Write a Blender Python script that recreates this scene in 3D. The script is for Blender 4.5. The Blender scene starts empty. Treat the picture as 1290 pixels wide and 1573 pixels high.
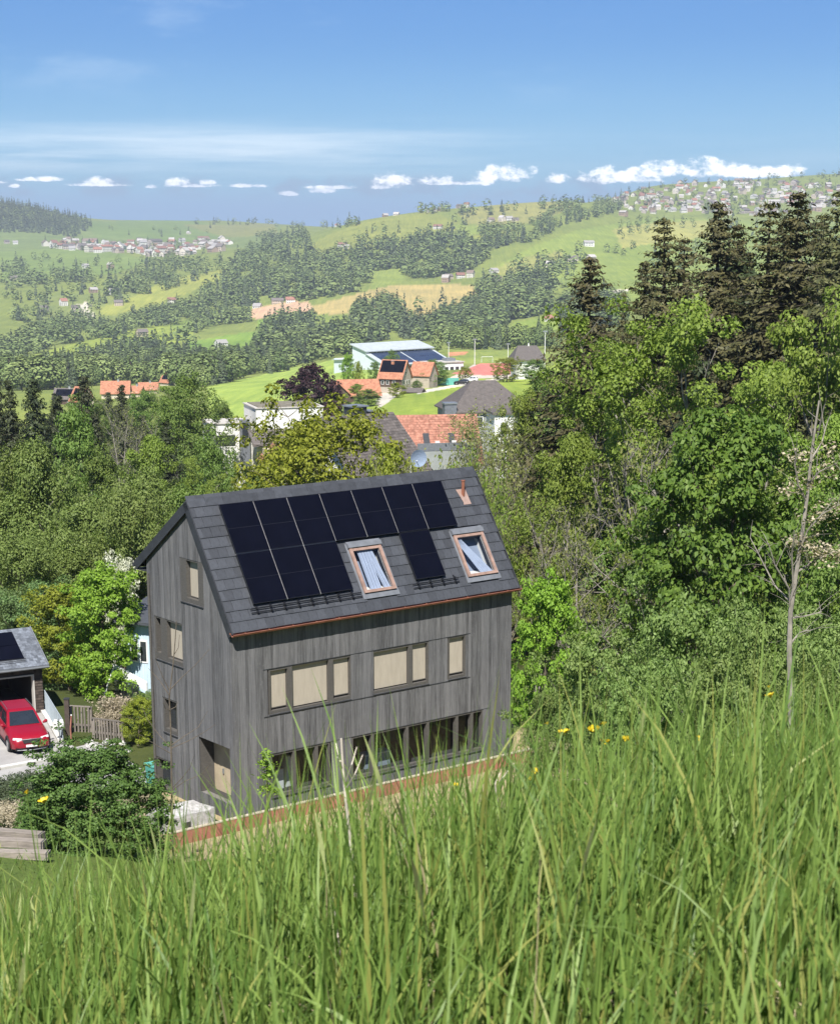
import bpy, bmesh, math, random
import numpy as np
from mathutils import Vector, Matrix
PI = math.pi
scene = bpy.context.scene
COL = scene.collection
random.seed(5)
RNG = np.random.default_rng(11)

# ------------------------------------------------------------------ camera
F, CX, CY, PIT = 2750.27, 645.0, 1067.13, 0.25531      # measured on the 1290 x 1573 photograph
cam_d = bpy.data.cameras.new('camera')
cam = bpy.data.objects.new('camera', cam_d); COL.objects.link(cam)
cam.location = (0, 0, 0); cam.rotation_euler = (PI/2 - PIT, 0, 0)
cam_d.sensor_fit = 'HORIZONTAL'; cam_d.sensor_width = 36.0
cam_d.lens = 36.0*F/1290.0
cam_d.shift_y = (CY - 786.5)/1290.0
cam_d.shift_y = -cam_d.shift_y if False else cam_d.shift_y
cam_d.clip_start = 0.05; cam_d.clip_end = 30000
cam_d.dof.use_dof = True; cam_d.dof.focus_distance = 30.0
cam_d.dof.aperture_fstop = (cam_d.lens*1e-3)/0.0024
scene.camera = cam

# ------------------------------------------------------------------ sun, sky
SUN_EL = math.radians(52)
SX, SY = -0.10, -0.99
n_ = math.hypot(SX, SY); SX /= n_; SY /= n_
sun_dir = Vector((SX*math.cos(SUN_EL), SY*math.cos(SUN_EL), math.sin(SUN_EL)))
sd = bpy.data.lights.new('sun', 'SUN'); sd.energy = 4.6; sd.angle = math.radians(0.53); sd.color = (1.0, 0.955, 0.88)
so = bpy.data.objects.new('sun', sd); COL.objects.link(so)
so.rotation_euler = (-sun_dir).to_track_quat('-Z', 'Y').to_euler(); so.location = (-20, -40, 60)

world = bpy.data.worlds.new('World'); scene.world = world; world.use_nodes = True
def build_world():
    nt = world.node_tree; N = nt.nodes; L = nt.links
    for n in list(N): N.remove(n)
    out = N.new('ShaderNodeOutputWorld'); bg = N.new('ShaderNodeBackground'); bg.inputs['Strength'].default_value = 0.12
    L.new(bg.outputs[0], out.inputs[0])
    sky = N.new('ShaderNodeTexSky'); sky.sky_type = 'NISHITA'; sky.sun_disc = False
    sky.sun_elevation = SUN_EL; sky.sun_rotation = math.atan2(SX, SY)
    sky.altitude = 900; sky.air_density = 1.0; sky.dust_density = 0.6; sky.ozone_density = 2.2
    tc = N.new('ShaderNodeTexCoord')
    sep = N.new('ShaderNodeSeparateXYZ'); L.new(tc.outputs['Generated'], sep.inputs[0])
    def m(op, a, b=None, c=None, clamp=False):
        n = N.new('ShaderNodeMath'); n.operation = op; n.use_clamp = clamp
        for i, v in enumerate((a, b, c)):
            if v is None: continue
            if isinstance(v, (int, float)): n.inputs[i].default_value = v
            else: L.new(v, n.inputs[i])
        return n.outputs[0]
    az = m('ARCTAN2', sep.outputs['X'], sep.outputs['Y'])
    el = m('ARCSINE', sep.outputs['Z'])
    def noise(sa, se, detail, rough=0.55, off=0.0):
        c = N.new('ShaderNodeCombineXYZ'); L.new(m('MULTIPLY', az, sa), c.inputs[0]); L.new(m('MULTIPLY', el, se), c.inputs[1]); c.inputs[2].default_value = off
        t = N.new('ShaderNodeTexNoise'); t.inputs['Scale'].default_value = 1.0; t.inputs['Detail'].default_value = detail; t.inputs['Roughness'].default_value = rough
        L.new(c.outputs[0], t.inputs['Vector']); return t.outputs['Fac']
    def sstep(v, a, b):
        n = N.new('ShaderNodeMapRange'); n.interpolation_type = 'SMOOTHSTEP'
        n.inputs['From Min'].default_value = a; n.inputs['From Max'].default_value = b
        L.new(v, n.inputs['Value']); return n.outputs[0]
    def mix(fac, a, b):
        n = N.new('ShaderNodeMixRGB')
        for i, v in zip((0, 1, 2), (fac, a, b)):
            if isinstance(v, (int, float)): n.inputs[i].default_value = v
            elif isinstance(v, tuple): n.inputs[i].default_value = (*v, 1)
            else: L.new(v, n.inputs[i])
        return n.outputs[0]
    # air near the horizon: a lavender band of far lowland haze
    col = sky.outputs[0]
    tint = N.new('ShaderNodeMixRGB'); tint.blend_type = 'MULTIPLY'; tint.inputs[0].default_value = 1; tint.inputs[2].default_value = (*SKY_TINT, 1); L.new(col, tint.inputs[1]); col = tint.outputs[0]
    hsv = N.new('ShaderNodeHueSaturation'); hsv.inputs['Saturation'].default_value = SKY_SAT; hsv.inputs['Value'].default_value = SKY_VAL
    L.new(col, hsv.inputs['Color']); col = hsv.outputs[0]
    col = mix(m('MULTIPLY', sstep(el, 0.10, 0.015), 0.55), col, SKY_LOW)
    band = m('MULTIPLY', sstep(el, 0.027, 0.008), 0.85)
    col = mix(band, col, SKY_BAND)
    # thin high streaks
    st = m('MULTIPLY', sstep(noise(4.0, 70.0, 6, 0.66, 3.1), 0.30, 0.72), m('MULTIPLY', sstep(el, 0.023, 0.036), sstep(el, 0.060, 0.040)))
    lft = sstep(az, 0.10, -0.06)
    col = mix(m('MULTIPLY', m('MULTIPLY', st, 0.95), m('MULTIPLY_ADD', lft, 0.85, 0.15)), col, SKY_WHITE)
    ci = m('MULTIPLY', sstep(noise(7.0, 26.0, 6, 0.62, 8.4), 0.56, 0.80), m('MULTIPLY', sstep(el, 0.05, 0.09), 0.26))
    col = mix(ci, col, SKY_WHITE)
    # cumulus row low over the horizon
    wob = noise(130.0, 210.0, 6, 0.64, 1.7)
    wob2 = noise(34.0, 60.0, 3, 0.6, 5.2)
    puffs = [(605, 285, 30, 12), (590, 291, 20, 6), (765, 276, 42, 13), (735, 284, 22, 8), (840, 282, 22, 9), (930, 279, 60, 12), (985, 272, 40, 13), (1060, 269, 44, 14), (1105, 274, 40, 10), (1160, 272, 40, 10),
             (185, 284, 26, 6), (178, 289, 44, 3), (262, 291, 11, 4), (300, 287, 20, 7), (318, 290, 40, 3), (340, 286, 13, 5), (505, 297, 18, 5), (520, 292, 40, 3), (458, 301, 13, 4), (65, 292, 8, 3), (400, 290, 30, 3), (105, 282, 34, 4), (668, 282, 30, 6), (690, 286, 46, 4), (20, 286, 30, 3),
             (-60, 284, 40, 11), (-190, 280, 55, 13), (-400, 283, 50, 12), (1400, 275, 55, 14), (1600, 280, 60, 14), (1850, 282, 60, 12)]
    mask = None
    for (px, py, w, h) in puffs:
        a0 = math.atan((px-CX)/F/math.cos(PIT)); e0 = (349.0-py)/F
        da = m('MULTIPLY', m('SUBTRACT', az, a0), F/w); de = m('MULTIPLY', m('SUBTRACT', el, e0), F/(h*1.25))
        de = m('MULTIPLY', de, m('MULTIPLY_ADD', m('LESS_THAN', de, 0.0), 1.1, 1.0))
        r = m('SUBTRACT', 1.0, m('ADD', m('MULTIPLY', da, da), m('MULTIPLY', de, de)))
        mask = r if mask is None else m('MAXIMUM', mask, r)
    dens = m('ADD', m('MAXIMUM', mask, -1.5), m('MULTIPLY', m('SUBTRACT', wob, 0.5), 4.8))
    cm = sstep(dens, -0.25, 1.05)
    # shaded bottoms: darker lavender where the row is thin, white on the crowns
    shade = sstep(m('ADD', el, m('MULTIPLY', m('SUBTRACT', wob, 0.5), 0.016)), 0.017, 0.027)
    grey_row = m('MULTIPLY', m('MULTIPLY', sstep(wob2, 0.42, 0.62), m('MULTIPLY', sstep(el, 0.013, 0.019), sstep(el, 0.029, 0.0235))), 0.5)
    col = mix(grey_row, col, SKY_CLGREY)
    col = mix(m('MULTIPLY', cm, 0.92), col, mix(shade, SKY_CLGREY2, SKY_CLOUD))
    L.new(col, bg.inputs['Color'])
SKY_SAT, SKY_VAL = 1.0, 1.0; SKY_TINT = (.165, .275, .44)
SKY_LOW = (1.75, 3.3, 4.5); SKY_BAND = (1.5, 2.32, 3.65); SKY_WHITE = (3.9, 4.6, 5.2); SKY_CLOUD = (7.6, 7.6, 7.7); SKY_CLGREY = (1.5, 1.95, 2.85); SKY_CLGREY2 = (4.2, 4.7, 5.6)
HAZE = 1.15e-4
build_world()
vs = scene.view_settings
vs.view_transform = 'Standard'; vs.look = 'None'; vs.exposure = 1.0; vs.gamma = 1.0; vs.use_curve_mapping = False
cy_ = scene.cycles
cy_.max_bounces = 6; cy_.diffuse_bounces = 3; cy_.glossy_bounces = 3; cy_.transmission_bounces = 4; cy_.transparent_max_bounces = 8; cy_.volume_bounces = 0
cy_.caustics_reflective = False; cy_.caustics_refractive = False; cy_.use_denoising = True

# ------------------------------------------------------------------ helpers
CP, SP = math.cos(PIT), math.sin(PIT)
def ray(px, py):
    a = (px-CX)/F; b = (CY-py)/F
    return np.array([a, CP + b*SP, -SP + b*CP])
def proj(x, y, z):
    d = y*CP - z*SP; u = y*SP + z*CP
    return CX + F*x/d, CY - F*u/d
def at_y(px, py, y):
    d = ray(px, py); return Vector(d*(y/d[1]))
def row_tan(v):                       # tan of the depression below the horizon of image row v
    return np.tan(PIT + np.arctan((v-CY)/F))

def new_mesh(name, verts, faces, mats=(), midx=None, smooth=False):
    me = bpy.data.meshes.new(name)
    if isinstance(faces, np.ndarray):
        k = faces.shape[1]; nf = faces.shape[0]
        v = np.asarray(verts, dtype=np.float32)
        me.vertices.add(len(v)); me.vertices.foreach_set('co', v.ravel())
        me.loops.add(nf*k); me.loops.foreach_set('vertex_index', faces.astype(np.int32).ravel())
        me.polygons.add(nf); me.polygons.foreach_set('loop_start', np.arange(0, nf*k, k, dtype=np.int32))
        if midx is not None: me.polygons.foreach_set('material_index', np.asarray(midx, dtype=np.int32))
        if smooth: me.polygons.foreach_set('use_smooth', np.ones(nf, dtype=bool))
        me.update(calc_edges=True)
    else:
        me.from_pydata([tuple(v) for v in verts], [], faces)
        if midx is not None: me.polygons.foreach_set('material_index', np.asarray(midx, dtype=np.int32))
        if smooth: me.polygons.foreach_set('use_smooth', np.ones(len(faces), dtype=bool))
        me.update()
    for m in mats: me.materials.append(m)
    return me
def link(name, me, parent=None):
    o = bpy.data.objects.new(name, me); COL.objects.link(o)
    if parent is not None: o.parent = parent
    return o
def tag(o, label=None, cat=None, group=None, kind=None):
    if label: o['label'] = label
    if cat: o['category'] = cat
    if group: o['group'] = group
    if kind: o['kind'] = kind
    return o
def empty(name, loc, rz, label, cat, group=None):
    o = bpy.data.objects.new(name, None); COL.objects.link(o); o.empty_display_size = 0.2
    o.location = loc; o.rotation_euler = (0, 0, rz)
    return tag(o, label, cat, group)
def dup(root, loc=None, rz=None, label=None, group=None, scale=None):
    r = root.copy(); COL.objects.link(r)
    if loc is not None: r.location = loc
    if rz is not None: r.rotation_euler = (0, 0, rz)
    if scale is not None: r.scale = scale
    if label: r['label'] = label
    if group: r['group'] = group
    for ch in list(root.children):
        c = ch.copy(); COL.objects.link(c); c.parent = r
        for g in list(ch.children):
            d = g.copy(); COL.objects.link(d); d.parent = c
    return r

class MB:
    """collects simple solids into one mesh"""
    def __init__(s): s.v = []; s.f = []; s.m = []
    def add(s, vs_, fs, mi=0):
        b = len(s.v); s.v += [tuple(p) for p in vs_]
        for f in fs: s.f.append(tuple(b+i for i in f)); s.m.append(mi)
        return s
    def box(s, x0, x1, y0, y1, z0, z1, mi=0, M=None):
        vs_ = [Vector((x, y, z)) for z in (z0, z1) for y in (y0, y1) for x in (x0, x1)]
        if M is not None: vs_ = [M @ p for p in vs_]
        return s.add(vs_, [(0, 2, 3, 1), (4, 5, 7, 6), (0, 1, 5, 4), (2, 6, 7, 3), (0, 4, 6, 2), (1, 3, 7, 5)], mi)
    def quad(s, a, b, c, d, mi=0): return s.add([a, b, c, d], [(0, 1, 2, 3)], mi)
    def slab(s, pts, off, mi=0):                 # polygon extruded by the vector off
        off = Vector(off); n = len(pts); p = [Vector(q) for q in pts]
        return s.add(p + [q+off for q in p], [tuple(range(n)), tuple(range(2*n-1, n-1, -1))] + [(i, i+n, (i+1) % n + n, (i+1) % n) for i in range(n)], mi)
    def tube(s, pts, rads, k=6, mi=0, cap=True):
        pts = [Vector(p) for p in pts]
        if isinstance(rads, (int, float)): rads = [rads]*len(pts)
        b = len(s.v); n = len(pts); ref = None
        for i, p in enumerate(pts):
            t = (pts[min(i+1, n-1)] - pts[max(i-1, 0)]).normalized()
            if ref is None: ref = Vector((1, 0, 0)) if abs(t.x) < .8 else Vector((0, 1, 0))
            u = (ref - t*ref.dot(t)).normalized(); w = t.cross(u); ref = u
            for j in range(k):
                a = 2*PI*j/k; s.v.append(tuple(p + (u*math.cos(a) + w*math.sin(a))*rads[i]))
        for i in range(n-1):
            for j in range(k):
                s.f.append((b+i*k+j, b+i*k+(j+1) % k, b+(i+1)*k+(j+1) % k, b+(i+1)*k+j)); s.m.append(mi)
        if cap:
            s.f.append(tuple(b+j for j in range(k-1, -1, -1))); s.m.append(mi)
            s.f.append(tuple(b+(n-1)*k+j for j in range(k))); s.m.append(mi)
        return s
    def disc(s, c, ax, r, h, k=12, mi=0):
        c = Vector(c); ax = Vector(ax).normalized(); return s.tube([c - ax*h/2, c + ax*h/2], r, k, mi)
    def xform(s, M): s.v = [tuple(M @ Vector(p)) for p in s.v]; return s
    def build(s, name, mats, parent=None, smooth=False):
        if not isinstance(mats, (list, tuple)): mats = [mats]
        return link(name, new_mesh(name, s.v, s.f, mats, s.m, smooth), parent)

# ------------------------------------------------------------------ materials
def nodes(name):
    m = bpy.data.materials.new(name); m.use_nodes = True
    nt = m.node_tree; b = nt.nodes['Principled BSDF']
    return m, nt, b
def spec(b, v):
    b.inputs['Specular IOR Level'].default_value = v
def mixc(nt, fac, a, b, mode='MIX'):
    n = nt.nodes.new('ShaderNodeMixRGB'); n.blend_type = mode
    for i, v in zip((0, 1, 2), (fac, a, b)):
        if isinstance(v, (int, float)): n.inputs[i].default_value = v
        elif isinstance(v, (tuple, list)): n.inputs[i].default_value = (*v[:3], 1)
        else: nt.links.new(v, n.inputs[i])
    return n.outputs[0]
def noise_tex(nt, scale, detail=4, rough=.6, stretch=None, coord='Object'):
    tc = nt.nodes.new('ShaderNodeTexCoord'); src = tc.outputs[coord]
    if stretch:
        mp = nt.nodes.new('ShaderNodeMapping'); mp.inputs['Scale'].default_value = stretch; nt.links.new(src, mp.inputs[0]); src = mp.outputs[0]
    t = nt.nodes.new('ShaderNodeTexNoise'); t.inputs['Scale'].default_value = scale; t.inputs['Detail'].default_value = detail; t.inputs['Roughness'].default_value = rough
    nt.links.new(src, t.inputs['Vector']); return t.outputs['Fac']
def maprange(nt, v, a, b, c=0., d=1.):
    n = nt.nodes.new('ShaderNodeMapRange'); n.inputs[1].default_value = a; n.inputs[2].default_value = b; n.inputs[3].default_value = c; n.inputs[4].default_value = d
    nt.links.new(v, n.inputs[0]); return n.outputs[0]
def bump(nt, b, h, strength=.3, dist=.02):
    n = nt.nodes.new('ShaderNodeBump'); n.inputs['Strength'].default_value = strength; n.inputs['Distance'].default_value = dist
    nt.links.new(h, n.inputs['Height']); nt.links.new(n.outputs[0], b.inputs['Normal'])
def mat(name, c, rough=.7, var=.25, scale=3., metal=0., sp=.4, stretch=None, obj_var=0., isl_var=0., bmp=0., c2=None):
    m, nt, b = nodes(name)
    n = noise_tex(nt, scale, 5, .62, stretch)
    lo = tuple(x*(1-var) for x in c); hi = c2 if c2 else tuple(min(1, x*(1+var)) for x in c)
    col = mixc(nt, maprange(nt, n, .3, .7), lo, hi)
    for amt, kind in ((obj_var, 'o'), (isl_var, 'i')):
        if amt:
            if kind == 'o': r = nt.nodes.new('ShaderNodeObjectInfo').outputs['Random']
            else: r = nt.nodes.new('ShaderNodeNewGeometry').outputs['Random Per Island']
            g = maprange(nt, r, 0, 1, 1-amt, 1+amt)
            cb = nt.nodes.new('ShaderNodeCombineColor')
            for i in range(3): nt.links.new(g, cb.inputs[i])
            col = mixc(nt, 1.0, col, cb.outputs[0], 'MULTIPLY')
    nt.links.new(col, b.inputs['Base Color'])
    b.inputs['Roughness'].default_value = rough; b.inputs['Metallic'].default_value = metal; spec(b, sp)
    if bmp: bump(nt, b, n, bmp, .02)
    return m
def glass_mat(name, tint=(.9, .93, .95), rough=.02, reflect=1.0):
    m = bpy.data.materials.new(name); m.use_nodes = True; nt = m.node_tree
    for n in list(nt.nodes): nt.nodes.remove(n)
    out = nt.nodes.new('ShaderNodeOutputMaterial'); mx = nt.nodes.new('ShaderNodeMixShader')
    tr = nt.nodes.new('ShaderNodeBsdfTransparent'); tr.inputs[0].default_value = (*tint, 1)
    gl = nt.nodes.new('ShaderNodeBsdfGlossy'); gl.inputs['Roughness'].default_value = rough
    fr = nt.nodes.new('ShaderNodeFresnel'); fr.inputs[0].default_value = 1.0 + .55*reflect
    gm = nt.nodes.new('ShaderNodeNewGeometry'); inv = nt.nodes.new('ShaderNodeMath'); inv.operation = 'SUBTRACT'; inv.inputs[0].default_value = 1.0; nt.links.new(gm.outputs['Backfacing'], inv.inputs[1])
    mul = nt.nodes.new('ShaderNodeMath'); mul.operation = 'MULTIPLY'; nt.links.new(fr.outputs[0], mul.inputs[0]); nt.links.new(inv.outputs[0], mul.inputs[1])
    nt.links.new(mul.outputs[0], mx.inputs[0]); nt.links.new(tr.outputs[0], mx.inputs[1]); nt.links.new(gl.outputs[0], mx.inputs[2]); nt.links.new(mx.outputs[0], out.inputs[0])
    return m
def leaf_mat(name, dark, light, transl=.35, hue=.0, rough=.55, zvar=None):
    m, nt, b = nodes(name)
    isl = nt.nodes.new('ShaderNodeNewGeometry').outputs['Random Per Island']
    col = mixc(nt, isl, dark, light)
    oi = nt.nodes.new('ShaderNodeObjectInfo').outputs['Random']
    hs = nt.nodes.new('ShaderNodeHueSaturation')
    nt.links.new(maprange(nt, oi, 0, 1, .5-.012-hue, .5+.012+hue), hs.inputs['Hue']); nt.links.new(maprange(nt, oi, 0, 1, .86, 1.14), hs.inputs['Value'])
    nt.links.new(col, hs.inputs['Color']); col = hs.outputs[0]
    nt.links.new(col, b.inputs['Base Color']); b.inputs['Roughness'].default_value = rough; spec(b, .25)
    tr = nt.nodes.new('ShaderNodeBsdfTranslucent')
    nt.links.new(mixc(nt, 1.0, col, (1.02, 1.15, .5), 'MULTIPLY'), tr.inputs[0])
    mx = nt.nodes.new('ShaderNodeMixShader'); mx.inputs[0].default_value = transl
    nt.links.new(b.outputs[0], mx.inputs[1]); nt.links.new(tr.outputs[0], mx.inputs[2])
    nt.links.new(mx.outputs[0], nt.nodes['Material Output'].inputs[0])
    return m
M = {}
M['bark'] = mat('bark', (.105, .085, .065), .9, .4, 6, bmp=.4)
M['bark_grey'] = mat('bark_grey', (.23, .21, .18), .9, .35, 6, bmp=.3)
M['twig'] = mat('twig_grey', (.20, .18, .15), .9, .3, 4)
M['white'] = mat('white_paint', (.74, .74, .72), .6, .08, 2)
M['render_white'] = mat('white_render', (.66, .65, .62), .85, .12, 1.2)
M['concrete'] = mat('concrete', (.42, .40, .37), .9, .15, .8)
M['dark_metal'] = mat('dark_metal', (.035, .037, .042), .45, .2, 4)
M['grey_metal'] = mat('grey_metal', (.30, .32, .34), .45, .1, 4, metal=.6)
M['glass_dark'] = mat('dark_window_glass', (.03, .035, .04), .08, .2, 1, sp=.7)
# ------------------------------------------------------------------ terrain
def pchip(xk, yk, x):
    xk = np.asarray(xk, float); yk = np.asarray(yk, float); x = np.clip(np.asarray(x, float), xk[0], xk[-1])
    h = np.diff(xk); dl = np.diff(yk)/h; m = np.zeros_like(yk)
    m[1:-1] = np.where(dl[:-1]*dl[1:] > 0, 2*dl[:-1]*dl[1:]/(dl[:-1]+dl[1:]+1e-12*np.sign(dl[:-1]+dl[1:]+1e-30)), 0); m[0] = dl[0]; m[-1] = dl[-1]
    i = np.clip(np.searchsorted(xk, x) - 1, 0, len(h)-1); t = (x-xk[i])/h[i]
    return (2*t**3-3*t**2+1)*yk[i] + (t**3-2*t**2+t)*h[i]*m[i] + (-2*t**3+3*t**2)*yk[i+1] + (t**3-t**2)*h[i]*m[i+1]
def sstep(v, a, b):
    t = np.clip((v-a)/(b-a), 0, 1); return t*t*(3-2*t)
NY = [-60, -20, 0, 1, 2, 3.5, 6, 12, 24, 36, 42, 48, 54, 60, 66, 69.5, 76, 90, 100, 150, 200]
NZ = [17, 4.2, -.86, -.9, -.99, -1.5, -2.75, -5.75, -9.95, -13.7, -15.1, -16.1, -17.6, -19.1, -21.4, -23.0, -23.25, -23.6, -25.8, -33, -36]
YAW = 0.67134; HC, HS = math.cos(YAW), math.sin(YAW); HX, HY, HZ = -5.208, 48.256, -16.0
DK = np.array([150, 300, 450, 600, 800, 1000, 1300, 1700, 2100, 2600, 3000, 3300, 3800, 4200, 4600, 5600, 7500.])
CK = np.array([-900, 0, 200, 330, 430, 560, 700, 860, 1000, 1150, 1290, 2200.])
TB = np.array([
 [960,750,668,622,600,590,572,535,492,440,415,398,372,345,312,330,350],
 [960,750,668,622,600,590,575,538,494,442,415,398,376,352,311,322,345],
 [960,748,668,622,598,588,573,538,492,436,408,395,378,368,350,338,348],
 [960,745,668,620,594,584,570,534,488,430,402,390,376,366,354,338,348],
 [955,735,655,606,588,577,562,525,476,415,387,375,362,355,349,345,350],
 [950,690,622,590,562,549,537,508,462,398,353,338,346,348,349,350,352],
 [940,660,608,583,557,543,532,500,455,384,338,319,328,338,345,350,352],
 [930,650,600,580,555,538,520,480,430,367,330,309,315,330,342,350,352],
 [930,650,600,575,545,520,490,450,415,378,348,330,298,284,300,340,352],
 [930,650,600,575,540,505,475,438,408,380,350,330,295,275,290,335,352],
 [930,650,600,575,540,505,475,438,410,385,358,335,290,267,285,335,352],
 [930,650,600,575,540,505,475,438,410,385,358,335,290,262,280,335,352.]])
LD = np.log(np.geomspace(150, 7500, 400)); CG = np.arange(-900, 2201, 10.)
_t1 = np.array([pchip(np.log(DK), r, LD) for r in TB])                     # columns x depth
_t2 = np.array([pchip(CK, _t1[:, j], CG) for j in range(len(LD))]).T       # fine table of image rows
_ZT = -np.exp(LD)[None, :]*row_tan(_t2)
_rk = np.random.default_rng(3); _W = [(_rk.uniform(0, 2*PI), _rk.uniform(250, 900), _rk.uniform(0, 2*PI)) for _ in range(9)]
def HF(x, y):
    d = np.maximum(y, 150.); col = CX + F*(x/d)/(CP+.02)
    ci = np.clip((col-CG[0])/10., 0, len(CG)-1.001); di = np.clip((np.log(np.clip(d, 150, 7500))-LD[0])/(LD[1]-LD[0]), 0, len(LD)-1.001)
    i = ci.astype(int); j = di.astype(int); a = ci-i; b = di-j
    z = (_ZT[i, j]*(1-a)*(1-b) + _ZT[i+1, j]*a*(1-b) + _ZT[i, j+1]*(1-a)*b + _ZT[i+1, j+1]*a*b)
    w = sum(np.sin((x*math.cos(t)+y*math.sin(t))*2*PI/l + p) for t, l, p in _W)/9.
    return z + w*9.0*sstep(y, 900, 1600)*(1-.6*sstep(y, 2600, 3300))
def H(x, y):
    x = np.asarray(x, float); y = np.asarray(y, float); x, y = np.broadcast_arrays(x, y)
    z = pchip(NY, NZ, y)
    k = .22 + (.12-.22)*sstep(y, 5, 20)
    xr = np.minimum(x, 45)
    z = z + np.where(x > 0, k*xr*(1-sstep(y, 70, 140)), np.maximum(x, -14)*.22*(1-sstep(y, 8, 22)))
    z = z + .55*np.exp(-((x+10.2)**2+(y-38.5)**2)/9.)                       # hump that carries the old sleepers
    dx, dy = x-HX, y-HY; lx = dx*HC+dy*HS; ly = -dx*HS+dy*HC
    q = np.maximum(np.maximum(-3.6-lx, lx-13.), np.maximum(-3.0-ly, ly-3.5))
    z = z + (-16.38 - z)*(1-sstep(q, 0., 2.6))
    return z + (HF(x, y)-z)*sstep(y, 120, 175)
def h1(x, y): return float(H(x, y))
_YS = np.geomspace(3., 7400, 5000)
def at(px, py, y0=3.):
    d = ray(px, py); ys = _YS[_YS >= y0]; P = d[None, :]*(ys/d[1])[:, None]
    g = P[:, 2]-H(P[:, 0], P[:, 1]); k = np.nonzero(g < 0)[0]
    if not len(k): return None
    k = k[0]
    if k == 0: return Vector(P[0])
    t = g[k-1]/(g[k-1]-g[k]); p = P[k-1]*(1-t)+P[k]*t
    return Vector((p[0], p[1], float(H(p[0], p[1]))))
def at_many(pts):
    out = [at(a, b, 100.) for a, b in pts]; return [p for p in out if p is not None]
def on_y(px, y):                      # ground point at depth y in image column px
    x = (px-CX)/F*y
    for _ in range(4):
        z = h1(x, y); x = (px-CX)/F*(y*CP - z*SP)
    return Vector((x, y, h1(x, y)))
def hl(lx, ly, z=0.):                  # the timber house's own frame to the world
    return Vector((HX+lx*HC-ly*HS, HY+lx*HS+ly*HC, HZ+z))

def inside(px, py, poly):
    poly = np.asarray(poly, float); r = np.zeros(np.shape(px), bool); n = len(poly)
    for i in range(n):
        x1, y1 = poly[i]; x2, y2 = poly[(i+1) % n]
        if y1 == y2: continue
        r ^= ((y1 > py) != (y2 > py)) & (px < (x2-x1)*(py-y1)/(y2-y1)+x1)
    return r
MEADOW = (.182, .228, .064)
FIELDS = [   # outlines as they lie on the slopes seen from the bank, with the colour of each crop
 ([(-900,345),(430,345),(430,380),(-900,400)], (.125,.170,.060)),
 ([(130,340),(300,337),(345,350),(330,372),(150,365)], (.120,.175,.055)),
 ([(280,345),(420,343),(430,360),(350,365)], (.165,.180,.065)),
 ([(0,385),(150,380),(230,400),(180,420),(0,430)], (.135,.190,.055)),
 ([(60,455),(200,450),(240,470),(140,500),(60,500)], (.150,.185,.060)),
 ([(150,475),(260,430),(350,410),(360,420),(290,450),(210,478),(160,485)], (.205,.230,.060)),
 ([(35,550),(110,528),(230,500),(290,500),(300,520),(200,540),(60,575),(30,570)], (.190,.240,.050)),
 ([(285,525),(400,508),(405,545),(300,556)], (.135,.215,.045)),
 ([(260,500),(330,478),(380,476),(360,490),(280,512)], (.150,.210,.050)),
 ([(110,550),(150,545),(155,560),(115,570)], (.22,.20,.10)),
 ([(477,377),(500,360),(567,338),(653,322),(720,347),(793,350),(793,366),(733,366),(690,358),(613,368),(533,385),(485,396)], (.175,.200,.055)),
 ([(700,325),(800,305),(880,305),(880,320),(800,345),(720,345)], (.200,.205,.075)),
 ([(690,345),(790,350),(720,360)], (.165,.215,.055)),
 ([(570,412),(625,405),(620,430),(572,450)], (.160,.205,.055)),
 ([(475,470),(600,438),(700,436),(760,440),(712,470),(690,488),(640,490),(560,482),(480,482)], (.30,.25,.11)),
 ([(480,482),(560,482),(640,490),(600,510),(500,500)], (.150,.200,.050)),
 ([(384,473),(420,466),(470,462),(480,474),(440,484),(400,489),(384,488)], (.400,.270,.190)),
 ([(395,489),(440,486),(480,480),(480,500),(420,520),(395,505)], (.140,.220,.045)),
 ([(735,430),(820,375),(900,350),(1000,335),(1300,345),(1300,480),(900,480),(860,430),(790,415)], (.165,.215,.055)),
 ([(940,352),(1010,340),(1130,338),(1110,362),(1010,372),(960,386)], (.250,.255,.080)),
 ([(940,385),(1010,372),(1200,362),(1290,380),(1290,420),(960,420)], (.160,.210,.050)),
 ([(735,425),(790,400),(860,385),(870,400),(800,420)], (.190,.205,.070)),
 ([(745,530),(790,495),(860,480),(860,520),(800,530)], (.170,.230,.050)),
 ([(690,580),(745,578),(760,600),(600,645),(565,645),(585,618),(640,600)], (.19,.250,.048)),
 ([(560,612),(640,598),(740,586),(820,574),(830,560),(860,560),(860,640),(560,660)], (.19,.250,.048)),
 ([(320,592),(420,572),(560,543),(590,560),(600,590),(520,610),(440,640),(320,650)], (.210,.285,.068)),
 ([(690,558),(700,537),(860,540),(860,556)], (.170,.215,.060)),
 ([(690,582),(725,560),(775,556),(800,578),(760,582)], (.36,.33,.31)),
 ([(692,574),(728,562),(735,558),(785,557),(792,575),(752,577)], (.42,.150,.135)),
 ([(690,541),(722,540),(716,545),(690,547)], (.40,.19,.11)),
 ([(640,601),(700,591),(800,577),(800,580),(700,595),(640,605)], (.44,.42,.38)),
 ([(575,618),(585,604),(612,596),(618,602),(602,612),(582,626)], (.42,.40,.36)),
 ([(118,470),(132,464),(142,468),(136,476),(150,486),(138,489),(124,478)], (.42,.40,.36)),
 ([(40,520),(75,512),(90,500),(94,503),(78,516),(45,526)], (.40,.38,.34)),
 ([(915,470),(920,448),(965,443),(966,447),(926,452),(925,470)], (.42,.40,.36)),
]
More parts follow.
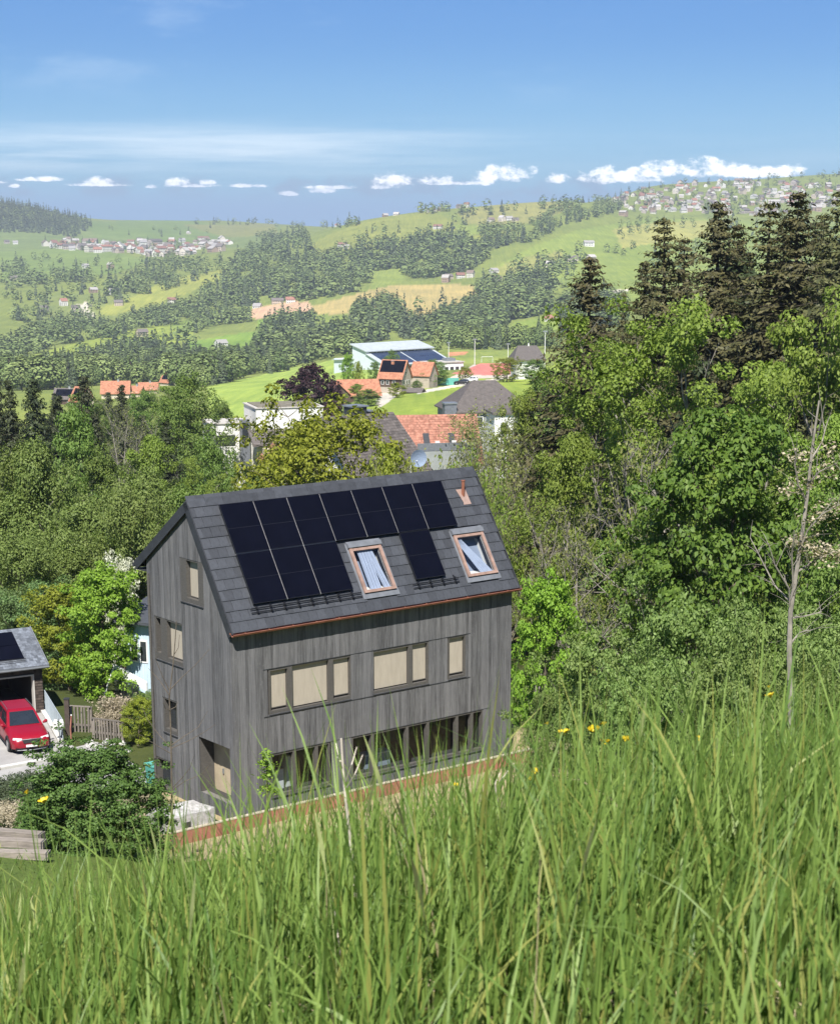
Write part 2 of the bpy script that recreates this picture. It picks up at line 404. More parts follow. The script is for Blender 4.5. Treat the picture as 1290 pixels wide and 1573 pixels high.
def build_ground():
    def axis(knots):
        out = []
        for (a, b, s) in knots: out.append(np.arange(a, b-1e-6, s))
        return np.concatenate(out + [[knots[-1][1]]])
    def grid(xs2, ys2, z):
        r, c = xs2.shape
        v = np.stack([xs2, ys2, z], -1).reshape(-1, 3)
        i = np.arange(r*c).reshape(r, c)
        f = np.stack([i[:-1, :-1], i[:-1, 1:], i[1:, 1:], i[1:, :-1]], -1).reshape(-1, 4)
        return v, f
    # near hillside
    xs = axis([(-110, -24, 2), (-24, -4, .5), (-4, 4, .16), (4, 24, .5), (24, 110, 2)]); ys = axis([(-60, -4, 2), (-4, 8, .16), (8, 100, .7), (100, 176, 2)])
    X, Y = np.meshgrid(xs, ys); Z = H(X, Y)
    rough = RNG.normal(0, .012, X.shape)*(Y < 12)*(np.abs(X) < 4.2)
    v1, f1 = grid(X, Y, Z+rough); n1 = len(v1)
    # valley and far slopes, out past the skyline
    cols = axis([(-1500, -60, 16), (-60, 1350, 3), (1350, 2800, 16)]); ds = np.exp(np.concatenate([np.linspace(math.log(170), math.log(420), 50), np.linspace(math.log(420), math.log(4700), 200)[1:], np.linspace(math.log(4700), math.log(6300), 22)[1:]]))
    U = (cols-CX)/F*(CP+.02); X2 = U[None, :]*ds[:, None]; Y2 = np.repeat(ds[:, None], len(U), 1); Z2 = H(X2, Y2) - .25*(Y2 < 176)
    v2, f2 = grid(X2, Y2, Z2)
    V = np.concatenate([v1, v2]); Fc = np.concatenate([f1, f2+n1])
    me = new_mesh('ground', V, Fc, [], smooth=True)
    # what grows or lies on the ground
    C = np.empty((len(V), 4)); C[:] = (*MEADOW, 1)
    px, py = proj(V[:, 0], V[:, 1], V[:, 2]); far = V[:, 1] > 230
    wob = np.sin(V[:, 0]*.021+V[:, 1]*.013)*1.2+np.sin(V[:, 0]*.05-V[:, 1]*.031)*.6
    for poly, c in FIELDS:
        k = far & inside(px+wob, py+wob*.5, poly); C[k, :3] = tuple(v*1.27 for v in c)
    near = V[:, 1] < 12; C[near, :3] = (.115, .105, .055)
    C[(V[:, 1] > 12) & (V[:, 1] < 60), :3] = (.10, .145, .038)
    dx, dy = V[:, 0]-HX, V[:, 1]-HY; lx = dx*HC+dy*HS; ly = -dx*HS+dy*HC
    pad = (lx > -2.9) & (lx < 13) & (ly > -4.4) & (ly < 6) & (V[:, 1] < 90); C[pad, :3] = (.34, .285, .18)
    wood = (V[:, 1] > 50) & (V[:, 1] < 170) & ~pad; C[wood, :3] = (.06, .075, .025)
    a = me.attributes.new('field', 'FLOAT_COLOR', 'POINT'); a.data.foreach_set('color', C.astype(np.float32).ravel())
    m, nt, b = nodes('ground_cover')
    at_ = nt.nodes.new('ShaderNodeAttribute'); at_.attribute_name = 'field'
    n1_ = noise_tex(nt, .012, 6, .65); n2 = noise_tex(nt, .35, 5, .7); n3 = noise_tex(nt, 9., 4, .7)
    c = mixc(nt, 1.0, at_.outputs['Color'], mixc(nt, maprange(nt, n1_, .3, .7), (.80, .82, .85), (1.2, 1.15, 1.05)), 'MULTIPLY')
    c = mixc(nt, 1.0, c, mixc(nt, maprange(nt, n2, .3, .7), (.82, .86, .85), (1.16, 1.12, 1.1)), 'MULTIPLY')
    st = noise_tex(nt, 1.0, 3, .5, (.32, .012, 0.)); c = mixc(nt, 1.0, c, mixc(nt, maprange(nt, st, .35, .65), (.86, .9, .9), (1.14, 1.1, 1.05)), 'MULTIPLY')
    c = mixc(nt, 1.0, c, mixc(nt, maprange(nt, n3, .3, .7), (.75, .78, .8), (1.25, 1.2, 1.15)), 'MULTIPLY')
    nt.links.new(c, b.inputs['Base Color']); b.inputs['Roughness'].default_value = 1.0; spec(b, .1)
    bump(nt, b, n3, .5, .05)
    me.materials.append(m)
    tag(link('ground', me), kind='structure')
build_ground()

def sheet(name, poly, m, lift=.05, res=1.0, zf=None):
    bm = bmesh.new(); f = bm.faces.new([bm.verts.new((p[0], p[1], 0)) for p in poly])
    xs = [p[0] for p in poly]; ys = [p[1] for p in poly]
    for ax, lo, hi in ((0, min(xs), max(xs)), (1, min(ys), max(ys))):
        t = lo+res
        while t < hi:
            co = [0, 0, 0]; no = [0, 0, 0]; co[ax] = t; no[ax] = 1
            bmesh.ops.bisect_plane(bm, geom=bm.verts[:]+bm.edges[:]+bm.faces[:], plane_co=co, plane_no=no); t += res
    for v in bm.verts: v.co.z = (zf(v.co.x, v.co.y) if zf else h1(v.co.x, v.co.y)) + lift
    bmesh.ops.recalc_face_normals(bm, faces=bm.faces[:])
    if sum(f.normal.z for f in bm.faces) < 0: bmesh.ops.reverse_faces(bm, faces=bm.faces[:])
    me = bpy.data.meshes.new(name); bm.to_mesh(me); bm.free(); me.materials.append(m)
    return tag(link(name, me), kind='structure')
M['asphalt'] = mat('pale_asphalt', (.30, .29, .28), .95, .12, .6, c2=(.38, .37, .355))
M['kerb'] = mat('kerb_concrete', (.52, .51, .48), .9, .15, 2)
g1 = [on_y(-140, 75.5), on_y(0, 76.2), on_y(90, 78.0), on_y(104, 79.6), on_y(66, 88), on_y(20, 96), on_y(-140, 96)]
sheet('driveway', g1, M['asphalt'], .06, 1.5)
sheet('road', [on_y(-140, 69.8), on_y(40, 69.8), on_y(150, 69.8), on_y(205, 68), on_y(218, 62), on_y(236, 57.5), on_y(250, 58), on_y(246, 66), on_y(232, 75), on_y(150, 80.5), on_y(104, 79.3), on_y(90, 77.4), on_y(0, 75.6), on_y(-140, 75)], M['asphalt'], .045, 1.5)
def kerb(name, pts, w, h, m):
    b = MB(); pts = [Vector(p) for p in pts]
    for i in range(len(pts)-1):
        p, q = pts[i], pts[i+1]; t = (q-p).normalized(); s = Vector((-t.y, t.x, 0))*w/2
        b.add([p-s, q-s, q+s, p+s]+[v+Vector((0, 0, h)) for v in (p-s, q-s, q+s, p+s)], [(4, 5, 6, 7), (0, 1, 5, 4), (2, 3, 7, 6), (1, 2, 6, 5), (3, 0, 4, 7)])
    return tag(b.build(name, m), kind='structure')
kerb('kerb', [on_y(-140, 75.25), on_y(-60, 75.5), on_y(0, 75.9), on_y(45, 76.8), on_y(90, 77.7), on_y(104, 79.45)], .3, .13, M['kerb'])
# ------------------------------------------------------------------ the timber house
def clad_mat(name, c, lo, hi, streak):
    m, nt, b = nodes(name)
    isl = nt.nodes.new('ShaderNodeNewGeometry').outputs['Random Per Island']
    s1 = noise_tex(nt, 1.0, 6, .7, (26., 26., 1.3)); s2 = noise_tex(nt, .55, 4, .6); s3 = noise_tex(nt, 1.0, 5, .75, (40., 40., 9.))
    col = mixc(nt, isl, lo, hi)
    col = mixc(nt, maprange(nt, s1, .36, .72, 0, .55), col, streak)
    col = mixc(nt, maprange(nt, s3, .60, .72, 0, .6), col, tuple(min(1, x*1.45) for x in streak))
    col = mixc(nt, 1.0, col, mixc(nt, maprange(nt, s2, .3, .7), (.84, .84, .86), (1.14, 1.12, 1.1)), 'MULTIPLY')
    nt.links.new(col, b.inputs['Base Color']); b.inputs['Roughness'].default_value = .85; spec(b, .25); bump(nt, b, s1, .25, .008)
    return m
M['cladding'] = clad_mat('weathered_grey_boards', 0, (.046, .046, .0485), (.122, .122, .127), (.235, .24, .245))
M['frame_wood'] = mat('taupe_window_frame', (.082, .077, .071), .7, .2, 3, stretch=(3, 3, 12))
M['blind'] = mat('beige_blind_cloth', (.365, .325, .265), .9, .09, 2.5, stretch=(3, 3, .6))
M['slate'] = mat('slate_tile', (.046, .050, .059), .6, .22, 7, obj_var=.20, sp=.45, bmp=.25)
M['roof_edge'] = mat('roof_edge_metal', (.030, .032, .037), .55, .2, 3)
M['copper'] = mat('copper_gutter', (.36, .15, .10), .45, .2, 4, metal=.45)
M['copper_pale'] = mat('copper_flashing', (.40, .28, .235), .5, .2, 6, metal=.3)
M['sky_frame'] = mat('skylight_copper_frame', (.31, .205, .165), .5, .25, 5, metal=.15)
M['flash'] = mat('grey_flashing', (.14, .15, .17), .55, .2, 4)
M['cell'] = mat('solar_cell', (.0030, .0035, .008), .30, .25, 1.5, sp=.12)
M['panel_frame'] = mat('black_panel_frame', (.012, .013, .016), .4, .1, 3)
M['rail'] = mat('aluminium_rail', (.30, .30, .31), .5, .1, 3)
M['core'] = mat('dark_wall_core', (.045, .042, .040), .95, .1, 1)
M['beige_board'] = mat('pale_timber_board', (.40, .33, .23), .85, .12, 3)
M['grey_wood_step'] = mat('worn_step', (.16, .15, .14), .9, .2, 3)
M['pane'] = glass_mat('window_pane', (.70, .74, .76), .015, .8)
M['sky_pane'] = glass_mat('skylight_pane', (.86, .89, .93), .015, 1.0)
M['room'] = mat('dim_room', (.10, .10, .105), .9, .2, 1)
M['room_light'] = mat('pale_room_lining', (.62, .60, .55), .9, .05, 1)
M['skylit_room'] = mat('skylit_room', (.20, .235, .30), .9, .05, 1); M['curtain'] = mat('pale_blue_curtain', (.31, .35, .43), .9, .08, 4)

house = empty('timber_house', (HX, HY, HZ), YAW, 'tall grey timber house with solar panels and a copper gutter', 'house')
RC, RS = math.cos(math.radians(57.08)), math.sin(math.radians(57.08)); RL = 4.019
def rp(s, t, h=0.): return Vector((s, -.191 + t*RC - h*RS, 5.208 + t*RS + h*RC))
# core, with the ground floor room left hollow behind the big windows
b = MB(); b.box(.19, 10.25, .19, 4.44, 1.8, 5.0); b.box(.19, 10.25, .19, 4.44, -3.2, .12)
b.box(.55, 1.1, .19, 2.6, .12, 1.8); b.box(.19, .75, 1.9, 2.6, .12, 1.8); b.box(3.36, 4.0, .19, 2.6, .12, 1.8); b.box(9.2, 10.25, .19, 2.6, .12, 1.8); b.box(.19, 10.25, 2.6, 4.44, .12, 1.8)
b.slab([(.19, .19, 4.999), (.19, 1.993, 7.15), (.19, 4.44, 6.2), (.19, 4.44, 4.999)], (9.95, 0, 0))
b.build('wall', M['core'], house)
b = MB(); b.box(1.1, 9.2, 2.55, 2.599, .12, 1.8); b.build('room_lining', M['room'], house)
# boards
def boards(u0, u1, zlo, zhi, openings, w=.104, gap=.007):
    mb = MB(); u = u0
    while u < u1 - .02:
        ww = min(w, u1-u-gap); c = u+ww/2
        segs = [(zlo, zhi(u), zhi(u+ww))]
        cuts = sorted((o[2], o[3]) for o in openings if o[0] < c < o[1])
        out = []; z = zlo
        for a, d in cuts:
            if a > z: out.append((z, a, a))
            z = d
        out.append((z, zhi(u), zhi(u+ww)))
        d0 = RNG.uniform(-.004, .004)
        for za, zb, zc in out:
            if min(zb, zc)-za < .02: continue
            mb.add([(u, 0, za), (u+ww, 0, za), (u+ww, -.024+d0, za), (u, -.024+d0, za), (u, 0, zb), (u+ww, 0, zc), (u+ww, -.024+d0, zc), (u, -.024+d0, zb)],
                   [(3, 2, 6, 7), (0, 3, 7, 4), (2, 1, 5, 6), (4, 7, 6, 5), (0, 1, 2, 3)])
        u += w
    return mb
FO = [(1.19, 4.06, 2.62, 3.94), (4.86, 6.97, 2.62, 3.94), (7.73, 8.43, 2.62, 3.94), (1.19, 3.28, .14, 1.44), (4.07, 9.15, .14, 1.44)]
GO = [(1.37, 2.58, 5.66, 6.93), (2.57, 4.14, 3.68, 4.97), (3.02, 3.82, 1.5, 2.57), (.16, 1.84, .12, 1.78), (3.5, 4.36, -.35, .62)]
ztop = lambda y: min(5.36 + y*1.545, 8.46 - max(0, y-1.993)*.709 + .0) if y < 1.993 else 8.40 - (y-1.993)*.709
MG = Matrix(((0, 1, 0, 0), (1, 0, 0, 0), (0, 0, 1, 0), (0, 0, 0, 1)))       # gable: (u, depth, z) -> (depth, u, z)
boards(0.0, 10.278, -.42, lambda u: 5.33, FO).build('wall_cladding', M['cladding'], house)['kind'] = 'stuff'
boards(0.004, 4.50, -1.6, ztop, GO).xform(MG).build('wall_cladding', M['cladding'], house)['kind'] = 'stuff'
MR = Matrix(((0, -1, 0, 10.278), (1, 0, 0, 0), (0, 0, 1, 0), (0, 0, 0, 1))); boards(0.004, 4.50, -1.6, ztop, []).xform(MR).build('wall_cladding', M['cladding'], house)['kind'] = 'stuff'
MK = Matrix(((1, 0, 0, 0), (0, -1, 0, 4.50), (0, 0, 1, 0), (0, 0, 0, 1))); boards(0.0, 10.278, -2.6, lambda u: 6.5, []).xform(MK).build('wall_cladding', M['cladding'], house)['kind'] = 'stuff'

def window(Mx, x0, x1, z0, z1, ins, blind=True, depth=.13, bar=True, glass='pane', dropped=0.0):
    """a window section: frame ring with reveal, its blind or pane, and the outer sill as sub-parts"""
    l, r, bt, tp = ins
    mb = MB()
    mb.box(x0, x0+l, -.015, depth, z0, z1); mb.box(x1-r, x1, -.015, depth, z0, z1)
    mb.box(x0+l, x1-r, -.012, depth, z1-tp, z1); mb.box(x0+l, x1-r, -.012, depth, z0, z0+bt)
    fr = mb.xform(Mx).build('window', M['frame_wood'], house)
    a, c, d, e = x0+l, x1-r, z0+bt, z1-tp
    MB().quad((a, depth-.01, d), (c, depth-.01, d), (c, depth-.01, e), (a, depth-.01, e)).xform(Mx).build('pane', M[glass], fr)
    if blind:
        mb = MB(); mb.box(a+.012, c-.012, depth-.055, depth-.047, d+.035+dropped, e-.002)
        if bar: mb.box(a+.012, c-.012, depth-.062, depth-.040, d+.02+dropped, d+.045+dropped, 1)
        mb.xform(Mx).build('blind', [M['blind'], M['frame_wood']], fr)
    mb = MB(); mb.box(x0, x1, -.05, -.0155, z0-.03, z0-.004); mb.xform(Mx).build('sill', M['roof_edge'], fr)
    return fr
I4 = Matrix.Identity(4)
for x0, x1, ins, dr in ((1.19, 1.912, (.055, .08, .10, .06), .03), (1.914, 3.348, (.08, .08, .05, .035), 0), (3.35, 4.06, (.08, .03, .10, .06), .03),
                        (4.86, 6.279, (.035, .075, .09, .055), 0), (6.281, 6.97, (.07, .045, .09, .045), .03), (7.73, 8.43, (.045, .05, .085, .045), .03)):
    window(I4, x0, x1, 2.62, 3.94, ins, True, .13, dr > 0, dropped=dr)
for x0, x1 in ((1.19, 2.02), (2.022, 2.80), (2.802, 3.28)): window(I4, x0, x1, .14, 1.44, (.05, .05, .07, .05), False)
for x0, x1 in ((4.07, 4.84), (4.842, 6.15), (6.152, 6.95), (6.952, 8.10), (8.102, 8.70), (8.702, 9.15)): window(I4, x0, x1, .14, 1.44, (.05, .05, .07, .05), False)
window(MG, 1.37, 2.58, 5.66, 6.93, (.27, .31, .14, .05), True, .17)
window(MG, 2.57, 3.52, 3.68, 4.97, (.04, .05, .13, .05), True, .17); window(MG, 3.522, 4.14, 3.68, 4.97, (.30, .06, .20, .05), False, .17, glass='glass_dark')
window(MG, 3.02, 3.82, 1.5, 2.57, (.07, .07, .12, .05), False, .17, glass='glass_dark')
window(MG, 3.5, 4.36, -.35, .62, (.06, .06, .08, .05), False, .17, glass='glass_dark')
# entrance recess in the gable
mb = MB(); mb.box(.46, .50, .26, 1.835, .12, 1.78); d = mb.build('entrance_door', M['beige_board'], house)
MB().box(.42, .4595, 1.3, 1.34, .7, .85).build('handle', M['grey_metal'], d)
MB().box(.0, .19, .02, .16, .1, 1.78).build('door_jamb', M['beige_board'], house); MB().box(.02, .54, 1.84, 1.9, .1, 1.78).build('door_jamb', M['frame_wood'], house); MB().box(.03, .54, .1905, .235, .10, 1.78).build('entrance_panel', M['beige_board'], house)
mb = MB(); mb.box(-.02, .74, .17, 1.83, .04, .115); mb.build('doorstep', M['grey_wood_step'], house)
# trims that run along the front
mb = MB(); mb.box(1.0, 8.6, -.034, -.0265, 2.56, 2.585); mb.box(1.0, 8.6, -.030, -.0265, 3.945, 3.965); mb.box(.98, 9.4, -.030, -.0265, 1.445, 1.462); mb.build('drip_strip', M['roof_edge'], house)

# roof: deck, tiles, ridge, verges
b = MB()
for xa, xb, ta, tb_ in ((-.085, 4.75, -.02, RL), (5.69, 8.69, -.02, RL), (9.65, 10.405, -.02, RL), (4.75, 5.69, -.02, .625), (4.75, 5.69, 1.86, RL), (8.69, 9.65, -.02, .635), (8.69, 9.65, 1.84, RL)):
    b.slab([rp(xa, ta, -.015), rp(xb, ta, -.015), rp(xb, tb_, -.015), rp(xa, tb_, -.015)], Vector((0, RS, -RC))*.14)
re = Vector((0, 5.04, 6.42)); rt = Vector((0, 1.993, 8.575)); rn = Vector((0, -(re-rt).z, (re-rt).y)).normalized(); rn = rn if rn.z > 0 else -rn
q = [Vector((-.085, *rt.yz)), Vector((10.405, *rt.yz)), Vector((10.405, *re.yz)), Vector((-.085, *re.yz))]
b.slab([p - rn*.012 for p in q], -rn*.14)
roof = b.build('roof', M['roof_edge'], house)
TW, TE = .2905, .3215
tm = MB(); hw = TW/2-.003
tm.add([(-hw, 0, 0), (hw, 0, 0), (hw, .36, -.012), (-hw, .36, -.012), (-hw, 0, .026), (hw, 0, .026), (hw, .36, .004), (-hw, .36, .004)], [(4, 5, 6, 7), (0, 1, 5, 4), (0, 4, 7, 3), (1, 2, 6, 5), (2, 3, 7, 6)])
tile_me = new_mesh('tile', tm.v, tm.f, [M['slate']])
th = MB(); th.add([(x*.5, y, z) for x, y, z in tm.v], tm.f); half_me = new_mesh('half_tile', th.v, th.f, [M['slate']])
PX0, PT0, PWI, PHT = .806, 3.791, 1.154, 1.552
blocks = [(PX0+.12, PX0+7*PWI-.12, PT0-PHT+.0, PT0-.1), (PX0+.12, PX0+3*PWI-.12, PT0-2*PHT+.12, PT0-PHT+.1), (PX0+5*PWI+.12, PX0+6*PWI-.12, PT0-2*PHT+.12, PT0-PHT+.1)]
LIGHTS = [(4.64, 5.80, .53, 2.13), (8.58, 9.76, .54, 2.11)]
k = 0
while k*TE < RL-.03:
    t = k*TE-.03; off = 0 if k % 2 == 0 else TW/2; xs_ = []; x = -.095
    if off: xs_.append((x+TW/4, True)); x += TW/2
    while x < 10.41-.02:
        if x+TW <= 10.42: xs_.append((x+TW/2, False)); x += TW
        else: xs_.append((min(x+TW/4, 10.42-TW/4), True)); x += TW
    for xc, half in xs_:
        if any(a < xc-.12 and xc+.12 < c and d < t+.05 and t+TE < e for a, c, d, e in blocks): continue
        w_ = TW/2 if half else TW; a_, c_ = xc-w_/2, xc+w_/2
        for x0, x1, t0, t1 in LIGHTS:
            if t > t1-.08 or t+TE < t0+.02: continue
            if a_ > x0-.02 and c_ < x1+.02: a_ = c_
            elif a_ < x0 < c_: c_ = x0+.03
            elif a_ < x1 < c_: a_ = x1-.03
        if c_-a_ < .04: continue
        xc = (a_+c_)/2
        o = link('tile', half_me if half else tile_me, roof); o.scale = ((c_-a_)/w_, 1, 1)
        o.location = rp(xc + random.uniform(-.003, .003), t + random.uniform(-.004, .004), random.uniform(0, .004))
        o.rotation_euler = (math.radians(57.08) + random.uniform(-.006, .006), random.uniform(-.004, .004), random.uniform(-.004, .004))
    k += 1
for i in range(18):                                                        # ridge caps
    x0 = -.105+i*.585
    mb = MB(); mb.slab([(x0, 1.86, 8.43), (x0, 1.993, 8.64+.004*(i % 2)), (x0, 2.15, 8.50), (x0, 2.13, 8.46), (x0, 1.993, 8.59), (x0, 1.89, 8.40)], (.578, 0, 0)); mb.build('ridge_cap', M['slate'], roof)
ts = MB()                                                                   # rear slope, too flat to the eye to pick tiles apart
rdir = (re-rt).normalized()
for r in range(11):
    for c in range(36):
        p = Vector((-.09+c*.2915, 0, 0)) + rt + rdir*(r*.335+.05) + rn*.012
        ts.add([p, p+Vector((.285, 0, 0)), p+Vector((.285, 0, 0))+rdir*.36+rn*.02, p+rdir*.36+rn*.02], [(0, 1, 2, 3)])
ts.build('rear_tiles', M['slate'], roof)['kind'] = 'stuff'
for x0 in (-.125, 10.405):
    mb = MB(); mb.slab([rp(x0, -.06, .03), rp(x0, RL, .03), rp(x0, RL, -.20), rp(x0, -.06, -.20)], (.04, 0, 0))
    mb.slab([Vector((x0, *rt.yz))+rn*.04, Vector((x0, *re.yz))+rn*.04, Vector((x0, *re.yz))-rn*.22, Vector((x0, *rt.yz))-rn*.22], (.039, 0, 0)); mb.build('verge_trim', M['roof_edge'], roof)
mb = MB(); mb.box(-.08, 10.4, 4.5, 5.06, 6.235, 6.26); mb.tube([(-.12, 5.10, 6.36), (10.44, 5.10, 6.36)], .065, 8, 1); mb.build('rear_eave', [M['roof_edge'], M['dark_metal']], roof)
mb = MB(); mb.box(-.06, 10.36, -.17, -.002, 5.07, 5.10); mb.build('soffit', M['cladding'], roof)
def half_pipe(x0, x1, y, z, r, m, name, parent):
    mb = MB(); n = 9; vs_ = []
    for x in (x0, x1):
        for rr in (r, r-.012):
            for j in range(n):
                a = PI + PI*j/(n-1); vs_.append((x, y+rr*math.cos(a), z+rr*math.sin(a)))
    fs = []
    for j in range(n-1):
        fs += [(j, j+1, 2*n+j+1, 2*n+j), (n+j, 3*n+j, 3*n+j+1, n+j+1), (j, n+j, n+j+1, j+1), (2*n+j, 2*n+j+1, 3*n+j+1, 3*n+j)]
    fs += [(0, 2*n, 3*n, n), (n-1, 2*n-1, 4*n-1, 3*n-1)]
    mb.add(vs_, fs); mb.box(x0, x1, y+r-.004, y+r+.075, z-.01, z+.035); mb.tube([(x0, y-r, z), (x1, y-r, z)], .013, 6)
    return mb.build(name, m, parent)
g = half_pipe(-.13, 10.45, -.248, 5.16, .064, M['copper'], 'gutter', roof)
mb = MB()
for x in np.arange(.3, 10.4, .8): mb.box(x-.015, x+.015, -.312, -.19, 5.162, 5.170)
mb.build('gutter_bracket', M['copper'], roof)['kind'] = 'stuff'

# solar panels
pm = MB(); w2, h2 = (PWI-.022)/2, (PHT-.022)/2
for (a, b_, c, d) in ((-w2, w2, -h2, -h2+.012), (-w2, w2, h2-.012, h2), (-w2, -w2+.012, -h2+.012, h2-.012), (w2-.012, w2, -h2+.012, h2-.012)): pm.box(a, b_, c, d, 0, .04)
cm_ = MB(); cm_.box(-w2+.012, w2-.012, -h2+.012, h2-.012, .005, .036); cm_.box(-w2+.012, w2-.012, -.006, .006, .0361, .0366, 1)
pf_me = new_mesh('solar_panel', pm.v, pm.f, [M['panel_frame']]); pc_me = new_mesh('cell_sheet', cm_.v, cm_.f, [M['cell'], M['panel_frame']], cm_.m)
for (i, j) in [(i, 0) for i in range(7)] + [(0, 1), (1, 1), (2, 1), (5, 1)]:
    o = link('solar_panel', pf_me, house); o.location = rp(PX0+(i+.5)*PWI, PT0-(j+.5)*PHT, .085); o.rotation_euler = (math.radians(57.08), 0, 0)
    link('cell_sheet', pc_me, o)
Rm = Matrix.Translation(rp(0, 0)) @ Matrix.Rotation(math.radians(57.08), 4, 'X')       # (x, t, height) on the roof plane
def rail(x0, x1, t, name='panel_rail', mm='rail', h0=.045, h1=.086, w=.02):
    MB().box(x0, x1, t-w, t+w, h0, h1, 0, Rm).build(name, M[mm], house)
rail(PX0+.02, PX0+3*PWI-.02, PT0-PHT, h1=.10, w=.012)
for i in range(1, 7): MB().box(PX0+i*PWI-.012, PX0+i*PWI+.012, PT0-(2*PHT if i < 3 else PHT)+.01, PT0-.02, .05, .108, 0, Rm).build('panel_rail', M['rail'], house)
for x0, x1 in ((PX0-.12, PX0+3*PWI+.25), (PX0+5*PWI-.15, PX0+6*PWI+.45)):
    mb = MB()
    for tt in (.575, .46): mb.tube([Rm @ Vector((x0, tt, .07)), Rm @ Vector((x1, tt, .07))], .017, 6)
    sg = mb.build('snow_guard', M['panel_frame'], house); x = x0+.22
    while x < x1-.05:
        mb = MB(); mb.box(x-.018, x+.018, .40, .70, .022, .05, 0, Rm); mb.box(x-.018, x+.018, .55, .62, .05, .11, 0, Rm); mb.box(x-.018, x+.018, .43, .49, .05, .10, 0, Rm); mb.build('bracket', M['panel_frame'], sg); x += .47
# skylights
def skylight(x0, x1, t0, t1, look):
    mb = MB(); w = .10
    mb.box(x0, x0+w, t0, t1-.16, .0, .10, 0, Rm); mb.box(x1-w, x1, t0, t1-.16, .0, .10, 0, Rm); mb.box(x0+w, x1-w, t0, t0+.085, .0, .095, 0, Rm); mb.box(x0+w, x1-w, t1-.26, t1-.16, .0, .09, 0, Rm)
    s = mb.build('skylight', M['sky_frame'], house)
    mb = MB(); mb.box(x0-.03, x1+.03, t1-.16, t1-.02, .0, .13, 0, Rm); mb.box(x0-.03, x1+.03, t1-.02, t1+.05, .0, .075, 0, Rm); mb.build('hood', M['flash'], s)
    mb = MB(); mb.box(x0-.08, x1+.08, t0-.17, t0-.001, .0, .045, 0, Rm); mb.box(x0-.07, x0-.001, t0, t1, .0, .04, 0, Rm); mb.box(x1+.001, x1+.07, t0, t1, .0, .04, 0, Rm); mb.build('flashing', M['flash'], s)
    a, c, d, e = x0+w, x1-w, t0+.085, t1-.26
    MB().quad(*[Rm @ Vector(v) for v in ((a, d, .075), (c, d, .075), (c, e, .075), (a, e, .075))]).build('pane', M['sky_pane'], s)
    mb = MB()                                                               # lining of the shaft behind the glass
    A = [Rm @ Vector(v) for v in ((a, d, .05), (c, d, .05), (c, e, .05), (a, e, .05))]; B = [p + Vector((0, .40, .0)) for p in A]
    for i in range(4): mb.quad(A[i], A[(i+1) % 4], B[(i+1) % 4], B[i], 0)
    mb.quad(*B, 1); mb.build('shaft_lining', [M['room_light'], M['skylit_room']], s)
    mb = MB()
    if look:                                                                # curtains hanging inside
        for k_ in range(8):
            u = a+.20+k_*.05; mb.quad(Rm @ Vector((u, d+.03, .0)), Rm @ Vector((u+.05, d+.03, .010*(k_ % 2)-.008)), Rm @ Vector((u+.05, e, .010*(k_ % 2)-.008)), Rm @ Vector((u, e, .0)))
        for k_ in range(5):
            u = c-.27+k_*.05; mb.quad(Rm @ Vector((u, d+.03, .0)), Rm @ Vector((u+.05, d+.03, .010*(k_ % 2)-.008)), Rm @ Vector((u-.14, e, .010*(k_ % 2)-.008)), Rm @ Vector((u-.19, e, .0)))
    else:
        for k_ in range(9):
            u = c-.50+k_*.055; mb.quad(Rm @ Vector((u, d+.03, .0)), Rm @ Vector((u+.055, d+.03, .010*(k_ % 2)-.008)), Rm @ Vector((u*.42+c*.5, e, .0)), Rm @ Vector((u*.42+c*.5-.05, e, .0)))
    mb.build('curtain', M['curtain'], s)
skylight(4.64, 5.80, .53, 2.13, True); skylight(8.58, 9.76, .54, 2.11, False)
mb = MB(); mb.tube([Rm @ Vector((9.60, 3.22, 0)), Rm @ Vector((9.60, 3.22, 0)) + Vector((0, 0, .48))], .055, 10); mb.tube([Rm @ Vector((9.60, 3.22, 0)) + Vector((0, 0, .47)), Rm @ Vector((9.60, 3.22, 0)) + Vector((0, 0, .50))], .068, 10)
vp = mb.build('vent_pipe', M['copper'], house)
mb = MB(); mb.add([Rm @ Vector(v) for v in ((9.38, 3.45, .034), (9.50, 3.0, .034), (9.48, 2.92, .034), (9.78, 2.92, .034), (9.76, 3.45, .034))], [(0, 1, 2, 3, 4)]); mb.build('flashing', M['copper_pale'], vp)
mb = MB(); mb.tube([(-.06, 4.36, 6.2), (-.06, 4.36, -1.2)], .04, 8); mb.build('downpipe', M['frame_wood'], house)
# what one sees through the ground floor glass
def solid(name, boxes, mats, label, cat, loc=None, rz=YAW, group=None, bevel=0):
    """a thing of one or more named box parts in its own frame: boxes = [(part name, [(x0,x1,y0,y1,z0,z1), ...], material)]"""
    e = empty(name, loc, rz, label, cat, group)
    for pn, bl, mm in boxes:
        mb = MB()
        for q_ in bl: mb.box(*q_)
        mb.build(pn, M[mm], e)
    return e
solid('cupboard', [('body', [(0, .72, .02, .4, 0, .62)], 'white'), ('door', [(.01, .355, 0, .018, .02, .60)], 'white'), ('door', [(.365, .71, 0, .018, .02, .60)], 'white'), ('top', [(-.01, .73, -.01, .41, .621, .64)], 'beige_board')], None, 'low white cupboard behind the corner window of the timber house', 'cupboard', hl(1.30, .55, .12))
solid('cupboard', [('body', [(0, .34, .02, .4, 0, .95)], 'white'), ('door', [(.01, .33, 0, .018, .02, .93)], 'white'), ('top', [(-.01, .35, -.01, .41, .951, .97)], 'beige_board')], None, 'tall narrow white cupboard inside the second ground floor window', 'cupboard', hl(2.15, .6, .12))
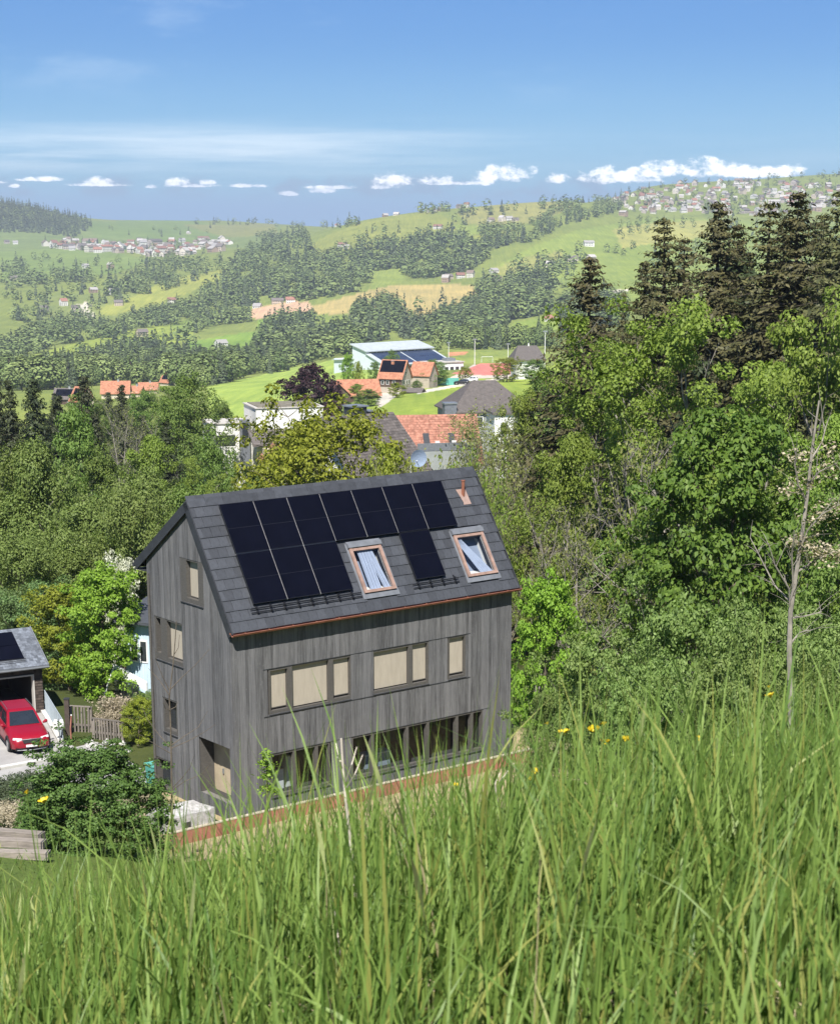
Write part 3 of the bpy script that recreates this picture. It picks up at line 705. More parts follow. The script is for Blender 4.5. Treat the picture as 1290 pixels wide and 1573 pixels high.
solid('storage_bench', [('seat', [(0, 1.0, 0, .4, .40, .44)], 'white'), ('body', [(.02, .98, .02, .38, 0, .399)], 'curtain')], None, 'low white and blue bench behind the wide ground floor glass', 'bench', hl(5.0, .6, .12))
# the red edged light well wall and the white concrete block beside the gable
M['red_wall'] = mat('terracotta_red_board', (.30, .125, .09), .85, .3, 2.2)
M['cream'] = mat('cream_edge', (.42, .37, .29), .9, .25, 3)
e = empty('low_wall', hl(0, 0, 0), YAW, 'long low terracotta red wall with a cream top edge at the foot of the house', 'wall')
MB().box(-2.5, 10.7, -.62, -.52, -1.0, .0).build('wall_board', M['red_wall'], e); MB().box(-2.52, 10.72, -.63, -.51, .001, .03).build('coping', M['cream'], e)
MB().box(-2.62, -2.51, -1.2, -.5, -1.0, .02).build('end_board', M['red_wall'], e)
M['rough_white'] = mat('rough_white_concrete', (.38, .37, .36), .95, .35, 7, bmp=.8)
e = empty('concrete_block', hl(-2.1, .25, -.5), YAW, 'rough white concrete block with a ragged top beside the grey gable', 'block')
mb = MB(); n = 7
tops = [[(i*1.55/n, j*1.15/3, .62+random.uniform(-.05, .05)) for j in range(4)] for i in range(n+1)]
for i in range(n):
    for j in range(3): mb.quad(tops[i][j], tops[i+1][j], tops[i+1][j+1], tops[i][j+1])
    for j in (0, 3):
        p, q_ = tops[i][j], tops[i+1][j]; mb.quad((p[0], p[1], -.5), (q_[0], q_[1], -.5), q_, p)
for i in (0, n):
    for j in range(3):
        p, q_ = tops[i][j], tops[i][j+1]; mb.quad((p[0], p[1], -.5), (q_[0], q_[1], -.5), q_, p)
mb.build('body', M['rough_white'], e)
MB().box(.55, .75, -.012, .0, .1, .4).build('pipe_opening', M['core'], e)
# ------------------------------------------------------------------ trees: shapes
def unit(v): return v/np.maximum(np.linalg.norm(v, axis=-1, keepdims=True), 1e-9)
def leaf_cards(c, nrm, size, rng, aspect=.62, droop=0.):
    """one small four-sided leaf spray per row: centre, facing, size"""
    n = len(c); r = rng.normal(size=(n, 3)); r[:, 2] -= droop
    u = unit(r - nrm*np.sum(r*nrm, 1, keepdims=True)); w = np.cross(nrm, u)
    s = size[:, None]; a = aspect
    v = np.stack([c-u*s, c+w*s*a+nrm*s*.12, c+u*s, c-w*s*a+nrm*s*.12], 1).reshape(-1, 3)
    return v, np.arange(4*n).reshape(n, 4)
class Tubes:
    def __init__(s): s.v = []; s.f = []; s.n = 0
    def add(s, pts, r0, r1, k=4):
        pts = np.asarray(pts, float); n = len(pts); t = np.gradient(pts, axis=0); t = unit(t)
        ref = np.where(np.abs(t[:, :1]) < .8, np.array([[1., 0, 0]]), np.array([[0, 1., 0]])); u = unit(ref - t*np.sum(ref*t, 1, keepdims=True)); w = np.cross(t, u)
        rr = np.linspace(r0, r1, n)[:, None, None]; a = np.arange(k)*2*PI/k
        ring = pts[:, None, :] + rr*(np.cos(a)[None, :, None]*u[:, None, :]+np.sin(a)[None, :, None]*w[:, None, :])
        i = np.arange(n*k).reshape(n, k)+s.n; j = np.roll(i, -1, 1)
        s.v.append(ring.reshape(-1, 3)); s.f.append(np.stack([i[:-1], j[:-1], j[1:], i[1:]], -1).reshape(-1, 4)); s.n += n*k
    def mesh(s, name, m): return new_mesh(name, np.concatenate(s.v), np.concatenate(s.f), [m], smooth=True)
def bend(p0, d, L, n, up, rng, jit=.08):
    pts = [np.array(p0, float)]; d = unit(np.array(d, float))
    for i in range(n):
        d = unit(d + np.array([0, 0, up/n]) + rng.normal(0, jit, 3)); pts.append(pts[-1]+d*L/n)
    return np.array(pts), d
ENV = {  # crown half-width as a share of the largest, by share of the crown's height
 'round': ([0, .12, .35, .6, .85, 1], [.35, .75, 1, .95, .6, .12]), 'tall': ([0, .15, .4, .7, .9, 1], [.45, .8, 1, .75, .4, .08]),
 'wide': ([0, .2, .45, .7, .9, 1], [.5, .85, 1, .92, .62, .15]), 'vase': ([0, .2, .5, .75, .92, 1], [.25, .5, .85, 1, .7, .2]), 'bush': ([0, .15, .4, .7, .9, 1], [.85, 1, 1, .8, .5, .15])}
def tree_mesh(name, seed, h, r, base, env, limbs, subs, ncl, leaves, lsize, crad, leafm, barkm, trunk_r, zsq=.7, droop=0., lsz_var=.35, up=.55, sparse=0., split=1, skirt=0.):
    """broadleaf tree: forked trunk and limbs, leaf sprays gathered round the twig ends. Returns (crown mesh, trunk mesh), origin at the foot"""
    rng = np.random.default_rng(seed); T = Tubes(); ex, ey = ENV[env]
    rad = lambda t: r*np.interp(t, ex, ey); ch = h-base
    cc = []
    tr = []
    for s in range(split):
        a = rng.uniform(0, 2*PI); lean = 0 if split == 1 else .22
        d0 = np.array([math.cos(a)*lean, math.sin(a)*lean, 1]); pts, _ = bend((math.cos(a)*.1*(split > 1), math.sin(a)*.1*(split > 1), -.3), d0, h*.86, 9, .25, rng, .05)
        T.add(pts, trunk_r*(1 if split == 1 else .65), trunk_r*.12, 6); tr.append(pts)
    for i in range(limbs):
        pts = tr[i % split]; t = ((i+.5)/limbs)**.85; z = base*.85 + ch*.86*t; az = i*2.399+rng.uniform(-.5, .5)
        zz = np.clip(z, pts[0, 2], pts[-1, 2]); p0 = np.array([np.interp(zz, pts[:, 2], pts[:, k]) for k in range(3)])
        L = rad(min(1, t*.95+.05))*rng.uniform(.66, .98)*(1-.25*max(0, t-.6)/.4); lift = .35+.75*t
        lp, ld = bend(p0, (math.cos(az), math.sin(az), lift), L*1.05, 5, up*.4, rng, .12)
        T.add(lp, trunk_r*(.42-.25*t), trunk_r*.06, 4)
        for k in range(subs):
            q = lp[1+int(rng.integers(0, 5))] if k else lp[-1]; dd = ld + rng.normal(0, .65, 3); dd[2] = abs(dd[2])*.6+.1
            sp_, _ = bend(q, dd, L*rng.uniform(.22, .5)+.2, 3, up*.5, rng, .15)
            T.add(sp_, trunk_r*.09, trunk_r*.02, 3)
            cc += [sp_[-1], sp_[1]] if k % 2 else [sp_[-1]]
    cc = np.array(cc)
    if ncl > len(cc):                                                      # fill the envelope, mostly near its skin
        m = ncl-len(cc); t = rng.uniform(.0, 1, m*4); k = rng.uniform(0, 1, m*4) < np.interp(t, ex, ey); t = t[k][:m]; m = len(t)
        a = rng.uniform(0, 2*PI, m); q = rng.uniform(.45, 1, m)**.6*rad(t)*(1+.13*np.sin(3*a+seed)+.1*np.sin(5*a+7*t))
        cc = np.concatenate([cc, np.stack([np.cos(a)*q, np.sin(a)*q, base+ch*t*.97], 1)])
    if sparse: cc = cc[rng.uniform(0, 1, len(cc)) > sparse]
    n = max(6, leaves//len(cc)); nc = len(cc); cr = crad*rng.uniform(.65, 1.35, nc)
    off = unit(rng.normal(size=(nc, n, 3)))*(rng.uniform(.25, 1, (nc, n, 1))**.5); off[..., 2] = off[..., 2]*zsq
    if droop: off[..., 2] -= droop*rng.uniform(0, 1, (nc, n))**1.5
    c = (cc[:, None, :]+off*cr[:, None, None]).reshape(-1, 3); o = off.reshape(-1, 3)
    ax = c.copy(); ax[:, 2] = (ax[:, 2]-base-.4*ch)*.6
    nrm = unit(unit(o)*.55+unit(ax)*.35+np.array([0, 0, .55])+rng.normal(0, .42, c.shape))
    c[:, 2] = np.maximum(c[:, 2], .05)
    v, f = leaf_cards(c, nrm, lsize*rng.uniform(1-lsz_var, 1+lsz_var, len(c)), rng, .6, droop)
    return new_mesh(name+'_crown', v, f, [leafm]), T.mesh(name+'_trunk', barkm)
def spruce_mesh(name, seed, h, r, levels, per, leafm, barkm, nl=16, base=.06, ragged=.3, droop=.45, lsize=.22):
    rng = np.random.default_rng(seed); T = Tubes(); pts, _ = bend((0, 0, -.3), (0, 0, 1), h+.25, 8, .3, rng, .012); T.add(pts, .018*h, .01, 6)
    C = []; Nn = []; S = []
    for i in range(levels):
        t = (i+.3)/levels; z = h*(base+(1-base)*t); L0 = r*(1-t)**.84*(1+.22*math.sin(i*2.1+seed))*1.08+.2
        for k in range(max(4, int(per*(1-.45*t)))):
            if rng.uniform() < ragged*.35: continue
            az = rng.uniform(0, 2*PI); L = L0*rng.uniform(1-ragged, 1.12); n = max(5, int(nl*(L/r)**.7))
            s = np.linspace(.12, 1, n); bz = z + L*(.10*s - droop*s*s + .22*s**3.2) + .25*(t > .85)*L*s*2
            x = np.interp(z, pts[:, 2], pts[:, 0])+np.cos(az)*L*s; y = np.interp(z, pts[:, 2], pts[:, 1])+np.sin(az)*L*s
            if L > .9: T.add(np.stack([x, y, bz], 1)[::max(1, n//4)], .02, .006, 3)
            for rep in range(4 if h < 20 else 3):
                j = rng.normal(0, .10+.12*L0/r, (n, 3))*np.array([1, 1, .5]); j[:, 2] -= (.10+.16*rep)*rng.uniform(.3, 1.2, n)*(.4+.6*(L/r))*1.2
                side = np.stack([-np.sin(az)*np.ones(n), np.cos(az)*np.ones(n), np.zeros(n)], 1)*rng.uniform(-1, 1, (n, 1))*.28*L*(1-.6*s[:, None])*(rep not in (1, 3))
                C.append(np.stack([x, y, bz], 1)+j+side); out = np.stack([np.cos(az)*np.ones(n), np.sin(az)*np.ones(n), .9*np.ones(n)], 1)
                Nn.append(unit(out+rng.normal(0, .45, (n, 3)))); S.append(lsize*rng.uniform(.6, 1.25, n)*(.55+.45*(L/r)))
    C = np.concatenate(C); Nn = np.concatenate(Nn); S = np.concatenate(S)
    v, f = leaf_cards(C, Nn, S, rng, .40, 1.2)
    return new_mesh(name+'_crown', v, f, [leafm]), T.mesh(name+'_trunk', barkm)
def twig_mesh(name, seed, h, r, barkm, trunk_r, n1=12, n2=6, n3=4, base=.25, leafm=None, nleaf=0, lsize=.05, up=.5, split=1):
    rng = np.random.default_rng(seed); T = Tubes(); ends = []
    for s in range(split):
        a = rng.uniform(0, 2*PI); lean = .12 if split == 1 else .4
        pts, _ = bend((0, 0, -.25), (math.cos(a)*lean, math.sin(a)*lean, 1), h*.95, 10, .2, rng, .09); T.add(pts, trunk_r, trunk_r*.12, 6)
        for i in range(n1):
            t = base+(1-base)*(i+.5)/n1; p0 = np.array([np.interp(t*h*.9, pts[:, 2], pts[:, k]) for k in range(3)]); az = i*2.4+rng.uniform(-.6, .6)
            L = r*(1.1-.65*t)*rng.uniform(.6, 1.1); lp, ld = bend(p0, (math.cos(az), math.sin(az), .7), L, 5, up, rng, .14); T.add(lp, trunk_r*.34*(1.2-t), trunk_r*.05, 4)
            for k in range(n2):
                q = lp[1+int(rng.integers(0, 5))]; sp_, sd_ = bend(q, ld+rng.normal(0, .6, 3)+np.array([0, 0, .2]), L*rng.uniform(.3, .55), 3, up*.6, rng, .16); T.add(sp_, trunk_r*.10, trunk_r*.03, 3)
                for m_ in range(n3):
                    e_, _ = bend(sp_[1+int(rng.integers(0, 3))], sd_+rng.normal(0, .7, 3), L*rng.uniform(.12, .3), 2, .2, rng, .2); T.add(e_, trunk_r*.05, trunk_r*.02, 3); ends.append(e_[-1]); ends.append(e_[1])
    tm_ = T.mesh(name+'_trunk', barkm)
    if not nleaf: return None, tm_
    ends = np.array(ends); n = max(1, nleaf//len(ends)); c = np.repeat(ends, n, 0)+rng.normal(0, .09, (len(ends)*n, 3)); nr = unit(rng.normal(size=c.shape)+np.array([0, 0, .8]))
    v, f = leaf_cards(c, nr, lsize*rng.uniform(.6, 1.4, len(c)), rng)
    return new_mesh(name+'_crown', v, f, [leafm]), tm_

LM = {
 'ash': leaf_mat('ash_leaves', (0.125, 0.188, 0.030), (0.256, 0.338, 0.060), .40), 'syc': leaf_mat('sycamore_leaves', (0.077, 0.152, 0.025), (0.163, 0.263, 0.045), .38),
 'maple': leaf_mat('maple_leaves', (0.143, 0.254, 0.026), (0.280, 0.429, 0.055), .42), 'willow': leaf_mat('willow_leaves', (0.122, 0.181, 0.045), (0.225, 0.294, 0.080), .38),
 'mid': leaf_mat('green_leaves', (0.098, 0.163, 0.035), (0.188, 0.265, 0.057), .38), 'oak': leaf_mat('spring_oak_leaves', (0.156, 0.179, 0.018), (0.286, 0.312, 0.034), .40),
 'yellowish': leaf_mat('yellow_green_leaves', (0.168, 0.210, 0.022), (0.300, 0.342, 0.042), .4), 'copper': leaf_mat('copper_beech_leaves', (0.020, 0.010, 0.013), (0.045, 0.020, 0.026), .15),
 'spruce': leaf_mat('spruce_needles', (0.022, 0.031, 0.013), (0.058, 0.070, 0.026), .14, .012), 'brown_spruce': leaf_mat('coned_spruce_needles', (.048, .052, .021), (.128, .122, .048), .18, .008),
 'hazel': leaf_mat('hazel_leaves', (0.118, 0.186, 0.048), (0.240, 0.330, 0.098), .38), 'dark': leaf_mat('dark_shrub_leaves', (0.043, 0.086, 0.017), (0.126, 0.204, 0.050), .30),
 'soft': leaf_mat('bluish_green_leaves', (0.102, 0.174, 0.058), (0.180, 0.270, 0.098), .36), 'white': leaf_mat('white_blossom', (0.360, 0.370, 0.270), (0.580, 0.580, 0.480), .25),
 'dry': leaf_mat('dry_brown_leaves', (.26, .22, .15), (.50, .43, .33), .3), 'lav': leaf_mat('grey_green_leaves', (0.060, 0.080, 0.042), (0.110, 0.140, 0.075), .25), 'pale': leaf_mat('pale_new_leaves', (0.170, 0.200, 0.060), (0.290, 0.310, 0.100), .4)}
B = M['bark']; BG = M['bark_grey']
P = {   # name: (crown, trunk, height it was made at)
 'ash1': (*tree_mesh('ash', 1, 12, 4.2, 2.2, 'wide', 18, 5, 150, 26000, .072, .62, LM['ash'], BG, .20, .55, split=2), 12),
 'ash2': (*tree_mesh('ash', 2, 12, 3.4, 1.8, 'tall', 18, 5, 130, 21000, .072, .60, LM['ash'], BG, .18, .60, sparse=.10), 12),
 'ash3': (*tree_mesh('ash', 3, 12, 4.6, 1.4, 'wide', 20, 5, 150, 21000, .070, .58, LM['ash'], BG, .18, .55, sparse=.18, split=2), 12),
 'syc': (*tree_mesh('sycamore', 4, 9, 3.4, .2, 'round', 20, 5, 300, 29000, .094, .62, LM['syc'], B, .17, .42), 9),
 'maple': (*tree_mesh('maple', 5, 6, 2.5, .05, 'bush', 20, 5, 300, 23000, .075, .38, LM['maple'], B, .13, .55), 6),
 'will1': (*tree_mesh('willow', 6, 10, 3.6, .3, 'round', 18, 5, 210, 26000, .080, .68, LM['willow'], B, .17, .8, droop=.5), 10),
 'will2': (*tree_mesh('willow', 7, 10, 3.2, .3, 'tall', 18, 5, 190, 24000, .080, .66, LM['willow'], BG, .15, .85, droop=.6), 10),
 'mid1': (*tree_mesh('field_maple', 8, 10, 3.4, .3, 'round', 20, 4, 250, 26000, .085, .62, LM['mid'], B, .17, .55), 10),
 'mid2': (*tree_mesh('field_maple', 9, 10, 2.9, .3, 'tall', 18, 4, 210, 22000, .085, .60, LM['mid'], B, .15, .58), 10),
 'oak': (*tree_mesh('oak', 10, 10, 4.4, .4, 'wide', 22, 5, 400, 32000, .090, .55, LM['oak'], B, .22, .55), 10),
 'yel': (*tree_mesh('birch', 11, 6, 2.2, .2, 'round', 16, 4, 190, 17000, .07, .40, LM['yellowish'], B, .10, .6), 6),
 'copper': (*tree_mesh('beech', 12, 10, 4.6, .1, 'bush', 18, 4, 420, 20000, .17, .62, LM['copper'], B, .2, .6), 10),
 'hazel1': (*tree_mesh('hazel', 13, 4, 2.3, .02, 'bush', 22, 6, 420, 34000, .040, .26, LM['hazel'], BG, .035, .5, split=5), 4),
 'hazel2': (*tree_mesh('hazel', 14, 4, 1.8, .02, 'bush', 20, 6, 340, 28000, .040, .25, LM['hazel'], BG, .035, .5, split=4), 4),
 'dark': (*tree_mesh('shrub', 15, 3, 1.7, .0, 'bush', 26, 6, 900, 54000, .037, .19, LM['dark'], B, .03, .5, split=4), 3),
 'soft': (*tree_mesh('soft', 16, 5, 2.4, .1, 'bush', 18, 5, 260, 22000, .06, .44, LM['soft'], B, .1, .6), 5),
 'white': (*tree_mesh('blossom', 17, 4, 1.6, .4, 'round', 14, 4, 110, 7000, .05, .28, LM['white'], B, .08, .7, sparse=.1), 4),
 'spr1': (*spruce_mesh('spruce', 18, 18, 3.3, 40, 17, LM['spruce'], B, 22, lsize=.25), 18),
 'spr2': (*spruce_mesh('spruce', 19, 18, 2.9, 38, 16, LM['spruce'], B, 21, lsize=.25, ragged=.4), 18),
 'bspr1': (*spruce_mesh('brown_spruce', 20, 28, 4.8, 56, 21, LM['brown_spruce'], B, 26, ragged=.35, lsize=.23), 28),
 'bspr2': (*spruce_mesh('brown_spruce', 21, 28, 4.4, 52, 20, LM['brown_spruce'], B, 25, ragged=.50, droop=.52, lsize=.23), 28),
 'twig1': (*twig_mesh('bare', 22, 8, 3.0, BG, .12, 14, 6, 5, .25, LM['pale'], 900, .05, split=2), 8),
 'twig2': (*twig_mesh('bare', 23, 6, 2.6, M['twig'], .07, 16, 7, 5, .08, LM['pale'], 2600, .06, split=4), 6),
 'thicket': (*twig_mesh('thicket', 24, 6, 2.6, M['twig'], .06, 16, 7, 5, .10, LM['ash'], 3200, .07, split=4), 6),
}
print('tree prototypes', sum(len(p[0].polygons) for p in P.values() if p[0]))
KIND = {'ash1': 'ash_tree', 'ash2': 'ash_tree', 'ash3': 'ash_tree', 'syc': 'sycamore_tree', 'maple': 'maple_tree', 'will1': 'willow_tree', 'will2': 'willow_tree', 'mid1': 'deciduous_tree', 'mid2': 'deciduous_tree', 'oak': 'oak_tree', 'yel': 'yellow_green_tree',
        'copper': 'copper_beech', 'hazel1': 'hazel_shrub', 'hazel2': 'hazel_shrub', 'dark': 'dark_shrub', 'soft': 'round_shrub', 'white': 'blossom_tree', 'spr1': 'tall_spruce', 'spr2': 'tall_spruce', 'bspr1': 'tall_spruce', 'bspr2': 'tall_spruce', 'twig1': 'bare_tree', 'twig2': 'bare_thicket', 'thicket': 'bare_thicket'}
_cw = {}; _ct = {}
def crown_top(me):
    if me.name not in _ct:
        a = np.empty(len(me.vertices)*3, np.float32); me.vertices.foreach_get('co', a); _ct[me.name] = float(np.percentile(a[2::3], 99.7))
    return _ct[me.name]
def crown_width(me):
    if me.name not in _cw:
        a = np.empty(len(me.vertices)*3, np.float32); me.vertices.foreach_get('co', a); x = a[::3]; _cw[me.name] = float(np.percentile(x, 98)-np.percentile(x, 2))
    return _cw[me.name]
def plant(key, px, top, d, label, wid=None, group=None, cat=None, rot=None, sink=0.):
    """stands a tree on the ground at image column px and depth d (m), its tip at image row top, its crown wid pixels wide"""
    g = on_y(px, d); g.z -= sink
    zt = float(at_y(px, top, d).z); hgt = max(.6, zt-g.z); cr, tr, h0 = P[key]
    s = hgt/crown_top(cr or tr); sx = s
    if wid:
        w0 = crown_width(cr or tr)
        sx = (wid/F*(d*CP - (g.z+zt)/2*SP))/w0; sx = min(max(sx, s*.45), s*2.4)
    e = empty(KIND[key], g, random.uniform(0, 6.28) if rot is None else rot, label, cat or ('shrub' if 'shrub' in KIND[key] or 'thicket' in KIND[key] else 'tree'), group)
    e.scale = (sx, sx, s)
    link('trunk', tr, e)
    if cr: link('crown', cr, e)
    return e
# ------------------------------------------------------------------ trees: where they stand
RT = 'trees on the slope to the right of the house'; LT = 'trees below the house on the left'; MT = 'trees around the buildings behind the roof'
plant('maple', 836, 884, 62, 'small round bright green tree touching the right end of the house', 118)
plant('bspr1', 884, 402, 128, 'brownish spruce standing alone in front of the far meadow', 250)
plant('bspr2', 1014, 343, 118, 'brown spruce, first of the dark row from the meadow side', 230)
plant('bspr1', 1072, 318, 116, 'brown spruce with a forked tip above the bright ash crown', 250)
plant('bspr2', 1146, 318, 112, 'brown spruce between the two tallest tips of the dark row', 250)
plant('bspr1', 1196, 303, 110, 'brown spruce whose tip rises highest in the dark row', 270)
plant('bspr2', 1305, 232, 86, 'nearest tall spruce cut off by the photo edge', 330)
plant('bspr2', 940, 455, 124, 'short brown spruce low in the gap beside the dark row', 80)
for px, top, d, w, key, lab in ((978, 408, 128, 170, 'bspr1', 'brown spruce at the meadow end of the dark row, low and broad'), (1040, 372, 126, 190, 'bspr2', 'brown spruce squeezed behind the first two of the dark row'), (1108, 352, 124, 200, 'bspr1', 'brown spruce in the notch above the tall bright ash'), (1172, 346, 122, 210, 'bspr2', 'brown spruce leaning on the highest tip of the dark row'), (1232, 336, 118, 230, 'bspr1', 'brown spruce beyond the highest tip, before the photo edge'), (1268, 300, 104, 240, 'bspr2', 'brown spruce beside the nearest one at the photo edge')):
    plant(key, px, top, d, lab, w, 'brown spruces of the dark row')
plant('spr2', 1245, 395, 120, 'shaded spruce behind the ash on the far side of the dark row', 220)
plant('spr1', 1110, 400, 124, 'shaded spruce filling the middle of the dark row', 260)
plant('ash1', 1065, 462, 80, 'tall ash with fresh yellowish leaves below the dark spruces', 270)
plant('ash3', 962, 530, 84, 'broad ash with grey limbs showing and sparse new leaves', 230)
plant('ash2', 850, 668, 76, 'slim ash beside the house roof with bright leaf tufts', 130)
plant('ash3', 915, 630, 92, 'half bare ash behind the slim bright one', 170)
plant('ash1', 1240, 440, 72, 'tall ash near the photo edge with light green tufts', 240)
plant('ash2', 1150, 560, 84, 'thin ash with grey stems between the sycamore and the spruces', 150)
plant('twig1', 1000, 640, 70, 'leafless grey tree with crossing branches behind the sycamore', 170)
plant('twig1', 900, 760, 68, 'leafless tree with drooping grey branches near the round green tree', 140)
plant('thicket', 985, 820, 62, 'dark twiggy thicket at the foot of the sycamore', 160)
plant('syc', 1085, 632, 58, 'dense fresh green sycamore in the middle of the right slope', 250)
plant('ash2', 1230, 640, 60, 'ash with dark gaps behind the bare trunk', 170)
plant('mid2', 1290, 700, 52, 'green tree half hidden at the photo edge behind the bare trunk', 150)
plant('ash3', 820, 745, 84, 'twiggy ash just past the end of the roof', 110)
plant('mid1', 985, 690, 88, 'shaded green tree deep in the right wood', 190)
plant('spr2', 1060, 560, 95, 'dark spruce inside the right wood, mostly hidden by the ash', 150)
plant('mid2', 905, 830, 80, 'shaded tree in the dark gap beside the round green tree', 130)
plant('mid1', 1180, 760, 66, 'shaded green tree behind the blossoming twigs', 170)
for i, (key, px, top, d, w, lab) in enumerate([
 ('hazel1', 1050, 900, 36, 230, 'large hazel bush with pale leaves below the sycamore'), ('hazel2', 925, 965, 38, 180, 'rounded hazel bush nearest the house corner'), ('hazel1', 1190, 905, 33, 220, 'hazel bush around the foot of the bare trunk'),
 ('hazel2', 1285, 940, 30, 200, 'hazel bush at the photo edge above the tall grass'), ('hazel2', 985, 1010, 31, 170, 'low hazel bush in the middle just above the grass tips'), ('hazel1', 860, 1040, 40, 130, 'hazel bush against the house wall end'),
 ('hazel2', 1120, 1010, 28, 200, 'low hazel bush with reddish stems under the bare trunk'), ('hazel1', 1240, 1010, 27, 190, 'front hazel bush closest to the grass at the photo edge')]):
    plant(key, px, top, d, lab, w, 'hazel bushes on the bank')
# left hand mass
for px, top, d, w, key, lab in ((90, 606, 330, 46, 'spr2', 'small spruce directly before the dark roofed farmhouse'), (128, 604, 330, 50, 'mid2', 'dull tree covering the wall of the steep orange roof'), (172, 604, 330, 46, 'spr1', 'small dark spruce before the edge of the plain orange roof'), (206, 606, 320, 50, 'mid1', 'dull tree under the small orange roof'), (232, 600, 330, 46, 'mid2', 'dull tree under the pale orange roof'), (264, 594, 340, 48, 'ash2', 'thin leafing tree under the solar sided orange roof'), (150, 612, 320, 50, 'mid1', 'dull round tree covering the wall of the plain orange roof')):
    plant(key, px, top, d, lab, w, 'trees in front of the orange roofs')
for key, px, top, d, w, lab in [
 ('spr1', 6, 575, 185, 90, 'dark spruce at the photo edge above the willows'), ('spr2', 34, 588, 165, 70, 'dark spruce second from the photo edge, thin tip'), ('spr1', 66, 586, 170, 95, 'dark spruce with the widest skirt beside the orange farm roofs'),
 ('spr2', 102, 612, 180, 80, 'lower dark spruce between two taller ones'), ('spr1', 140, 582, 205, 85, 'dark spruce pointing between the orange roofs'), ('spr2', 194, 594, 255, 60, 'small dark spruce in front of the widest orange roof'),
 ('spr1', 158, 640, 160, 80, 'dark spruce rising behind the fresh green tree'), ('spr2', 262, 652, 190, 75, 'dark spruce beneath the bare grey crowns'), ('spr2', 226, 640, 230, 60, 'slim dark spruce among the bare grey crowns')]:
    plant(key, px, top, d, lab, w, 'dark spruces on the left slope')
for key, px, top, d, w, lab in [
 ('twig1', 186, 612, 225, 70, 'bare grey tree in front of the orange roofs'), ('twig1', 246, 592, 250, 80, 'bare grey crown below the small blue roof'), ('twig1', 208, 640, 200, 60, 'bare tree with a pale leaning trunk'),
 ('mid1', 296, 574, 235, 108, 'large round dull green tree beside the white flat roofed building'), ('mid2', 272, 610, 240, 70, 'dull green tree between the bare crowns and the round one'), ('mid1', 345, 615, 262, 60, 'dull green tree top against the bright meadow'),
 ('mid2', 132, 628, 140, 80, 'fresh green tree standing before the dark spruces'), ('mid1', 175, 690, 128, 110, 'green tree in the middle of the left slope below the spruces'), ('ash2', 232, 672, 138, 100, 'light green tree under the bare grey crowns'),
 ('ash3', 290, 700, 140, 110, 'light green tree below the white building'), ('mid1', 338, 664, 150, 84, 'leafy green tree just before the white building'), ('mid2', 300, 750, 112, 100, 'green tree touching the ridge end of the house'),
 ('mid1', 385, 722, 120, 80, 'small green tree behind the house ridge'),
 ('will1', 25, 688, 118, 140, 'willow with hanging twigs at the photo edge'), ('will2', 88, 678, 116, 130, 'willow with the tallest grey green crown'), ('will1', 60, 760, 114, 150, 'willow in the thick of the left slope'),
 ('will2', 135, 770, 112, 140, 'willow with a thin crown behind the maple'), ('will1', 200, 740, 108, 130, 'willow close behind the gable roof edge'), ('will2', 250, 720, 118, 110, 'willow beside the gable peak'),
 ('will1', 10, 820, 106, 130, 'lower willow at the photo edge above the garage'), ('will2', 95, 850, 108, 130, 'lower willow behind the bluish shrub'), ('mid1', 165, 820, 110, 110, 'dense green tree behind the white blossom'),
 ('mid2', 225, 800, 112, 90, 'green tree in the notch under the eave of the gable')]:
    plant(key, px, top, d, lab, w, LT)
plant('soft', 80, 893, 98, 'soft bluish green shrub behind the garage', 130); plant('soft', 20, 905, 100, 'low pale green shrub on the grass behind the garage roof', 100)
plant('white', 192, 846, 98, 'white blossoming shrub tree above the bright maple', 44)
plant('maple', 163, 868, 91, 'bright green maple with dense leaf clusters beside the gable', 130)
plant('yel', 108, 898, 93, 'yellow green tree leaning on the bright maple', 110)
plant('oak', 455, 664, 124, 'yellow green oak crown between the broad one and the white building', 130); plant('oak', 515, 610, 116, 'broad yellow green oak rising behind the solar panels', 250)
plant('oak', 425, 672, 128, 'smaller yellow green tree before the white flat roofed building', 90)
plant('yel', 585, 690, 104, 'golden green tree behind the ridge near the satellite dish', 110)
plant('copper', 482, 562, 330, 'dark purple copper beech at the edge of the bright meadow', 104)
plant('thicket', 690, 690, 96, 'twiggy thicket with small new leaves behind the ridge', 130, MT); plant('twig2', 745, 650, 112, 'tall bare grey thicket veiling the grey building', 150, MT); plant('twig2', 780, 690, 96, 'bare thicket beside the vent pipe end of the roof', 130, MT)
plant('twig2', 640, 700, 100, 'low bare thicket under the satellite dish', 100, MT); plant('thicket', 735, 700, 86, 'leafing thicket just behind the roof corner', 120, MT); plant('ash2', 800, 600, 140, 'thin leafing tree in front of the dark hipped roof', 90, MT)
plant('twig2', 765, 640, 150, 'bare grey thicket in front of the grey building entrance', 150, MT); plant('twig2', 805, 660, 130, 'bare thicket before the small white house wall', 110, MT); plant('twig2', 700, 620, 200, 'bare grey shrubs climbing the wall of the grey building', 110, MT); plant('mid2', 830, 570, 200, 'dull green tree beside the dark hipped roof', 80, MT)
# foreground shrubs round the house
plant('dark', 150, 1138, 42, 'large dense dark green rounded bush left of the gable', 200)
plant('dark', 62, 1222, 45, 'smaller dark bush joined to the large rounded one', 70)
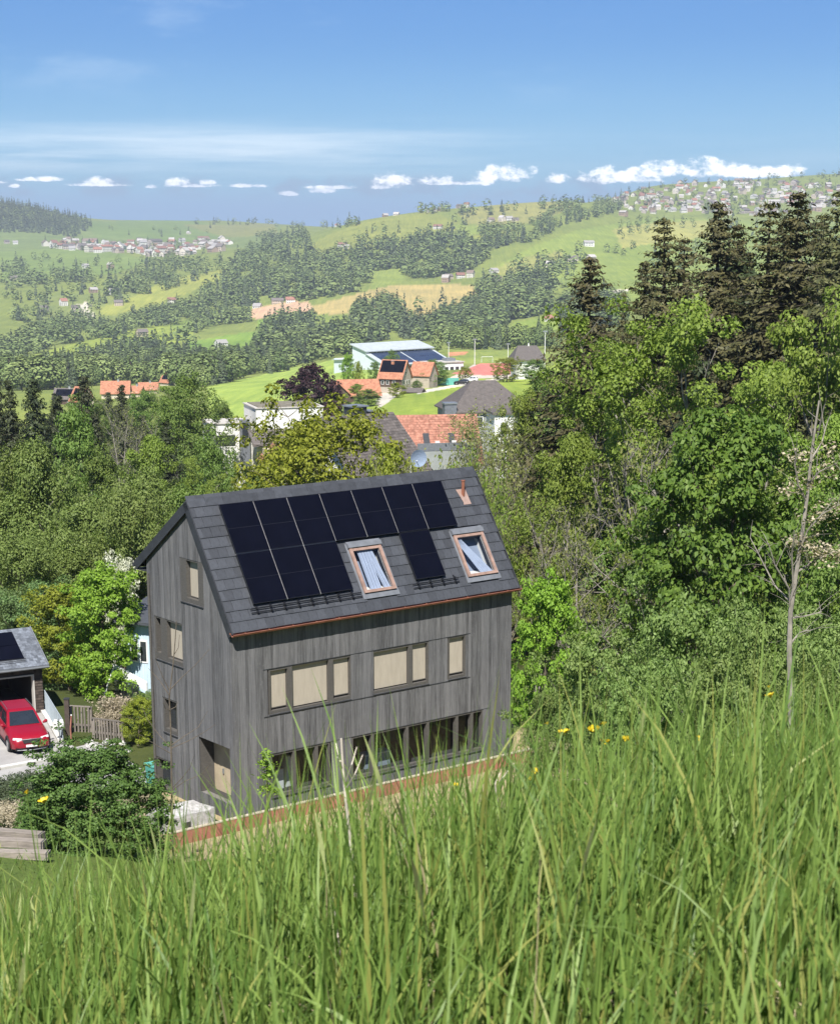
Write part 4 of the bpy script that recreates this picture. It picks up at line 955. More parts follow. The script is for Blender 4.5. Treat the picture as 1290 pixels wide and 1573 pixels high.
# ------------------------------------------------------------------ tall grass on the bank
def grass_mat(name, green, green2, straw, tr=.3):
    m, nt, b = nodes(name)
    at_ = nt.nodes.new('ShaderNodeAttribute'); at_.attribute_name = 'along'
    isl = nt.nodes.new('ShaderNodeNewGeometry').outputs['Random Per Island']
    col = mixc(nt, isl, green, green2)
    pal = nt.nodes.new('ShaderNodeMath'); pal.operation = 'FRACT'; mu = nt.nodes.new('ShaderNodeMath'); mu.operation = 'MULTIPLY'; mu.inputs[1].default_value = 37.
    nt.links.new(isl, mu.inputs[0]); nt.links.new(mu.outputs[0], pal.inputs[0])
    col = mixc(nt, maprange(nt, pal.outputs[0], .86, .93), col, (.27, .29, .075))
    col = mixc(nt, maprange(nt, pal.outputs[0],   .997, .998), col, (.40, .34, .20))
    col = mixc(nt, maprange(nt, at_.outputs['Fac'], .02, .30, .85, 0.), col, straw)
    nt.links.new(col, b.inputs['Base Color']); b.inputs['Roughness'].default_value = .5; spec(b, .35)
    tb = nt.nodes.new('ShaderNodeBsdfTranslucent'); nt.links.new(mixc(nt, 1., col, (1.15, 1.12, .6), 'MULTIPLY'), tb.inputs[0])
    mx = nt.nodes.new('ShaderNodeMixShader'); mx.inputs[0].default_value = tr
    nt.links.new(b.outputs[0], mx.inputs[1]); nt.links.new(tb.outputs[0], mx.inputs[2]); nt.links.new(mx.outputs[0], nt.nodes['Material Output'].inputs[0])
    return m
M['grass'] = grass_mat('grass_blade', (.088, .166, .030), (.235, .335, .078), (.190, .185, .080), .38)
M['straw'] = mat('straw', (.36, .30, .19), .85, .3, 8, isl_var=.4)
def blades(name, x, y, L, W, az, lean, bendv, m, segs=6, zoff=0., seed=1, prof=([0, .12, .45, .8, 1], [.6, .9, 1., .62, .03])):
    rng = np.random.default_rng(seed); n = len(x); z = H(x, y)+zoff
    t = np.linspace(0, 1, segs+1)
    th = lean[:, None] + bendv[:, None]*t[None, :]**1.7
    ds = (L/segs)[:, None]; r = np.concatenate([np.zeros((n, 1)), np.cumsum(np.sin(th[:, 1:])*ds, 1)], 1); h = np.concatenate([np.zeros((n, 1)), np.cumsum(np.cos(th[:, 1:])*ds, 1)], 1)
    a2 = az[:, None]+rng.normal(0, .25, n)[:, None]*t[None, :]
    cx = x[:, None]+np.cos(a2)*r; cy = y[:, None]+np.sin(a2)*r; cz = z[:, None]+h
    tw = az+PI/2+rng.normal(0, .5, n); w = W[:, None]*np.interp(t, *prof)[None, :]*.5
    tw2 = tw[:, None]+rng.normal(0, .5, n)[:, None]*t[None, :]
    P0 = np.stack([cx-np.cos(tw2)*w, cy-np.sin(tw2)*w, cz], -1); P1 = np.stack([cx+np.cos(tw2)*w, cy+np.sin(tw2)*w, cz], -1)
    V = np.stack([P0, P1], 2).reshape(-1, 3); k = 2*(segs+1)
    q = np.array([[2*i, 2*i+1, 2*i+3, 2*i+2] for i in range(segs)]); f = (np.arange(n)[:, None, None]*k+q[None]).reshape(-1, 4)
    me = new_mesh(name, V, f, [m], smooth=True)
    at_ = me.attributes.new('along', 'FLOAT', 'POINT'); at_.data.foreach_set('value', np.tile(np.repeat(t, 2), n).astype(np.float32))
    return me
def scatter(rng, y0, y1, dens, wide=(.28, .80), clump=.5):
    area = (wide[0]*(y1**2-y0**2) + 2*wide[1]*(y1-y0)); n = int(area*dens)
    y = np.sqrt(rng.uniform(y0*y0, y1*y1, n)) if y0 > .3 else rng.uniform(y0, y1, n); x = rng.uniform(-1, 1, n)*(wide[0]*y+wide[1])
    c = .5+.25*np.sin(x*7.3+y*3.1)+.25*np.sin(x*2.9-y*5.7+1.); k = rng.uniform(0, 1, n) > clump*(1-c)
    return x[k], y[k]
rng = np.random.default_rng(77); Vx, Vy, parts_ = [], [], []
def tall(x, y): return np.interp(x/np.maximum(y, .8), [-.30, -.16, -.05, .10, .26], [.58, .72, .80, .80, .77])
def grass_layer(name, y0, y1, dens, Lm, Ls, W0, W1, seed, segs, bmax=1.5, clump=.5):
    rg = np.random.default_rng(seed); x, y = scatter(rg, y0, y1, dens, clump=clump); n = len(x)
    L = np.clip(rg.lognormal(math.log(Lm), Ls, n), .08, .74)*tall(x, y)
    bnd = np.clip(rg.gamma(1.6, .34, n), .03, bmax+.6); az = np.where(rg.uniform(0, 1, n) < .4, rg.normal(.3, .9, n), rg.uniform(0, 2*PI, n))
    return tag(link(name, blades(name, x, y, L, rg.uniform(W0, W1, n), az, np.abs(rg.normal(0, .12, n)), bnd, M['grass'], segs, -.01, seed)), kind='stuff')
grass_layer('tall_grass', 1.05, 3.9, 4300, .385, .20, .0026, .0062, 31, 6)
grass_layer('tall_grass', 3.9, 10.5, 800, .42, .20, .004, .009, 32, 4, clump=.3)
grass_layer('tall_grass', .72, 1.7, 360, .37, .16, .0035, .0070, 33, 7, clump=.2)
grass_layer('short_grass', 1.6, 4.2, 1700, .13, .35, .002, .0045, 34, 4, clump=.2)
x, y = scatter(np.random.default_rng(9), 1.2, 3.8, 420, clump=.2); rg = np.random.default_rng(10); n = len(x)      # thin flowering stems, nearly upright
tag(link('grass_stems', blades('grass_stems', x, y, rg.uniform(.40, .60, n)*tall(x, y), rg.uniform(.0016, .0026, n), rg.uniform(0, 6.28, n), np.abs(rg.normal(0, .07, n)), rg.uniform(.02, .3, n), M['grass'], 5, -.01, 10)), kind='stuff')
x, y = scatter(np.random.default_rng(12), 1.3, 4.5, 900, clump=.1); rg = np.random.default_rng(13); n = len(x)
tag(link('dry_grass', blades('dry_grass', x, y, rg.uniform(.06, .26, n), rg.uniform(.002, .005, n), rg.uniform(0, 6.28, n), rg.uniform(1.1, 1.5, n), rg.uniform(-.2, .4, n), M['straw'], 3, .012, 13)), kind='stuff')
x, y = scatter(np.random.default_rng(14), 14, 40, 22, (.28, 1.), clump=.2); rg = np.random.default_rng(15); n = len(x)
tag(link('meadow_grass', blades('meadow_grass', x, y, rg.uniform(.12, .36, n), rg.uniform(.012, .03, n), rg.uniform(0, 6.28, n), rg.uniform(0, .4, n), rg.uniform(.1, .9, n), M['grass'], 3, -.01, 15)), kind='stuff')

M['seed'] = mat('grass_seed_head', (.17, .20, .075), .9, .3, 30, isl_var=.35)
x, y = scatter(np.random.default_rng(21), 1.7, 4.2, 20, clump=.1); rg = np.random.default_rng(22); n = len(x)          # stems that carry seed heads
tag(link('seed_grass', blades('seed_grass', x, y, rg.uniform(.40, .54, n)*tall(x, y), rg.uniform(.0045, .0065, n), rg.uniform(0, 6.28, n), np.abs(rg.normal(0, .08, n)), rg.uniform(.05, .5, n), M['seed'], 16, -.01, 22, ([0, .80, .83, .87, .93, 1], [.2, .17, .6, 1., .8, .1]))), kind='stuff')
x, y = scatter(np.random.default_rng(23), 1.2, 3.6, 70, clump=.8); rg = np.random.default_rng(24); n = len(x)          # broad bent leaves among the fine ones
tag(link('broad_grass', blades('broad_grass', x, y, rg.uniform(.22, .44, n)*tall(x, y), rg.uniform(.008, .013, n), rg.uniform(0, 6.28, n), np.abs(rg.normal(.15, .15, n)), rg.uniform(.5, 2.1, n), M['grass'], 9, -.01, 24)), kind='stuff')
# flowers and dry stalks between the blades
M['petal'] = mat('yellow_petal', (.72, .52, .02), .5, .1, 20); M['stem'] = mat('green_stem', (.10, .16, .035), .6, .15, 8); M['dead'] = mat('bleached_dead_stalk', (.56, .50, .42), .85, .2, 14)
pm_ = MB()
for i in range(6):
    a = i*PI/3; c, s = math.cos(a), math.sin(a)
    for (r0, z0, w0), (r1, z1, w1) in (((.001, 0, .001), (.005, .001, .004)), ((.005, .001, .004), (.0095, .0055, .0035))):
        pm_.quad((c*r0-s*w0, s*r0+c*w0, z0), (c*r0+s*w0, s*r0-c*w0, z0), (c*r1+s*w1, s*r1-c*w1, z1), (c*r1-s*w1, s*r1+c*w1, z1))
petal_me = new_mesh('petals', pm_.v, pm_.f, [M['petal']])
ctr = MB(); ctr.tube([(0, 0, -.003), (0, 0, .0015), (0, 0, .004)], [.002, .0035, .0015], 7); centre_me = new_mesh('flower_centre', ctr.v, ctr.f, [M['petal']])
def flower(px, py, y, size, label, group=None, name='buttercup'):
    p = at_y(px, py, y); gx, gy = p.x+random.uniform(-.06, .06), p.y+random.uniform(.0, .08); g = Vector((gx, gy, h1(gx, gy)))
    e = empty(name, g, 0, label, 'flower', group); q = p-g
    MB().tube([(0, 0, 0), q*.5+Vector((.01, -.01, .01)), q-Vector((0, 0, .002))], [.0016, .0012, .001], 5).build('stem', M['stem'], e)
    for nm, me in (('petals', petal_me), ('flower_centre', centre_me)):
        o = link(nm, me, e); o.location = q; o.scale = (size,)*3; o.rotation_euler = (random.uniform(-.1, .9), random.uniform(-.5, .5), random.uniform(0, 6))
    return e
for px, py, y, s in ((866, 1127, 2.9, 1.05), (912, 1123, 2.8, 1.0), (930, 1141, 2.9, .95), (961, 1137, 3.0, .8), (1073, 1136, 3.1, .7), (1183, 1070, 2.9, .85), (1181, 1056, 3.0, .5), (820, 1196, 2.6, .8), (821, 1186, 2.6, .6), (927, 1113, 3.1, .6), (840, 1112, 3.2, .5), (700, 1207, 2.9, .5)):
    flower(px, py, y, s, 'yellow buttercup standing among the grass tips on the bank', 'buttercups in the tall grass')
flower(68, 1232, 2.5, .85, 'larger yellow flower in front of the dark rounded bush', name='meadow_flower'); flower(41, 1218, 2.7, .55, 'smaller yellow flower over the grey shrubs near the photo edge', name='meadow_flower')
def stalk(pts, r0, r1, y, side, label, m='dead', name='dry_stalk', cat='plant'):
    P3 = [at_y(a, b_, y+random.uniform(-.01, .01)) for a, b_ in pts]; gp = P3[0]; g = Vector((gp.x, gp.y, h1(gp.x, gp.y)))
    e = empty(name, g, 0, label, cat); P3 = [Vector((gp.x, gp.y, g.z))] + P3[1 if abs(gp.z-g.z) < .02 else 0:]
    MB().tube([p-g for p in P3], list(np.linspace(r0, r1, len(P3))), 6).build('stem', M[m], e)
    for s in side:
        q = [at_y(a, b_, y+.012*(-1)**i) for i, (a, b_) in enumerate(s)]; MB().tube([p-g for p in q], list(np.linspace(r1*.85, r1*.4, len(q))), 5).build('branchlet', M[m], e)
    return e
stalk([(551, 1450), (545, 1370), (538, 1290), (531, 1230), (527, 1185), (524, 1135)], .0028, .0013, 2.35, [[(529, 1195), (519, 1160), (516, 1142)], [(530, 1205), (540, 1175), (548, 1148)], [(532, 1212), (545, 1190), (557, 1160)], [(531, 1200), (523, 1170), (518, 1163)]], 'bleached forked dead stalk in front of the house foot')
stalk([(525, 1470), (519, 1440), (515, 1400), (512, 1380)], .0022, .0012, 2.2, [], 'short bleached dead stalk leaning beside the forked one')
stalk([(775, 1300), (765, 1240), (760, 1205), (768, 1188)], .0018, .001, 2.6, [[(760, 1210), (772, 1195), (790, 1172)]], 'thin pale bent stalk before the end of the red wall')
stalk([(1068, 1500), (1066, 1440), (1067, 1390), (1063, 1372)], .0018, .001, 2.2, [], 'pale dry blade stub low in the grass')
# bare sapling before the gable, leafy sapling before the windows
def sapling(name, label, y, trunk, r0, r1, branches, m, leafm=None, leaves=()):
    P3 = [at_y(a, b_, y) for a, b_ in trunk]; gp = P3[0]; g = Vector((gp.x, gp.y, min(gp.z, h1(gp.x, gp.y)))); e = empty(name, g, 0, label, 'tree')
    MB().tube([Vector((0, 0, -.1))]+[p-g for p in P3], [r0]+list(np.linspace(r0, r1, len(P3))), 7).build('trunk', m, e)
    for i, s in enumerate(branches):
        q = [at_y(a, b_, y+(.35*j/len(s))*(-1)**i) for j, (a, b_) in enumerate(s)]; MB().tube([p-g for p in q], list(np.linspace(r1*1.3, r1*.5, len(q))), 5).build('branch', m, e)
        if leafm is LM['dry']:
            for j in range(1, len(q)):
                for w_ in range(4):
                    t_ = random.random(); c_ = (q[j-1].lerp(q[j], t_))-g; d_ = (q[j]-q[j-1]).normalized()*.6+Vector((random.gauss(0, .6), random.gauss(0, .6), random.gauss(.25, .5))); L_ = random.uniform(.12, .38)
                    MB().tube([c_, c_+d_*L_*.5+Vector((0, 0, .02)), c_+d_*L_], [r1*.4, r1*.25, r1*.12], 4).build('twig', m, e)
    if leaves:
        rg = np.random.default_rng(4); c = []
        for a, b_, rr, n in leaves: p = np.array(at_y(a, b_, y)-g); c.append(p+rg.normal(0, rr, (n, 3))*np.array([1, 1, .6]))
        c = np.concatenate(c); v, f = leaf_cards(c, unit(rg.normal(0, .5, c.shape)+np.array([0, 0, 1.])), rg.uniform(*((.03, .065) if leafm is LM['maple'] else (.016, .036)), len(c)), rg); link('crown', new_mesh('sapling_crown', v, f, [leafm]), e)
    return e
sapling('bare_sapling', 'leafless young tree standing in front of the grey gable', 42, [(264, 1262), (264, 1225), (263, 1160), (262, 1110), (260, 1072), (266, 1020), (269, 985), (271, 954)], .026, .009,
        [[(261, 1060), (280, 1040), (300, 1022), (322, 997)], [(260, 1060), (250, 1040), (240, 1015), (238, 995)], [(261, 1070), (245, 1045), (228, 1027)], [(263, 1150), (290, 1138), (312, 1126), (331, 1113)], [(263, 1145), (285, 1130), (305, 1117), (319, 1092)], [(263, 1158), (240, 1145), (212, 1127)],
         [(263, 1150), (245, 1130), (226, 1105), (218, 1085)], [(263, 1215), (285, 1200), (310, 1190), (325, 1172)], [(263, 1218), (250, 1205), (240, 1190)], [(263, 1213), (280, 1195), (292, 1180), (298, 1162)], [(268, 1005), (274, 995), (276, 975)], [(262, 1092), (254, 1088), (251, 1080)], [(262, 1090), (270, 1086), (274, 1078)]], M['bark'])
sapling('leafy_sapling', 'thin young tree with tufts of green leaves before the ground floor windows', 43, [(411, 1275), (411, 1240), (410, 1200), (409, 1160)], .035, .012, [[(410, 1215), (418, 1210)], [(410, 1190), (402, 1186)], [(410, 1180), (418, 1176)]], M['bark'], LM['maple'],
        [(408, 1160, .09, 80), (405, 1172, .08, 60), (414, 1178, .09, 80), (408, 1192, .10, 80), (416, 1186, .07, 50), (408, 1212, .10, 70), (417, 1214, .09, 60)])
# the bare trunk on the right with blossoming twigs
tb = sapling('bare_trunk_tree', 'bare grey tree with a forked trunk and pale dry blossom on its twigs', 22, [(1216, 1130), (1214, 1080), (1212, 1000), (1214, 940), (1222, 885), (1232, 820), (1240, 760), (1246, 700), (1252, 655), (1258, 615)], .042, .011,
        [[(1214, 925), (1190, 900), (1172, 865), (1152, 826)], [(1213, 935), (1212, 905), (1190, 868), (1180, 835)], [(1222, 880), (1250, 862), (1275, 850), (1300, 846)], [(1226, 850), (1240, 815), (1262, 790), (1295, 772)], [(1214, 950), (1235, 947), (1262, 940)],
         [(1238, 770), (1226, 745), (1220, 712), (1224, 690)], [(1246, 705), (1262, 680), (1270, 650)], [(1240, 745), (1258, 725), (1285, 712)], [(1213, 990), (1228, 972), (1242, 968)], [(1218, 900), (1216, 850), (1220, 815)]], BG, LM['dry'],
        [(1225, 745, .10, 90), (1255, 790, .13, 135), (1285, 775, .12, 120), (1262, 852, .12, 135), (1235, 835, .1, 105), (1222, 700, .1, 75), (1270, 720, .12, 105), (1205, 755, .09, 60), (1280, 690, .1, 75), (1245, 845, .1, 105), (1218, 830, .07, 45), (1285, 850, .1, 105)])
# ------------------------------------------------------------------ garage, cars and yard on the left
M['red_paint'] = mat('red_car_paint', (.24, .0045, .016), .3, .05, 1, sp=.6); M['black_paint'] = mat('black_car_paint', (.012, .013, .015), .3, .1, 1, sp=.6); M['silver_paint'] = mat('white_car_paint', (.62, .63, .64), .3, .05, 1, sp=.6)
M['car_glass'] = mat('dark_car_glass', (.020, .026, .034), .06, .2, 1, sp=.8); M['tyre'] = mat('tyre_rubber', (.014, .014, .014), .85, .1, 5); M['rim'] = mat('alloy_rim', (.36, .37, .38), .35, .1, 5, metal=.8); M['trim'] = mat('black_plastic', (.018, .018, .019), .6, .1, 5); M['lamp'] = mat('lamp_glass', (.62, .65, .68), .12, .1, 5, sp=.8)
def loft(sections, mi=0):
    mb = MB(); n = len(sections[0])
    for s in sections: mb.v += [tuple(p) for p in s]
    for i in range(len(sections)-1):
        for j in range(n-1): mb.f.append((i*n+j, i*n+j+1, (i+1)*n+j+1, (i+1)*n+j)); mb.m.append(mi)
    mb.f.append(tuple(range(n))); mb.m.append(mi); mb.f.append(tuple((len(sections)-1)*n+j for j in range(n-1, -1, -1))); mb.m.append(mi)
    return mb
def car(name, loc, rz, label, paint, group=None):
    e = empty(name, loc, rz, label, 'car', group)
    st = [(2.30, .66, .34, .66), (2.24, .78, .28, .76), (2.05, .87, .24, .86), (1.75, .91, .23, .94), (1.2, .925, .23, 1.0), (.70, .93, .23, 1.05), (-.4, .935, .23, 1.07), (-1.6, .935, .23, 1.09), (-2.1, .90, .27, 1.08), (-2.28, .82, .36, .98)]
    sec = []
    for x, w, zb, zt in st:
        hp = [(0, zt+.045), (w*.5, zt+.035), (w*.82, zt+.0), (w*.95, zt-.09), (w, zt-.22), (w*.985, (zb+zt)/2-.05), (w*.96, zb+.06), (w*.80, zb)]
        sec.append([(x, -y, z) for y, z in reversed(hp[1:])] + [(x, y, z) for y, z in hp])
    b = loft(sec).build('body', M[paint], e, smooth=True); b.data.set_sharp_from_angle(angle=.6)
    base = [(.92, .80, 1.06), (-2.12, .78, 1.07)]; top = [(.10, .60, 1.60), (-1.72, .58, 1.60)]
    cab = loft([[(.92, -.80, 1.04), (.92, .80, 1.04)], [(.5, -.70, 1.33), (.5, .70, 1.33)]])
    mb = MB()
    lo = [(.95, -.82, 1.03), (.95, .82, 1.03), (-2.15, .82, 1.05), (-2.15, -.82, 1.05)]; mid = [(.12, -.63, 1.585), (.12, .63, 1.585), (-1.78, .61, 1.58), (-1.78, -.61, 1.58)]; hi = [(-.05, -.55, 1.635), (-.05, .55, 1.635), (-1.65, .53, 1.64), (-1.65, -.53, 1.64)]
    mb.add(lo+mid+hi, [(i, (i+1) % 4, 4+(i+1) % 4, 4+i) for i in range(4)]+[(4+i, 4+(i+1) % 4, 8+(i+1) % 4, 8+i) for i in range(4)]+[(8, 9, 10, 11)])
    mb.build('roof', M[paint], e)
    def lerp(a, b_, t): return Vector(a).lerp(Vector(b_), t)
    def pane(nm, A, B_, C_, D_, m0, m1, n0, n1, off):
        P = lambda u, v: lerp(lerp(A, B_, u), lerp(D_, C_, u), v)+Vector(off)
        MB().quad(P(m0, n0), P(m1, n0), P(m1, n1), P(m0, n1)).build(nm, M['car_glass'], e)
    pane('windscreen', lo[0], lo[1], mid[1], mid[0], .07, .93, .08, .93, (.012, 0, .012)); pane('rear_window', lo[2], lo[3], mid[3], mid[2], .1, .9, .25, .9, (-.012, 0, .012))
    for s, A, B_, C_, D_ in ((1, lo[1], lo[2], mid[2], mid[1]), (-1, lo[0], lo[3], mid[3], mid[0])):
        pane('side_window', A, B_, C_, D_, .09, .50, .10, .88, (0, .012*s, .008)); pane('side_window', A, B_, C_, D_, .53, .90, .10, .88, (0, .012*s, .008))
        MB().tube([(.0, .60*s, 1.645), (-.1, .60*s, 1.67), (-1.6, .58*s, 1.67), (-1.7, .58*s, 1.645)], .016, 6).build('roof_rail', M['rim'], e)
        m = MB(); m.tube([(.78, .86*s, 1.06), (.76, 1.0*s, 1.12), (.74, 1.06*s, 1.12)], [.04, .09, .07], 8); m.build('mirror', M[paint], e)
        hl_ = MB(); hl_.slab([(2.225, .42*s, .80), (2.08, .80*s, .83), (2.10, .82*s, .73), (2.24, .44*s, .72)], (.05, 0, .012)); hl_.build('headlight', M['lamp'], e)
        MB().box(-2.32, -2.22, .55*s-.15, .55*s+.15, .82, .95).build('tail_light', M['red_paint'], e)
        for x in (1.42, -1.36):
            w = MB(); w.tube([(x, s*.72, .34), (x, s*.76, .34), (x, s*.90, .34), (x, s*.94, .34)], [.31, .345, .345, .30], 20); wo = w.build('wheel', M['tyre'], e)
            r = MB(); r.disc((x, s*.935, .34), (0, 1, 0), .225, .03, 16); r.build('rim', M['rim'], wo)
            a = MB(); a.tube([(x+.41*math.cos(t), s*.925, .34+.41*math.sin(t)) for t in np.linspace(-.15, PI+.15, 13)], .045, 5); a.build('wheel_arch', M['trim'], e)
    MB().slab([(2.275, -.42, .735), (2.275, .42, .735), (2.31, .36, .585), (2.31, -.36, .585)], (.03, 0, .01)).build('grille', M['trim'], e)
    g = MB(); g.tube([(2.30, -.45, .755), (2.325, 0, .765), (2.30, .45, .755)], .014, 6); g.build('grille_trim', M['rim'], e)
    g = MB(); g.slab([(2.30, -.26, .50), (2.30, .26, .50), (2.30, .26, .40), (2.30, -.26, .40)], (.035, 0, 0)); g.build('number_plate', M['white'], e)
    g = MB(); g.slab([(2.27, -.72, .38), (2.33, -.3, .36), (2.33, .3, .36), (2.27, .72, .38), (2.22, .76, .25), (2.27, .3, .22), (2.27, -.3, .22), (2.22, -.76, .25)], (.03, 0, 0)); g.build('bumper', M['trim'], e)
    g = MB(); g.tube([(2.26, -.66, .27), (2.33, 0, .25), (2.26, .66, .27)], .02, 6); g.build('bumper_trim', M['rim'], e)
    MB().box(-1.9, 1.9, -.85, .85, .20, .30).build('underbody', M['trim'], e)
    for s in (1, -1): MB().box(-1.0, 1.0, .90*s-.03, .90*s+.03, .25, .33).build('side_sill', M['trim'], e)
    return e
hv = Vector((.40, -.917, 0)); rzc = math.atan2(hv.y, hv.x)
c0 = on_y(50, 78.3); c1 = c0 - hv*2.33; c1.z = h1(c1.x, c1.y)+.06
car('parked_car', c1, rzc, 'red estate car parked on the drive in front of the garage', 'red_paint')
# garage
GY = math.radians(28); G0 = on_y(68, 86.2); G0.z += .04
gar = empty('garage', G0, GY, 'dark shingled garage with an open front and panels on its slate roof', 'garage')
M['shingle'] = mat('dark_wood_shingle', (.060, .046, .038), .9, .3, 3, isl_var=.35); M['pale_slate'] = mat('blue_grey_roof_slate', (.130, .145, .170), .55, .35, 9, isl_var=.35, bmp=.3)
mb = MB(); mb.box(-7.5, -5.4, .02, .3, 0, 2.35); mb.box(-.42, -.03, .02, .3, 0, 2.35); mb.box(-5.4, -.42, .02, .3, 2.02, 2.35); mb.box(-.24, -.03, .3, 5.8, 0, 2.5); mb.box(-7.5, -.24, 5.6, 5.8, 0, 2.5); mb.box(-7.5, -7.3, .3, 5.6, 0, 2.5); mb.box(-7.3, -.24, .3, 5.6, 2.3, 2.36)
wl = mb.build('wall', M['core'], gar)
sh = MB()
for r in range(17):                                                        # shingle courses
    z = r*.14
    for (x0, x1, lo) in ((-7.5, -5.4, 0), (-.42, 0, 0), (-5.4, -.42, 2.02)):
        if z+.05 < lo: continue
        x = x0
        while x < x1-.03:
            w = min(random.uniform(.10, .2), x1-x); sh.add([(x, -.03, z), (x+w-.006, -.03, z), (x+w-.006, .012, z+.15), (x, .012, z+.15)], [(0, 1, 2, 3)]); x += w
    y = 0.
    while y < 5.7:
        w = random.uniform(.12, .22); sh.add([(.03, y, z), (.03, y+w-.006, z), (-.012, y+w-.006, z+.15), (-.012, y, z+.15)], [(0, 1, 2, 3)]); y += w
sh.build('shingles', M['shingle'], gar)['kind'] = 'stuff'
mb = MB(); mb.box(-.49, -.42, -.04, .3, 0, 2.02); mb.box(-5.4, -.49, -.04, .3, 1.95, 2.02); mb.box(-5.4, -5.33, -.04, .3, 0, 1.95); mb.build('door_frame', M['concrete'], gar)
th_ = math.atan2(1.25, 2.75); gc, gs = math.cos(th_), math.sin(th_)
mb = MB(); mb.slab([(.22, -.35, 2.40), (.22, 2.6, 2.40+2.95*gs/gc), (-7.8, 2.6, 2.40+2.95*gs/gc), (-7.8, -.35, 2.40)], (0, 0, .10)); mb.slab([(.22, 2.6, 2.40+2.95*gs/gc), (.22, 6.0, 2.35), (-7.8, 6.0, 2.35), (-7.8, 2.6, 2.40+2.95*gs/gc)], (0, 0, .10))
groof = mb.build('roof', M['flash'], gar)
sl = MB()
for r in range(15):
    t0 = r*.212
    for c in range(40):
        x = .22-c*.2-(.1 if r % 2 else 0); p0 = Vector((x, -.36+t0*gc, 2.515+t0*gs)); p1 = p0+Vector((0, .24*gc, .24*gs-.01))
        sl.add([p0, p0-Vector((.193, 0, 0)), p1-Vector((.193, 0, 0)), p1], [(0, 1, 2, 3)])
sl.build('slates', M['pale_slate'], groof)['kind'] = 'stuff'
mb = MB(); mb.slab([(.225, -.36, 2.38), (.225, 2.6, 2.38+2.96*gs/gc), (.225, 2.6, 2.55+2.96*gs/gc), (.225, -.36, 2.55)], (.05, 0, 0)); mb.build('verge_trim', M['grey_metal'], groof)
half_pipe(-7.8, .26, -.43, 2.44, .07, M['grey_metal'], 'gutter', groof)
for rr in range(2):
    for cc_ in range(3):
        x1 = -.80-cc_*2.0; t0 = .66+rr*1.12; mb = MB()
        A = lambda x, t, h_: Vector((x, -.36+t*gc-h_*gs, 2.515+t*gs+h_*gc))
        mb.slab([A(x1, t0, .05), A(x1-1.97, t0, .05), A(x1-1.97, t0+1.09, .05), A(x1, t0+1.09, .05)], A(0, 0, .035)-A(0, 0, 0)); mb.build('solar_panel', M['cell'], gar)
mb = MB()
for tt in (.55, .42): mb.tube([A(-.75, tt, .1), A(-7.4, tt, .1)], .02, 5)
sg = mb.build('snow_guard', M['dark_metal'], gar); sg['kind'] = 'stuff'
gw = lambda x, y, z=0.: gar.matrix_basis @ Vector((x, y, z))
gar.matrix_basis = Matrix.Translation(G0) @ Matrix.Rotation(GY, 4, 'Z')
sheet('garage_floor', [gw(-7.4, -.1), gw(-.2, -.1), gw(-.2, 5.7), gw(-7.4, 5.7)], M['asphalt'], 0, 4, zf=lambda x, y: G0.z+.02)
p2 = gw(-3.5, 1.9); p2.z = G0.z+.03
car('parked_car', p2, math.atan2(-math.cos(GY), math.sin(GY)), 'red car standing inside the open garage in the shade', 'red_paint')
# railing beside the drive
def railing(name, A, B_, h, n, m, label, base=None):
    e = empty(name, A, 0, label, 'railing'); d = B_-A
    MB().tube([(0, 0, h), d+Vector((0, 0, h))], .022, 6).build('top_rail', M[m], e); MB().tube([(0, 0, .12), d+Vector((0, 0, .12))], .016, 6).build('bottom_rail', M[m], e)
    for t in np.linspace(0, 1, 5): MB().tube([d*t, d*t+Vector((0, 0, h))], .022, 6).build('post', M[m], e)
    b = MB()
    for t in np.linspace(.01, .99, n): b.tube([d*t+Vector((0, 0, .12)), d*t+Vector((0, 0, h))], .012, 4, cap=False)
    b.build('bars', M[m], e)['kind'] = 'stuff'
    return e
ra, rb = on_y(70, 86.4), on_y(97, 80.6)
M['rail_paint'] = mat('pale_blue_grey_rail', (.36, .42, .46), .6, .1, 4)
railing('metal_railing', ra, rb, 1.15, 58, 'rail_paint', 'pale grey metal railing running down from the garage beside the drive')
kerb('railing_kerb', [ra+Vector((-.12, -.1, 0)), rb+Vector((-.12, -.1, 0))], .22, .20, M['kerb'])
# post, meter boxes, red pole, wooden fence, bin
e = empty('utility_post', on_y(92, 80.4), 0, 'white twin meter boxes on a thin post by the railing end', 'post')
MB().tube([(0, 0, 0), (0, 0, 1.2)], .025, 6).build('pole', M['grey_metal'], e)
for dx in (-.13, .14): 
    mb = MB(); mb.tube([(dx, -.06, 1.18), (dx, -.07, 1.0), (dx, -.07, .8), (dx, -.06, .72)], [.07, .12, .12, .07], 10); mb.build('meter_box', M['white'], e)
e = empty('timber_post', on_y(105, 82), 0, 'dark weathered timber post behind the red pole', 'post'); MB().box(-.11, .11, -.11, .11, 0, 1.75).build('shaft', M['shingle'], e); MB().box(-.13, .13, -.13, .13, 1.751, 1.80).build('cap', M['dark_metal'], e)
e = empty('snow_pole', on_y(110, 80.4), 0, 'red and slender snow marker pole before the wooden fence', 'pole'); MB().tube([(0, 0, 0), (-.02, 0, .7), (.05, 0, 1.35)], .035, 6).build('shaft', M['red_wall'], e); MB().tube([(.05, 0, 1.351), (.053, 0, 1.40)], .038, 6).build('tip', M['white'], e)
M['grey_wood'] = mat('weathered_fence_wood', (.17, .15, .13), .9, .3, 4, obj_var=.25, stretch=(6, 6, 1))
